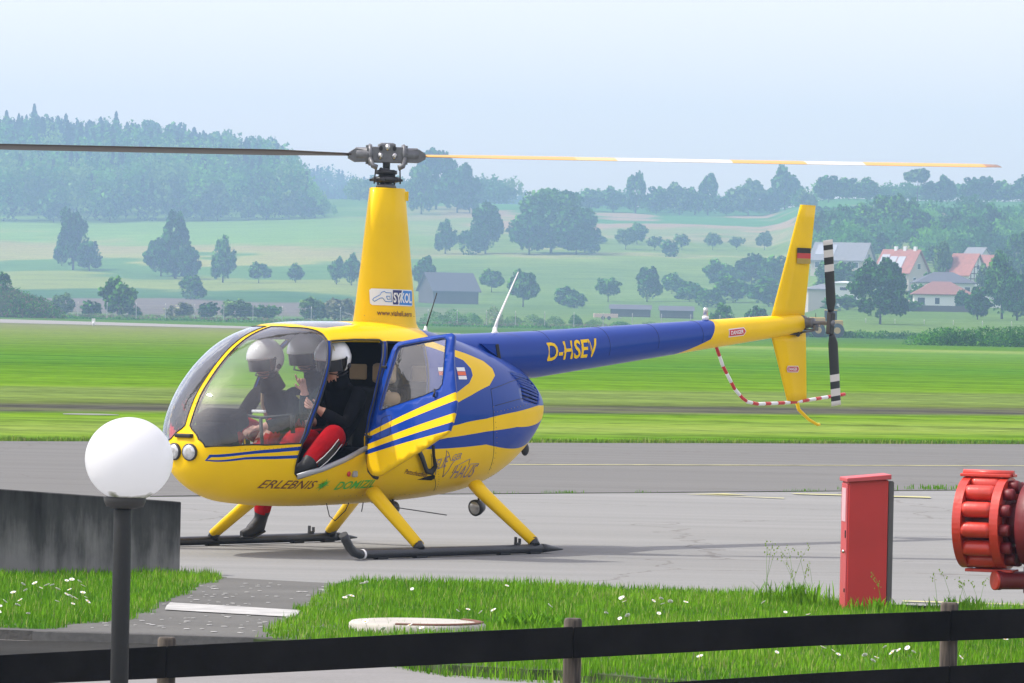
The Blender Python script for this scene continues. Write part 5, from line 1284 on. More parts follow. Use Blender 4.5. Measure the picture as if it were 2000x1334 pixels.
def frow(px, y): return -(y - 616 - (px - 1000) * .0209) / FPX          # slope of sight to a rail edge
def rail(pts, nm):
    """pts: (px, top row, bottom row, distance)"""
    bm = bmesh.new(); A = []
    for px, yt, yb, dd in pts:
        x = wx(px, dd); zt = 1.9 + frow(px, yt) * dd + .2; zb = 1.9 + frow(px, yb) * dd + .2; y = dd - 24
        A.append([bm.verts.new(c) for c in ((x, y, zb), (x, y, zt), (x, y + .032, zt), (x, y + .032, zb))])
    for a, b in zip(A, A[1:]):
        for k in range(4): bm.faces.new((a[k], a[(k + 1) % 4], b[(k + 1) % 4], b[k]))
    bm.faces.new(A[0][::-1]); bm.faces.new(A[-1]); bmesh.ops.recalc_face_normals(bm, faces=bm.faces); bmesh.ops.bevel(bm, geom=[e for e in bm.edges if len(e.link_faces) == 2 and e.calc_face_angle(0) > .5], offset=.003, segments=2, affect='EDGES')
    me = bpy.data.meshes.new(nm); bm.to_mesh(me); bm.free(); link(nm, me, M['board'], fence)
rail([(-900, 1321, 1384, 23.2), (0, 1281, 1340, 23.6), (337, 1263, 1325, 23.75)], 'rail'); rail([(338, 1263, 1325, 23.76), (800, 1240, 1302, 23.98), (1131, 1225, 1286, 24.1)], 'rail')
rail([(1132, 1226, 1286, 24.11), (1600, 1203, 1262, 24.3), (1868, 1194, 1252, 24.4)], 'rail'); rail([(1869, 1193, 1252, 24.41), (2000, 1190, 1247, 24.5), (2900, 1152, 1208, 24.9)], 'rail')
rail([(-900, 1460, 1520, 23.2), (337, 1392, 1452, 23.75)], 'rail'); rail([(338, 1392, 1452, 23.76), (1131, 1346, 1406, 24.1)], 'rail'); rail([(1132, 1346, 1405, 24.11), (1600, 1316, 1375, 24.3), (1868, 1302, 1361, 24.4)], 'rail'); rail([(1869, 1302, 1361, 24.41), (2000, 1295, 1354, 24.5), (2900, 1250, 1306, 24.9)], 'rail')
for px, yt, dd in ((-480, 1285, 23.4), (336, 1247, 23.76), (1131, 1210, 24.12), (1868, 1179, 24.41), (2650, 1140, 24.8)):
    h = 1.9 + frow(px, yt) * dd + .2; mb = MB(); mb.lathe([(.042, -.35), (.042, h - .012), (.036, h), (.0345, h + .001)], (0, 0, 0), n=24); o = mb.build('fence_post', M['fpost'], fence, (wx(px, dd), dd - 24 + .078, 0))

# red cabinet
cab = empty('red_cabinet', (2.36, 34.4, 0), R_(4.5)); tag(cab, 'narrow red metal cabinet with sloping lid in the grass', 'cabinet')
M['cabred'] = mat('cabinet_red', (.50, .028, .026), .5, var=.18, scale=3, bump=.05, bscale=10); M['cabred_sunlit'] = mat('cabinet_lid', (.52, .07, .08), .45, var=.15, scale=4)  # second red is pinker: sunlight on left face and lid put into colour
mb = MB(); mb.box((.0, .13, .42), (.262, .30, .90), bev=.006); mb.build('cabinet_body', M['cabred'], cab)
mb = MB(); mb.prism([(-.148, .852), (.146, .876), (.146, .908), (-.148, .878)], -.045, .30, lambda u, v, h: (u, h, v)); bmesh.ops.bevel(mb.bm, geom=mb.bm.edges[:], offset=.003, segments=1, affect='EDGES'); mb.build('cabinet_lid', M['cabred_sunlit'], cab)
mb = MB(); mb.box((-.136, .115, .42), (.010, .255, .84), bev=.003); fd = mb.build('cabinet_door', M['cabred_sunlit'], cab)
mb = MB(); mb.box((-.1425, .115, .70), (.003, .17, .22)); mb.build('door_label', mat('label_pink', (.62, .38, .42), .6), fd)
mb = MB(); mb.box((-.143, .02, .51), (.006, .03, .05), bev=.002); mb.box((-.143, .02, .14), (.006, .03, .025), bev=.002); mb.build('door_lock', M['black'], fd)
MB().sphere((-.152, .02, .395), .012, u=10, v=8).build('door_knob', M['steel'], fd)
mb = MB(); mb.prism([(.142, -.05), (.175, -.05), (.175, .852), (.168, .862), (.142, .862)], .03, .12, lambda u, v, h: (u, h, v)); mb.build('mounting_post', M['greymetal'] if False else mat('grey_post', (.13, .13, .135), .6, var=.2), cab)

# red drum with rollers between two flanges, pipe with end cap
M['drumred'] = mat('drum_red', (.62, .035, .02), .38, var=.22, scale=7, bump=.12, bscale=30, coat=.25, dark=(.30, .03, .015)); M['drumshade'] = mat('drum_shaded_red', (.16, .008, .012), .5, var=.3, scale=8, bump=.1, bscale=30)  # deeper red copy has the shade of the right-facing parts in its colour
be_ = R_(-22); dr = empty('red_roller_drum', (2.775, 30, -.03), be_); tag(dr, 'big red ribbed drum with rollers between two flanges at the right edge', 'machine')
def arcp(r, n=40): return [(r * math.cos(2 * math.pi * k / n), r * math.sin(2 * math.pi * k / n)) for k in range(n)]
Zc = .80
for x0, x1, nm in ((-.165, -.115, 'flange'), (.055, .105, 'flange')):
    mb = MB(); n = 56; ro, ri = .262, .165; v = [[], [], [], []]
    for k in range(n):
        a = 2 * math.pi * k / n; c, s = math.cos(a), math.sin(a)
        for j, (x, r) in enumerate(((x0, ro), (x1, ro), (x1, ri), (x0, ri))): v[j].append(mb.bm.verts.new((x, r * c, Zc + r * s)))
    for k in range(n):
        for j in range(4): mb.bm.faces.new((v[j][k], v[j][(k + 1) % n], v[(j + 1) % 4][(k + 1) % n], v[(j + 1) % 4][k])).smooth = False
    mb.build(nm, M['drumred'], dr)
for k in range(12):
    a = 2 * math.pi * (k + .30) / 12; mb = MB(); y = .222 * math.cos(a); z = Zc + .222 * math.sin(a)
    mb.lathe([(.020, -.115), (.042, -.113), (.0455, -.09), (.0455, .03), (.042, .054), (.020, .056)], (0, y, z), 'X', n=16); ro_ = mb.build('roller', M['drumred'], dr)
    MB().lathe([(.034, .104), (.036, .15), (.030, .165)], (0, y * .97, Zc + (z - Zc) * .97), 'X', n=14).build('roller_end', M['drumshade'], ro_)
mb = MB(); mb.lathe([(.15, -.16), (.15, .11), (.13, .12)], (0, 0, Zc), 'X', n=32); mb.build('drum_core', M['drumshade'], dr)
mb = MB(); mb.lathe([(.21, .19), (.235, .20), (.235, .34), (.20, .36), (.06, .362), (.06, .40), (.04, .41)], (0, 0, Zc - .0), 'X', n=48); mb.lathe([(.12, .10), (.12, .20)], (0, 0, Zc), 'X', n=20); mb.build('end_drum', M['drumshade'], dr)
mb = MB(); mb.box((-.03, 0, Zc + .272), (.30, .14, .018), bev=.004); mb.lathe([(.018, -.17), (.018, .13)], (0, -.03, Zc + .285), 'X', n=12); mb.build('top_plate', M['drumred'], dr); MB().box((-.0, 0, Zc - .272), (.28, .14, .018), bev=.004).build('bottom_plate', M['drumred'], dr)
pp = empty('red_pipe', (2.785, 29.9, .445), R_(22)); tag(pp, 'red pipe with round end cap below the ribbed drum', 'pipe')
mb = MB(); mb.lathe([(.054, 0), (.056, .03), (.052, .04), (.052, .75)], (0, 0, 0), 'X', n=28); mb.build('pipe_body', M['drumshade'], pp)
MB().lathe([(.048, -.006), (.056, -.004), (.056, .008)], (0, 0, 0), 'X', n=28).build('end_cap', M['drumred'], pp)
mb = MB(); mb.tube((.28, .02, -.66), (.28, .02, .12), .03, n=16); mb.box((.28, .02, .0), (.12, .12, .16), bev=.01); mb.build('support_leg', M['drumshade'], pp)

# round drain plate lying out in the airfield grass
mb = MB(); mb.lathe([(.5, 0), (.5, .008), (.47, .010)], n=32); o = mb.build('drain_plate', M['concrete']); o.location = (-7.45, 93, -.018); tag(o, 'flat grey drain plate in the airfield grass', 'drain')
HAZE = 0.00038

# ------------------------------------------------------------------ far country
def crown_pts(kind, n, rs):
    """leaf clump centres in a unit tree (height 1, width 1)"""
    if kind == 'conifer':
        h = rs.random(n) ** .8; r = (1 - h) ** .85 * (.5 * (.72 + .28 * np.sin(h * 46 + rs.random(n) * 1.4))); a = rs.uniform(0, 6.283, n); q = np.sqrt(rs.random(n)) * .35 + .65
        return np.stack([r * q * np.cos(a), r * q * np.sin(a), .06 + .94 * h], -1)
    lob = {'round': [(0, 0, .52, .43, .44)], 'tall': [(0, 0, .53, .40, .44)], 'wide': [(0, 0, .58, .46, .36)], 'umbrella': [(0, 0, .78, .46, .20)], 'poplar': [(0, 0, .52, .40, .46)], 'bush': [(0, 0, .45, .48, .48)], 'cone': [(0, 0, .36, .46, .32), (0, 0, .64, .28, .34)]}[kind]
    L_ = list(lob)
    for k in range(22 if kind != 'poplar' else 14):
        bx, by, bz, br, bh = lob[k % len(lob)]; a = rs.uniform(0, 6.283); e = rs.uniform(-.75, 1.2); f = rs.uniform(.6, 1.02)
        L_.append((bx + math.cos(a) * math.cos(e) * br * f, by + math.sin(a) * math.cos(e) * br * f, bz + math.sin(e) * bh * f, rs.uniform(.10, .20) * (br / .44), rs.uniform(.08, .16) * (bh / .36)))
    L_ = np.array(L_); wt = L_[:, 3] ** 2; wt[:len(lob)] *= .35; wt /= wt.sum(); i = rs.choice(len(L_), n, p=wt)
    v = rs.normal(0, 1, (n, 3)); v /= np.linalg.norm(v, axis=1)[:, None]; r = rs.random(n) ** .28
    P = L_[i][:, :3] + v * r[:, None] * L_[i][:, [3, 3, 4]]
    P[:, 2] = np.clip(P[:, 2], .02, 1.1); return P
def crown_mesh(name, kind, n, leaf, seed, aspect=1.0):
    rs = np.random.default_rng(seed); P = crown_pts(kind, n, rs); k = 4
    u = rs.normal(0, 1, (n, 3)); u /= np.linalg.norm(u, axis=1)[:, None]; w_ = rs.normal(0, 1, (n, 3)); w_ -= u * (u * w_).sum(1)[:, None]; w_ /= np.linalg.norm(w_, axis=1)[:, None]
    s = leaf * (.5 + rs.random(n)); sx = np.array([1, 1, aspect])
    V = np.stack([P + (-u - w_ * .6) * s[:, None] / 2, P + (u * .8 - w_) * s[:, None] / 2, P + (u + w_ * .7) * s[:, None] / 2, P + (-u * .7 + w_) * s[:, None] / 2], 1)
    F = (np.arange(n) * 4)[:, None] + np.arange(4)[None]
    me = mesh_np(name, V.reshape(-1, 3), F)
    c = P - [0, 0, .5]; tone = .42 + .45 * np.sin(P[:, 0] * 9 + seed) * np.sin(P[:, 2] * 11 + seed) + rs.normal(0, .2, n)
    me.polygons.foreach_set('use_smooth', [True] * len(me.polygons)); nn = c * [1, 1, .9] * 1.0 + rs.normal(0, .16, (n, 3)); nn /= np.linalg.norm(nn, axis=1)[:, None] + 1e-9; me.normals_split_custom_set_from_vertices(np.repeat(nn, 4, axis=0).tolist())
    at = me.attributes.new('tone', 'FLOAT', 'POINT'); at.data.foreach_set('value', np.repeat(np.clip(tone, 0, 1), 4).astype(np.float32))
    return me
M['leaf_dark'] = leafmat('leaf_dark', (.006, .070, .008), (.06, .25, .02), None, .15)
M['leaf_mid'] = leafmat('leaf_mid', (.018, .14, .008), (.16, .42, .03), None, .2)
M['leaf_pale'] = leafmat('leaf_pale', (.06, .17, .03), (.22, .38, .08), None, .25)
M['leaf_fir'] = leafmat('leaf_fir', (.012, .035, .012), (.035, .07, .022), None, .05)
M['leaf_blossom'] = leafmat('leaf_blossom', (.20, .22, .10), (.45, .45, .28), None, .25)
M['bark'] = mat('bark', (.07, .055, .045), .9, var=.3)
PROTO = {}
def proto(kind, m, var, fine):
    k = (kind, m, var, fine)
    if k not in PROTO:
        n, lf = {0: (600, .12), 1: (2200, .075), 2: (6500, .045)}[fine]
        me = crown_mesh('crown', kind, n, lf, hash(kind) % 1 + 17 * var + len(kind) * 5 + fine); me.materials.append(M[m]); PROTO[k] = me
    return PROTO[k]
def trunk_mesh(kind):
    k = ('trunk', kind)
    if k not in PROTO:
        mb = MB(); rs = random.Random(len(kind)); top_ = {'conifer': .9, 'bush': .4, 'umbrella': .7, 'cone': .8}.get(kind, .62)
        mb.path([(0, 0, -.04), (.004, 0, .12), (-.006, .004, .3), (.004, -.004, top_)], [.030, .022, .017, .006], 8)
        for j in range(6):
            a = j * 1.05 + .3; z = .22 + .05 * j; mb.path([(0, 0, z), (.12 * math.cos(a), .12 * math.sin(a), z + .12), (.24 * math.cos(a), .24 * math.sin(a), z + .26)], [.011, .007, .003], 5)
        PROTO[k] = mb.mesh('trunk'); PROTO[k].materials.append(M['bark'])
    return PROTO[k]
KNAME = {'round': 'broadleaf_tree', 'tall': 'broadleaf_tree', 'wide': 'broadleaf_tree', 'umbrella': 'broadleaf_tree', 'poplar': 'poplar_tree', 'bush': 'bush', 'conifer': 'conifer_tree', 'cone': 'broadleaf_tree'}
def tree(px, row, hpx, wpx, kind, m, label, group=None, d=None, lift=0.0):
    if d is None: d = row_to_d(px, row)
    x = wx(px, d); z = tz(x, d); h = hpx * d / FPX; w_ = wpx * d / FPX
    if lift: pass
    r = empty(KNAME[kind], (x, d, z - .02 * h), random.uniform(0, 6.28)); tag(r, label, 'bush' if kind == 'bush' else 'tree', group)
    fine = 2 if hpx > 95 else 1 if hpx > 34 else 0
    var = random.randrange(3)
    c = bpy.data.objects.new('crown', proto(kind, m, var, fine)); col.objects.link(c); c.parent = r; c.scale = (w_, w_, h)
    t_ = bpy.data.objects.new('trunk', trunk_mesh(kind)); col.objects.link(t_); t_.parent = r; t_.scale = (h * .8, h * .8, h)
    return r
# trees of the left meadow
tree(140, 528, 118, 72, 'tall', 'leaf_dark', 'dark oval tree, left of the two big meadow trees'); tree(172, 530, 56, 58, 'round', 'leaf_dark', 'dark round tree growing out of the right foot of the left meadow tree'); tree(118, 520, 48, 34, 'round', 'leaf_dark', 'small dark tree at the left foot of the leftmost meadow tree')
tree(340, 545, 132, 84, 'cone', 'leaf_dark', 'big dark pyramid tree in the left meadow'); tree(312, 540, 84, 62, 'round', 'leaf_dark', 'dark shoulder tree left against the big pyramid tree'); tree(366, 548, 60, 46, 'round', 'leaf_dark', 'dark low tree right against the big pyramid tree')
tree(433, 552, 90, 56, 'tall', 'leaf_mid', 'oval tree on a short trunk right of the pyramid tree')
tree(503, 553, 42, 48, 'wide', 'leaf_mid', 'small orchard tree, first one right of the oval meadow tree'); tree(575, 553, 36, 34, 'round', 'leaf_mid', 'smallest orchard tree, left of the pair beside the mast'); tree(655, 556, 52, 34, 'round', 'leaf_mid', 'orchard tree left of the mast, left one of the pair'); tree(684, 558, 60, 40, 'round', 'leaf_mid', 'orchard tree touching the left edge of the mast')
tree(228, 605, 78, 66, 'round', 'leaf_mid', 'rounded bushy tree before the perimeter fence at the left', d=900); tree(371, 585, 50, 52, 'bush', 'leaf_mid', 'round bush below the big pyramid tree'); tree(178, 612, 34, 40, 'bush', 'leaf_dark', 'low dark bush left of the rounded bushy tree', d=900); tree(262, 610, 24, 30, 'bush', 'leaf_mid', 'low bush right of the rounded bushy tree', d=900)
tree(120, 606, 42, 44, 'bush', 'leaf_pale', 'pale bush beyond the fence right of the brushy mound', d=960)
tree(405, 612, 32, 40, 'bush', 'leaf_dark', 'dark bush behind the fence, right of the pyramid tree', d=930); tree(350, 612, 30, 60, 'bush', 'leaf_blossom', 'pale blossoming bush behind the fence below the pyramid tree', d=935)
tree(462, 612, 40, 70, 'bush', 'leaf_pale', 'pale bush behind the fence, above the windshield left end', d=935); tree(520, 614, 32, 56, 'bush', 'leaf_mid', 'low green bush behind the fence, above the windshield middle', d=935); tree(610, 616, 48, 60, 'bush', 'leaf_pale', 'pale bush behind the fence, above the windshield right end', d=930); tree(664, 618, 48, 60, 'bush', 'leaf_blossom', 'pale blossoming bush left against the mast', d=925)
tree(5, 560, 34, 30, 'round', 'leaf_mid', 'small tree on top of the brushy mound', d=790).location.z = 4.2
# dense group in the middle
tree(1072, 498, 132, 150, 'round', 'leaf_mid', 'largest round tree of the dense middle group', d=1700); tree(1030, 498, 92, 84, 'round', 'leaf_dark', 'dark tree low between the tall and the largest middle tree', d=1690); tree(1122, 500, 84, 86, 'round', 'leaf_dark', 'dark tree at the right end of the middle group', d=1690); tree(944, 497, 96, 76, 'tall', 'leaf_dark', 'tall dark tree left of the largest middle tree', d=1700)
tree(912, 498, 52, 50, 'bush', 'leaf_dark', 'low dark tree between the two left trees of the middle group', d=1690); tree(866, 498, 66, 50, 'tall', 'leaf_dark', 'smaller dark tree at the left end of the middle group', d=1700); tree(1150, 498, 44, 34, 'bush', 'leaf_mid', 'low bush at the right foot of the middle group', d=1700)
tree(846, 432, 122, 92, 'round', 'leaf_dark', 'big dark tree right behind the mast head', d=2120); tree(888, 434, 92, 84, 'round', 'leaf_dark', 'big dark tree right of the mast head, sloping to the right', d=2080); tree(912, 434, 54, 44, 'round', 'leaf_dark', 'small dark tree at the right foot of the mast head trees', d=2080); tree(818, 434, 100, 60, 'round', 'leaf_mid', 'big tree half hidden by the top of the mast', d=2060)
# skyline row on the right
for i, (px, hp, wp, kd, m_, lb) in enumerate([(1150, 34, 56, 'round', 'leaf_mid', 'low round tree at the left start of the right skyline row'), (1192, 40, 50, 'round', 'leaf_mid', 'round tree left of the tall birch on the skyline'), (1236, 70, 46, 'poplar', 'leaf_mid', 'tall narrow birch on the skyline, second hump from the left'),
    (1276, 44, 50, 'round', 'leaf_mid', 'round tree right of the tall skyline birch'), (1322, 52, 66, 'round', 'leaf_pale', 'pale broad skyline tree left of the second tall birch'), (1377, 72, 46, 'poplar', 'leaf_mid', 'second tall narrow birch on the skyline'), (1352, 44, 40, 'round', 'leaf_mid', 'tree at the left foot of the second tall birch'), (1413, 34, 46, 'round', 'leaf_mid', 'low tree between the second birch and the brown dome'),
    (1456, 60, 78, 'round', 'leaf_pale', 'brownish dome-shaped tree on the skyline'), (1500, 40, 40, 'round', 'leaf_dark', 'dark tree between the dome and the broad skyline tree'), (1527, 74, 66, 'round', 'leaf_mid', 'broad tall skyline tree left of the tail fin'), (1570, 36, 36, 'round', 'leaf_pale', 'pale small tree just left behind the tail fin'), (1612, 42, 54, 'round', 'leaf_dark', 'dark skyline tree right of the tail fin'),
    (1652, 34, 50, 'round', 'leaf_mid', 'low skyline tree, second right of the tail fin'), (1688, 36, 50, 'round', 'leaf_mid', 'skyline tree left of the umbrella tree'), (1786, 58, 52, 'umbrella', 'leaf_pale', 'airy umbrella-shaped tree on the skyline'), (1842, 44, 40, 'round', 'leaf_dark', 'dark skyline tree right of the umbrella tree'), (1820, 32, 60, 'round', 'leaf_mid', 'low skyline tree below the umbrella tree right side'),
    (1890, 40, 44, 'round', 'leaf_dark', 'dark ragged skyline tree, left of the pair at the right'), (1918, 42, 44, 'round', 'leaf_dark', 'dark ragged skyline tree, right of the pair at the right'), (1955, 34, 60, 'round', 'leaf_mid', 'low skyline tree near the right edge'), (1992, 44, 50, 'round', 'leaf_mid', 'last skyline tree at the right edge')]):
    tree(px, 0, hp + 8, wp, kd, m_, lb, d=2150 if px < 1560 else 1960)
# orchard rows on the middle slope
for px, row, hp, wp, kd, m_, lb in [(1218, 488, 42, 44, 'wide', 'leaf_pale', 'pale orchard tree right of the dense middle group'), (1240, 478, 40, 42, 'round', 'leaf_mid', 'orchard tree behind the pale one right of the middle group'), (1274, 489, 28, 32, 'wide', 'leaf_pale', 'small orchard tree left of the round bush'), (1305, 503, 34, 34, 'bush', 'leaf_dark', 'dark round bush standing alone on the slope'),
    (1328, 490, 32, 32, 'wide', 'leaf_pale', 'orchard tree right above the lone round bush'), (1388, 490, 34, 36, 'wide', 'leaf_pale', 'orchard tree, second right of the lone bush'), (1435, 490, 28, 30, 'wide', 'leaf_pale', 'small orchard tree, third right of the lone bush'), (1489, 490, 40, 34, 'wide', 'leaf_pale', 'tall orchard tree left of the tail fin'), (1160, 478, 20, 40, 'bush', 'leaf_mid', 'low bush right beside the dense middle group'),
    (1262, 590, 70, 60, 'tall', 'leaf_dark', 'dark oval tree above the middle of the tail boom'), (1186, 590, 50, 46, 'wide', 'leaf_mid', 'airy tree left above the pink trailer'), (1106, 598, 40, 54, 'bush', 'leaf_dark', 'round dark bush right of the white aerial'), (1020, 600, 74, 56, 'wide', 'leaf_mid', 'tree with forked trunk behind the white aerial'), (958, 572, 46, 44, 'wide', 'leaf_mid', 'round orchard tree left of the white aerial'), (825, 565, 62, 46, 'round', 'leaf_dark', 'dark tree behind the barn left end'),
    (1403, 562, 52, 64, 'round', 'leaf_mid', 'dark round tree on the slope left of the tail fin'), (1465, 560, 60, 84, 'round', 'leaf_dark', 'broad dark tree on the slope left of the tail fin'), (1512, 565, 62, 66, 'round', 'leaf_mid', 'dark tree just left behind the tail fin'), (1345, 590, 38, 66, 'round', 'leaf_mid', 'green bushy tree beside the sheds'), (1310, 575, 40, 44, 'round', 'leaf_mid', 'tree rising behind the left shed roof'), (1430, 592, 52, 80, 'round', 'leaf_mid', 'green tree behind the beacon'),
    (1500, 600, 56, 90, 'round', 'leaf_mid', 'broad tree low behind the tail boom end'), (1545, 600, 48, 56, 'round', 'leaf_mid', 'tree low behind the root of the tail fin'), (1380, 600, 40, 60, 'bush', 'leaf_mid', 'spreading bush left of the beacon'), (1120, 602, 30, 50, 'bush', 'leaf_mid', 'low bush below the round dark bush')]:
    tree(px, row, hp, wp, kd, m_, lb)
tree(1410, 640, 56, 52, 'bush', 'leaf_mid', 'bright green bush right next to the beacon', d=880); tree(1475, 640, 52, 50, 'bush', 'leaf_dark', 'bush behind the red danger sign', d=900)
# wooded slope above the village
for i, (px, row, hp, wp, m_, lb) in enumerate([(1590, 500, 84, 70, 'leaf_mid', 'tree on the wooded slope touching the tail fin'), (1640, 476, 70, 66, 'leaf_dark', 'dark tree above the grey roofed house'), (1690, 480, 78, 70, 'leaf_mid', 'tree on the wooded slope above the red roofed house'), (1742, 490, 112, 100, 'leaf_mid', 'tallest broad tree on the wooded slope above the village'),
    (1705, 505, 56, 60, 'leaf_dark', 'dark tree between the grey and red roofed houses'), (1795, 495, 84, 70, 'leaf_dark', 'dark tree above the solar roof'), (1850, 490, 76, 64, 'leaf_mid', 'tree above the pale poplar'), (1888, 470, 66, 60, 'leaf_mid', 'upper tree on the wooded slope above the white gable'), (1905, 505, 74, 66, 'leaf_dark', 'dark tree left of the grey gable'), (1940, 490, 88, 66, 'leaf_dark', 'dark tall tree above the grey gable'),
    (1985, 560, 110, 66, 'leaf_mid', 'tall tree at the right edge above the field'), (1775, 470, 50, 60, 'leaf_mid', 'round tree in the gap of the wooded slope'), (1820, 520, 40, 44, 'leaf_pale', 'pale tree behind the solar roof'), (1600, 440, 36, 50, 'leaf_dark', 'small dark tree high on the slope right of the fin'), (1665, 440, 40, 60, 'leaf_mid', 'tree high on the slope, second right of the fin')]):
    tree(px, row, hp, wp, 'round', m_, lb)
tree(1838, 560, 102, 46, 'poplar', 'leaf_pale', 'pale slender poplar between the red roofed houses', d=1150); tree(1648, 555, 62, 60, 'round', 'leaf_mid', 'bushy tree before the grey roofed house', d=1130); tree(1680, 560, 40, 44, 'bush', 'leaf_mid', 'round bush between grey house and the dark solitary tree', d=1120); tree(1600, 560, 40, 40, 'bush', 'leaf_mid', 'bush below the grey roofed house left end', d=1120)
tree(1700, 575, 44, 50, 'round', 'leaf_mid', 'leafy tree before the gable of the grey roofed house', d=1160); tree(1612, 560, 54, 46, 'round', 'leaf_mid', 'leafy tree before the left end of the grey roofed house', d=1190)
tree(1812, 580, 48, 34, 'round', 'leaf_mid', 'leafy tree right of the solar panel house', d=1120); tree(1862, 585, 36, 30, 'round', 'leaf_mid', 'small tree left of the half-timbered house', d=1130); tree(1925, 600, 70, 44, 'round', 'leaf_pale', 'pale loose tree before the upper red roofed house', d=1100)
tree(1640, 625, 34, 70, 'bush', 'leaf_mid', 'wide bush under the white box house', d=1000); tree(1775, 620, 24, 50, 'bush', 'leaf_mid', 'low bush left of the bungalow wall', d=1000)
tree(1730, 600, 30, 40, 'bush', 'leaf_mid', 'bush at the foot of the solar panel house', d=1120); tree(1790, 600, 46, 40, 'round', 'leaf_mid', 'tree before the dark carport', d=1040); tree(1880, 612, 40, 40, 'round', 'leaf_dark', 'dark tree at the right corner of the bungalow', d=1010)
tree(1718, 642, 120, 122, 'round', 'leaf_dark', 'large dark solitary tree left of the village bungalow', d=850); tree(1955, 625, 130, 72, 'tall', 'leaf_mid', 'tall loose tree right of the village bungalow', d=930); tree(1908, 628, 62, 52, 'round', 'leaf_dark', 'dark small tree right of the bungalow wall', d=920); tree(1985, 632, 96, 56, 'round', 'leaf_dark', 'dark tree at the right edge of the meadow', d=920)

# forest on the left hill: skyline and edge trees are things, the mass between reads as one wood
def hill_d(f): return 2050 + 520 * f
sky_x = [(4, 'conifer', 'leaf_fir'), (28, 'conifer', 'leaf_fir'), (58, 'conifer', 'leaf_fir'), (84, 'conifer', 'leaf_fir'), (104, 'conifer', 'leaf_fir'), (120, 'conifer', 'leaf_fir'), (143, 'conifer', 'leaf_fir'), (166, 'conifer', 'leaf_fir'), (188, 'conifer', 'leaf_fir'), (218, 'conifer', 'leaf_fir'), (240, 'conifer', 'leaf_fir'), (262, 'conifer', 'leaf_fir'), (284, 'round', 'leaf_mid'), (303, 'conifer', 'leaf_fir'), (322, 'conifer', 'leaf_fir'), (337, 'round', 'leaf_mid'), (352, 'conifer', 'leaf_fir'), (371, 'conifer', 'leaf_fir'), (389, 'conifer', 'leaf_fir'), (410, 'round', 'leaf_dark'), (440, 'round', 'leaf_pale'), (492, 'round', 'leaf_pale'), (522, 'round', 'leaf_mid')]
tops = {4: 218, 28: 224, 58: 206, 84: 226, 104: 228, 120: 224, 143: 236, 166: 236, 188: 230, 218: 220, 240: 240, 262: 244, 284: 238, 303: 246, 322: 244, 337: 242, 352: 250, 371: 250, 389: 256, 410: 260, 440: 258, 492: 270, 522: 274}
def top_tree(px, toprow, kind, m, wpx, hm, d, label, group):
    yh = 616 + (px - 1000) * .0209; x = wx(px, d); zt = 1.9 + (yh - toprow) * d / FPX; zb = tz(x, d); h = max(zt - zb, hm * .6)
    hpx = h * FPX / d
    r = empty(KNAME[kind], (x, d, zb - .3), random.uniform(0, 6)); tag(r, label, 'tree', group)
    c = bpy.data.objects.new('crown', proto(kind, m, random.randrange(3), 1)); col.objects.link(c); c.parent = r; w_ = wpx * d / FPX; c.scale = (w_, w_, h)
    t_ = bpy.data.objects.new('trunk', trunk_mesh(kind)); col.objects.link(t_); t_.parent = r; t_.scale = (h * .5, h * .5, h)
ORD = ['first', 'second', 'third', 'fourth', 'fifth', 'sixth', 'seventh', 'eighth', 'ninth', 'tenth', 'eleventh', 'twelfth', 'thirteenth', 'fourteenth', 'fifteenth', 'sixteenth', 'seventeenth', 'eighteenth']
cnt_ = {}
for px, kd, m_ in sky_x:
    cnt_[kd] = cnt_.get(kd, -1) + 1
    top_tree(px, tops[px], kd, m_, random.uniform(38, 60) if kd == 'conifer' else 56, 22, 2480, (ORD[cnt_[kd]] + ' dark fir from the left edge on the skyline of the left hill') if kd == 'conifer' else (ORD[cnt_[kd]] + ' round broadleaf tree from the left on the skyline of the left hill'), 'firs on the skyline of the left hill' if kd == 'conifer' else 'round trees on the skyline of the left hill')
# mass
protoP = [('round', crown_pts('round', 330, np.random.default_rng(5)), .085), ('round', crown_pts('tall', 330, np.random.default_rng(6)), .085), ('fir', crown_pts('conifer', 330, np.random.default_rng(7)), .075)]
def wood(name, items, label):
    Vs = []; Fs = []; tn = []; mi = []; o = 0; rs = np.random.default_rng(31)
    for (x, y, z, w_, h, k, mat_i) in items:
        _, P, lf = protoP[k]; n = len(P); a = rs.uniform(0, 6.28); R2 = np.array([[math.cos(a), -math.sin(a), 0], [math.sin(a), math.cos(a), 0], [0, 0, 1]]); Q = P @ R2 * [w_, w_, h] + [x, y, z]
        u = rs.normal(0, 1, (n, 3)); u /= np.linalg.norm(u, axis=1)[:, None]; q = rs.normal(0, 1, (n, 3)); q -= u * (u * q).sum(1)[:, None]; q /= np.linalg.norm(q, axis=1)[:, None]; s = (lf * max(w_, h * .6) * (.5 + rs.random(n)))[:, None]
        Vs.append(np.stack([Q - u * s * .6 - q * s * .4, Q + u * s * .5 - q * s * .5, Q + u * s * .1 + q * s * .7], 1).reshape(-1, 3)); Fs.append(np.arange(n * 3).reshape(-1, 3) + o); o += n * 3
        tn.append(np.repeat(np.clip(rs.normal(.45, .2) + rs.normal(0, .18, n), 0, 1), 3)); mi.append(np.full(n, mat_i))
    me = mesh_np(name, np.concatenate(Vs), np.concatenate(Fs), np.concatenate(mi)); at = me.attributes.new('tone', 'FLOAT', 'POINT'); at.data.foreach_set('value', np.concatenate(tn).astype(np.float32))
    return tag(link(name, me, [M['leaf_dark'], M['leaf_mid'], M['leaf_pale'], M['leaf_fir']]), label, kind='stuff')
def ridge(px): return float(np.interp(px, [0, 60, 140, 215, 300, 400, 470, 540, 580, 610, 640], [228, 224, 238, 232, 248, 262, 268, 280, 318, 358, 398]))
its = []
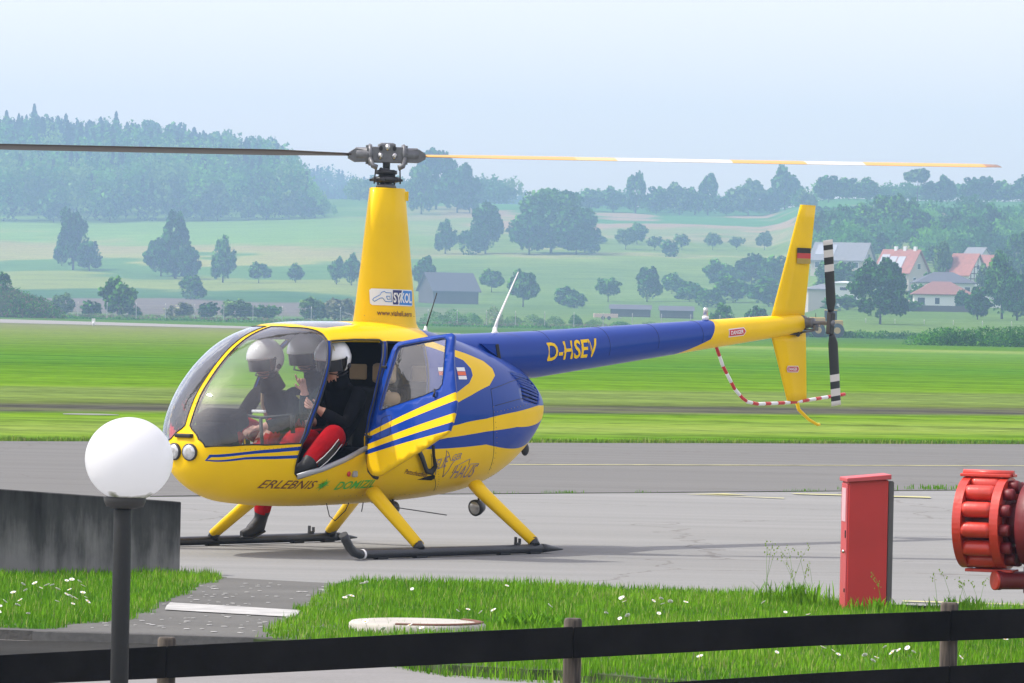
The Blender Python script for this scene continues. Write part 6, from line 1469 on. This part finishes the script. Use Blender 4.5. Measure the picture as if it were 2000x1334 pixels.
for px in np.arange(-60, 650, 13):
    for f in np.linspace(0, 1, 11):
        x_ = px + random.uniform(-6, 6); d = 2050 + 430 * f + random.uniform(-14, 14); yh = 616 + (x_ - 1000) * .0209; x = wx(x_, d); zb = tz(x, d); ch = random.uniform(17, 25)
        zmax = 1.9 + (yh - ridge(x_) - random.uniform(0, 10)) * d / FPX; zt = min(zb + ch, zmax); ch = zt - zb + 1
        if ch < 4: continue
        fir = random.random() < (.75 if f > .45 and x_ < 430 else .25)
        its.append((x, d, zt - ch, ch * (.36 if fir else .62), ch, 2 if fir else random.randrange(2), 3 if fir else random.choice([0, 0, 1, 1, 2] if f > .4 else [0, 1, 1, 2, 2])))
wood('forest', its, 'hazy blue-green forest covering the left hill')
for i, (px, row, hp, wp, m_) in enumerate([(100, 437, 60, 56, 'leaf_mid'), (210, 437, 70, 56, 'leaf_mid'), (325, 437, 90, 56, 'leaf_pale'), (350, 437, 58, 60, 'leaf_mid'), (390, 430, 72, 60, 'leaf_pale'), (420, 434, 72, 60, 'leaf_pale'), (480, 430, 46, 40, 'leaf_pale'), (515, 434, 56, 50, 'leaf_mid'), (560, 432, 54, 44, 'leaf_pale'), (590, 434, 50, 50, 'leaf_dark'), (610, 430, 34, 40, 'leaf_mid')]):
    tree(px, row, hp, wp, 'round', m_, ['round tree at the forest foot above the leftmost meadow tree', 'round tree at the forest foot between the two big meadow trees', 'tall pale tree at the forest foot over the pyramid tree', 'round tree behind the top of the pyramid tree', 'pale tree at the forest foot left of the oval meadow tree', 'pale tree at the forest foot above the oval meadow tree', 'small pale tree in the middle of the forest foot', 'green round tree in the forest foot right half', 'pale tree near the right end of the forest foot', 'dark tree near the right end of the forest foot', 'last small tree at the right end of the forest foot'][i], d=2035)
# farther, paler wooded ridges right of the hill and in the gap
its = []
for px in np.arange(585, 780, 7):
    for k in range(3):
        d = 2900 + 130 * k; yh = 616 + (px - 1000) * .0209; tr_ = float(np.interp(px, [585, 620, 660, 700, 740, 800], [330, 328, 338, 348, 352, 356])) + 22 * (2 - k) + random.uniform(-7, 7); x = wx(px, d); zt = 1.9 + (yh - tr_) * d / FPX; fir = random.random() < .7
        its.append((x, d, zt - 24, 9 if fir else 15, 24, 2 if fir else 0, 3 if fir else 0)); its.append((x + 3, d, zt - 44, 17, 30, 0, 0))
for px in np.arange(900, 1180, 7):
    d = 3000; yh = 616 + (px - 1000) * .0209; tr_ = float(np.interp(px, [900, 960, 1000, 1100, 1180], [366, 366, 376, 378, 384])) + random.uniform(-5, 5); x = wx(px, d); zt = 1.9 + (yh - tr_) * d / FPX; fir = random.random() < .5
    its.append((x, d, zt - 22, 8 if fir else 15, 22, 2 if fir else 0, 3 if fir else 0)); its.append((x + 3, d + 10, zt - 30, 17, 26, 0, 0))
for px in np.arange(690, 1000, 9):
    d = 2250; yh = 616 + (px - 1000) * .0209; x = wx(px, d); zb = tz(x, d); its.append((x, d, zb - 1, 12, random.uniform(8, 13), random.randrange(2), random.choice([0, 1, 2])))
wood('far_woods', its, 'faint far wooded ridge beyond the fields')
its = []
for px in np.arange(1130, 2080, 9):
    d = (2180 if px < 1560 else 1990) + random.uniform(-15, 40); x = wx(px, d); zb = tz(x, d); h = random.uniform(5, 9); its.append((x, d, zb - .8, h * 1.1, h, random.randrange(2), random.choice([0, 1, 1, 2])))
for k in range(130):
    px = random.uniform(1575, 2050); row = random.uniform(440, 520); d = row_to_d(px, row); x = wx(px, d); h = random.uniform(6, 11); its.append((x, d, tz(x, d) - .8, h * 1.05, h, random.randrange(2), random.choice([0, 0, 1, 1])))
wood('hedgerows', its, 'scrub and hedgerow between the skyline trees and above the village')

# hedges, mound and rough grass near the airfield edge
def scrub(name, boxes, n, leaf, mats, label, cat=None, kind=None, group=None):
    """foliage heaps: boxes = (x, y, z, rx, ry, rz)"""
    rs = np.random.default_rng(len(label)); B = np.array(boxes); wt = B[:, 3] * B[:, 5]; i = rs.choice(len(B), n, p=wt / wt.sum()); v = rs.normal(0, 1, (n, 3)); v /= np.linalg.norm(v, axis=1)[:, None]; v[:, 2] = np.abs(v[:, 2]); r = rs.random(n) ** .2
    P = B[i][:, :3] + v * r[:, None] * B[i][:, 3:]; u = rs.normal(0, 1, (n, 3)); u /= np.linalg.norm(u, axis=1)[:, None]; q = rs.normal(0, 1, (n, 3)); s = (leaf * (.4 + rs.random(n)))[:, None]
    V = np.stack([P - u * s, P + u * s * .7 - q * s * .3, P + q * s * .6], 1).reshape(-1, 3); me = mesh_np(name, V, np.arange(n * 3).reshape(-1, 3), rs.integers(0, len(mats), n))
    tone = np.clip(.4 + .3 * np.sin(P[:, 0] * .9) * np.sin(P[:, 2] * 2.5) + rs.normal(0, .18, n), 0, 1); at = me.attributes.new('tone', 'FLOAT', 'POINT'); at.data.foreach_set('value', np.repeat(tone, 3).astype(np.float32))
    return tag(link(name, me, [M[k] for k in mats]), label, cat, group, kind)
M['leaf_dry'] = leafmat('leaf_dry', (.13, .10, .07), (.24, .17, .12), None, .1)
d = 790; scrub('brushy_mound', [(wx(-30, d), d, 0, 9.5, 5, 5.3), (wx(50, d), d, 0, 5.6, 4, 3.6), (wx(92, d), d, 0, 3.0, 2, 1.9), (wx(-120, d), d, 0, 10, 5, 5.8)], 20000, .2, ['leaf_dark', 'leaf_mid', 'leaf_dark', 'leaf_dry'], 'brush covered earth mound at the left edge', 'mound')
mb = MB(); mb.sphere((wx(-30, 790), 791, -.3), 1, sc=(9, 4.5, 5.2)); mb.sphere((wx(50, 790), 791, -.3), 1, sc=(5.2, 3.2, 3.5)); tag(mb.build('mound_earth', M['soil']), 'earth core of the brushy mound', kind='structure')
d = 470; hb = [(wx(px, d), d + random.uniform(-.5, .5), 0, 1.8, 1.2, hh) for px, hh in zip(range(1800, 2150, 22), [1.0, 1.5, 1.7, 1.75, 1.6, 1.8, 1.9, 1.8, 1.9, 2.0, 1.9, 1.9, 1.9, 1.9, 1.9, 1.9])]
scrub('hedge', hb, 15000, .12, ['leaf_mid', 'leaf_dark'], 'dense low hedge at the right edge of the airfield', 'hedge')
d = 640; scrub('hedge', [(wx(px, d), d, 0, 2.2, 1, .9 + .3 * math.sin(px)) for px in range(1590, 1830, 22)], 6000, .13, ['leaf_dark', 'leaf_mid'], 'low dark hedge strip behind the tail rotor', 'hedge')
its = [(wx(px, 880), 880 + random.uniform(-6, 6), -.05, 2.6, 2, random.uniform(.35, .8)) for px in range(130, 1420, 20)]
scrub('rough_grass', its, 26000, .20, ['leaf_dry', 'leaf_dry', 'leaf_pale', 'leaf_mid'], 'brownish tall dry grass along the perimeter fence', kind='stuff')
its = [(wx(px, 800), 800 + random.uniform(-6, 6), -.05, 2.6, 2, random.uniform(.2, .5)) for px in range(0, 1420, 20)]
scrub('rough_grass', its, 16000, .16, ['leaf_dark', 'leaf_mid'], 'dark green unmown strip below the perimeter fence', kind='stuff')
d = 905
for i, (px, w_, h_, m_) in enumerate([(845, 4.2, 2.4, 'leaf_mid'), (884, 3.6, 2.8, 'leaf_mid'), (918, 3.2, 2.3, 'leaf_mid'), (962, 2.6, 3.6, 'leaf_blossom'), (1000, 3.0, 1.9, 'leaf_pale'), (1040, 3.4, 2.2, 'leaf_pale'), (1082, 3.0, 2.0, 'leaf_pale'), (1122, 2.0, 2.4, 'leaf_dark'), (1160, 3.4, 1.5, 'leaf_pale'), (1210, 3.4, 1.3, 'leaf_mid'), (1270, 3.6, 1.3, 'leaf_pale'), (1330, 3.4, 1.2, 'leaf_mid')]):
    scrub('shrub', [(wx(px, d), d, 0, w_ * .6, 1.5, h_), (wx(px, d) + w_ * .35, d, 0, w_ * .4, 1.2, h_ * .75)], 1500, .16, [m_, m_ if m_ != 'leaf_blossom' else 'leaf_pale'], ['green shrub right against the mast foot before the barn', 'tallest rounded green shrub before the barn', 'green shrub at the right end of the barn', 'yellow blossoming shrub right of the barn', 'pale shrub left of the white aerial foot', 'pale shrub just right of the white aerial foot', 'pale shrub, second right of the white aerial', 'small dark upright shrub above the boom lettering', 'low pale shrub right of the dark upright one', 'low green shrub above the boom middle', 'low pale shrub above the rear half of the boom', 'low green shrub left of the beacon'][i], 'shrub')

# perimeter fence posts and wires
pf = empty('perimeter_fence', (0, 860, 0)); tag(pf, 'thin wire perimeter fence with concrete posts', 'fence')
pm = mat('fence_concrete', (.42, .42, .40), .8); mb = MB(); mb.box((0, 0, 1.15), (.12, .12, 2.5)); mb.box((0, .12, 2.5), (.10, .35, .10), Matrix.Rotation(.8, 3, 'X')); pme = mb.mesh('fence_post'); pme.materials.append(pm)
for k, px in enumerate(range(-20, 1990, 57)):
    o = bpy.data.objects.new('fence_post', pme); col.objects.link(o); o.parent = pf; o.location = (wx(px, 860), 0, 0)
mb = MB()
for z in (.6, 1.2, 1.8, 2.3): mb.box((0, 0, z), (190, .012, .012))
mb.build('fence_wire', pm, pf)

# ------------------------------------------------------------------ buildings
def house(name, px, d, w_, dp, he, hr, yaw, roofm, wallm, label, hip=False, wins=(), chim=(), solar=None, timber=False, zoff=0.0):
    """gabled or hipped house; ridge runs along local x; front faces -y"""
    x = wx(px, d); z = tz(x, d); r = empty(name, (x, d, z + zoff), R_(yaw)); tag(r, label, 'house' if name != 'barn' else 'barn')
    mb = MB(); W2, D2 = w_ / 2, dp / 2
    if hip: mb.prism([(-W2, -D2), (W2, -D2), (W2, D2), (-W2, D2)], -1.2, he, lambda u, v, h: (u, v, h))
    else:
        mb.prism([(-D2, -1.2), (D2, -1.2), (D2, he), (0, hr - .12), (-D2, he)], -W2, W2, lambda u, v, h: (h, u, v))
    mb.build('wall', wallm, r)
    ov = .55; th = .22
    if hip:
        rl = max(0, W2 - D2)
        b = [(-W2 - ov, -D2 - ov), (W2 + ov, -D2 - ov), (W2 + ov, D2 + ov), (-W2 - ov, D2 + ov)]; mb = MB(); lo = [mb.bm.verts.new((p[0], p[1], he - .02)) for p in b]; lo2 = [mb.bm.verts.new((p[0], p[1], he + .16)) for p in b]; tp = [mb.bm.verts.new((-rl, 0, hr)), mb.bm.verts.new((rl, 0, hr))] if rl > .2 else [mb.bm.verts.new((0, 0, hr))]
        mb.bm.faces.new(lo[::-1])
        for i in range(4): mb.bm.faces.new((lo[i], lo[(i + 1) % 4], lo2[(i + 1) % 4], lo2[i]))
        if len(tp) == 2:
            mb.bm.faces.new((lo2[0], lo2[1], tp[1], tp[0])); mb.bm.faces.new((lo2[1], lo2[2], tp[1])); mb.bm.faces.new((lo2[2], lo2[3], tp[0], tp[1])); mb.bm.faces.new((lo2[3], lo2[0], tp[0]))
        else:
            for i in range(4): mb.bm.faces.new((lo2[i], lo2[(i + 1) % 4], tp[0]))
        rf = mb.build('roof', roofm, r)
    else:
        sl_ = (hr - he) / D2; mb = MB()
        for s in (-1, 1):
            mb.prism([(0, hr), (s * (D2 + ov), hr - sl_ * (D2 + ov)), (s * (D2 + ov), hr - sl_ * (D2 + ov) + th), (0, hr + th)], -W2 - ov, W2 + ov, lambda u, v, h: (h, u, v))
        rf = mb.build('roof', roofm, r)
    for (cx, cy, hh) in chim: MB().box((cx, cy, hr + hh / 2 - .4), (.7, .7, hh + .8)).build('chimney', M['white'], rf)
    if solar:
        for (u0, u1, v0, v1) in solar:
            sl_ = (hr - he) / D2; f = lambda u, v, h: (u, -v, hr - sl_ * v + th + h); MB().prism([(u0, v0), (u1, v0), (u1, v1), (u0, v1)], .03, .14, f).build('solar_panel', M['solar'], rf)
    for (face, u, zc_, ww_, wh) in wins:
        c = {'f': (u, -D2 - .03, zc_), 'r': (W2 + .03, u, zc_), 'l': (-W2 - .03, u, zc_)}[face]; dm = (ww_, .08, wh) if face == 'f' else (.08, ww_, wh)
        wo_ = MB().box(c, tuple(a_ + (.18 if a_ > .1 else 0) for a_ in dm)).build('window', M['white'], r)
        c2 = (c[0], c[1] - .03, c[2]) if face == 'f' else (c[0] + (.03 if face == 'r' else -.03), c[1], c[2]); MB().box(c2, dm).build('pane', M['pane'], wo_)
    if timber:
        mb = MB(); X_ = W2 + .04
        for u in np.linspace(-D2 * .8, D2 * .8, 5): hh = he + (hr - he) * (1 - abs(u) / D2) - .5; mb.box((X_, u, hh / 2), (.08, .22, hh))
        for zz in (he * .35, he * .75, he, he + (hr - he) * .35): mb.box((X_ + .02, 0, zz), (.08, D2 * (2 if zz <= he else 1.2), .2))
        mb.build('timber_frame', M['timber'], r)
    return r
M['roof_red'] = mat('roof_red', (.36, .14, .11), .8, var=.3, scale=1.5); M['roof_grey'] = mat('roof_grey', (.20, .20, .22), .7, var=.2, scale=1.5); M['roof_dark'] = mat('roof_dark', (.10, .095, .12), .8, var=.2); M['roof_brown'] = mat('roof_brown', (.26, .12, .10), .8, var=.2, scale=1.5)
M['plaster'] = mat('plaster_white', (.72, .71, .68), .8, var=.05); M['plaster_b'] = mat('plaster_beige', (.50, .44, .38), .8, var=.06); M['pane'] = mat('window_pane', (.04, .05, .07), .15); M['solar'] = mat('solar_glass', (.45, .47, .5), .12, metal=.6); M['timber'] = mat('timber', (.10, .06, .05), .8); M['barnwood'] = mat('barn_wood', (.085, .07, .07), .9, var=.25, scale=.8)
house('barn', 874, 1290, 12.5, 8, 3.4, 7.4, 28, M['roof_dark'], M['barnwood'], 'large dark wooden barn right of the mast')
W4 = lambda zs, us: [('f', u, z, 1.1, 1.3) for z in zs for u in us]
house('house', 1642, 1290, 13.5, 9, 3.0, 7.0, -22, M['roof_grey'], M['plaster_b'], 'house with wide grey roof right behind the tail fin', wins=W4((1.6,), (-5, -2, 2, 5)) + [('r', 0, 3.6, 1.8, 1.6)], solar=[(-6, -1, .8, 3.6)])
house('house', 1758, 1180, 8.6, 9.5, 4.0, 8.8, -32, M['roof_red'], M['plaster_b'], 'house with red roof, bright solar panels and three white chimneys', wins=W4((1.8,), (-3, 0, 3)) + [('r', -2, 2.0, 1.2, 1.3), ('r', 2, 2.0, 1.2, 1.3), ('r', 0, 5.2, 1.3, 1.2)], chim=[(-1.5, 0, .9), (.8, 0, .9), (3.4, 0, .9)], solar=[(-4.2, -2.2, 1.3, 4.6), (-1.9, -.1, 1.7, 4.9), (.2, 2.0, 1.7, 4.9)])
house('house', 1884, 1150, 6.0, 7.0, 4.6, 8.8, -38, M['roof_red'], M['plaster'], 'half-timbered house with white gable and red roof', wins=[('r', 0, 3.6, 1.4, 1.5), ('r', -2.4, 1.6, 1.1, 1.3), ('r', 2.4, 1.6, 1.1, 1.3), ('r', 0, 6.0, .9, .9)] + W4((2.2,), (-2, 2)), timber=True)
house('house', 1905, 1240, 6.5, 7, 4.2, 8.4, -58, M['roof_grey'], M['plaster'], 'upper house with grey gable at the right', wins=[('f', 0, 2.8, 1.3, 1.3), ('f', 0, 5.6, 1.0, 1.0), ('r', 0, 2.2, 1.1, 1.3)])
house('house', 1928, 1205, 4.5, 7.0, 4.2, 7.4, -15, M['roof_red'], M['plaster_b'], 'small house with red roof in front of the grey gable', wins=W4((2.2,), (-1.2, 1.2)))
house('house', 1840, 1110, 12.0, 8, 3.4, 5.8, 4, M['roof_dark'], M['plaster'], 'low house with dark blue-grey hip roof behind the bungalow', hip=True, wins=W4((2.0,), (-4.5, -1.5, 1.5, 4.5)))
house('house', 1836, 1040, 11.5, 8, 2.7, 5.4, 2, M['roof_brown'], M['plaster'], 'white bungalow with red-brown hip roof', hip=True, wins=[('f', -4.4, 1.4, 1.4, 1.4), ('f', -1.2, 1.5, .9, 1.2), ('f', 3.2, 1.3, 1.6, 1.5)])
house('house', 1792, 1070, 4.0, 4, 2.6, 3.2, 0, M['roof_dark'], M['plaster_b'], 'flat dark carport left of the bungalow', hip=True)
house('house', 1930, 1060, 6, 6, 2.8, 4.8, -8, M['roof_brown'], M['plaster'], 'small white house half hidden by trees at the right', hip=True, wins=W4((1.5,), (-1.6, 1.6)))
house('house', 1646, 1060, 5.0, 6, 4.3, 4.8, 6, M['white'], M['plaster'], 'white box house with flat roof behind the yellow loader', hip=True, wins=[('f', -.6, 3.2, 1.5, .6), ('f', 1.4, 1.2, 1.2, 1.2)])
house('house', 1604, 1075, 6.5, 6, 3.6, 4.8, 4, M['roof_grey'], M['plaster_b'], 'grey-brown building left of the white box house', hip=True)
mb = MB(); d = 1000; zz = tz(wx(1850, d), d); mb.box((wx(1835, d), d, zz + .4), (17, .12, 1.5)); tag(mb.build('garden_fence', M['barnwood']), 'dark garden fence before the bungalow', 'fence')
def shed(px, d, w_, h_, roofm, wallm, label):
    x = wx(px, d); z = tz(x, d); r = empty('shed', (x, d, z), 0); tag(r, label, 'shed'); MB().box((0, 0, h_ / 2 - .3), (w_, 4, h_ + .6)).build('wall', wallm, r)
    mb = MB(); mb.prism([(-2.4, h_), (2.4, h_), (0, h_ + 1.0)], -w_ / 2 - .3, w_ / 2 + .3, lambda u, v, h: (h, u, v)); mb.build('roof', roofm, r)
shed(1230, 1120, 8.5, 1.6, M['roof_dark'], M['barnwood'], 'low dark shed right of the pink trailer'); shed(1320, 1110, 7.0, 1.6, M['roof_dark'], M['barnwood'], 'low dark shed left of the beacon')
d = 1050; tr_ = empty('trailer', (wx(1182, d), d, tz(wx(1182, d), d)), R_(3)); tag(tr_, 'pale pinkish trailer above the tail boom', 'trailer'); pk = mat('trailer_pink', (.62, .42, .36), .7)
MB().box((0, 0, .85), (4.8, 2, .8), bev=.05).build('trailer_body', pk, tr_)
for x in (-.6, .6): MB().lathe([(.38, -1.05), (.38, -.85)], (x, 0, .38), 'Y', n=16).build('wheel', M['black'], tr_)
MB().path([(2.4, 0, .5), (3.3, 0, .45)], .06, 6).build('drawbar', M['greymetal'], tr_)

# yellow wheeled roller / loader behind the tail rotor
d = 640; ld = empty('yellow_loader', (wx(1616, d), d, 0), R_(0)); tag(ld, 'yellow construction loader seen behind the tail rotor', 'loader'); ly = mat('loader_yellow', (.48, .30, .07), .6, var=.2)
MB().box((-1.3, 0, 1.9), (1.9, 1.9, 1.1), bev=.12).build('engine_cover', ly, ld); MB().box((1.0, 0, 1.7), (1.6, 2.0, .9), bev=.1).build('rear_body', ly, ld)
cb = MB().box((.35, 0, 3.35), (1.5, 1.6, .14), bev=.04).build('cab_roof', ly, ld)
mb = MB()
for x in (-.35, 1.0):
    for y in (-.72, .72): mb.box((x, y, 2.7), (.10, .10, 1.3))
mb.box((.33, 0, 2.15), (1.4, 1.5, .2)); cf = mb.build('cab_frame', M['black'], ld)
MB().box((.33, -.70, 2.75), (1.25, .03, 1.0)).build('cab_window', M['pane'], cf); MB().box((-.36, 0, 2.75), (.03, 1.3, 1.0)).build('cab_window', M['pane'], cf)
for x in (-1.2, 1.1):
    w__ = MB().lathe([(.80, -1.15), (.88, -1.05), (.88, -.65), (.80, -.60)], (x, 0, .88), 'Y', n=24).build('wheel', M['black'], ld); MB().lathe([(.40, -1.18), (.38, -1.10)], (x, 0, .88), 'Y', n=20).build('rim', ly, w__)
MB().path([(-1.5, .2, 2.4), (-1.5, .2, 3.0)], .05, 8).build('exhaust_pipe', M['black'], ld)
mb = MB(); mb.prism([(-2.3, .3), (-3.0, .1), (-3.2, .8), (-2.5, 1.5)], -1.2, 1.2, lambda u, v, h: (u, h, v)); mb.build('bucket', M['skid'], ld)

# small white marker by the far road
mb = MB(); mb.lathe([(.12, 0), (.12, .35), (.06, .42)], (0, 0, 0), n=12); mb.box((0, 0, .55), (.35, .05, .35)); o = mb.build('runway_marker', M['white']); o.location = (wx(182, 520), 520, 0); tag(o, 'small white marker post by the pale road at the left', 'marker')

# ------------------------------------------------------------------ haze
mb = MB(); mb.box((0, 1530, 64), (3200, 3260, 132)); me = mb.mesh('haze')
m = bpy.data.materials.new('haze_air'); m.use_nodes = True; t = m.node_tree; t.nodes.clear(); ou = t.nodes.new('ShaderNodeOutputMaterial'); pv = t.nodes.new('ShaderNodeVolumePrincipled')
pv.inputs['Color'].default_value = (.46, .67, .99, 1); pv.inputs['Density'].default_value = HAZE; pv.inputs['Anisotropy'].default_value = .3; t.links.new(pv.outputs[0], ou.inputs['Volume'])
tag(link('haze', me, m), kind='stuff')
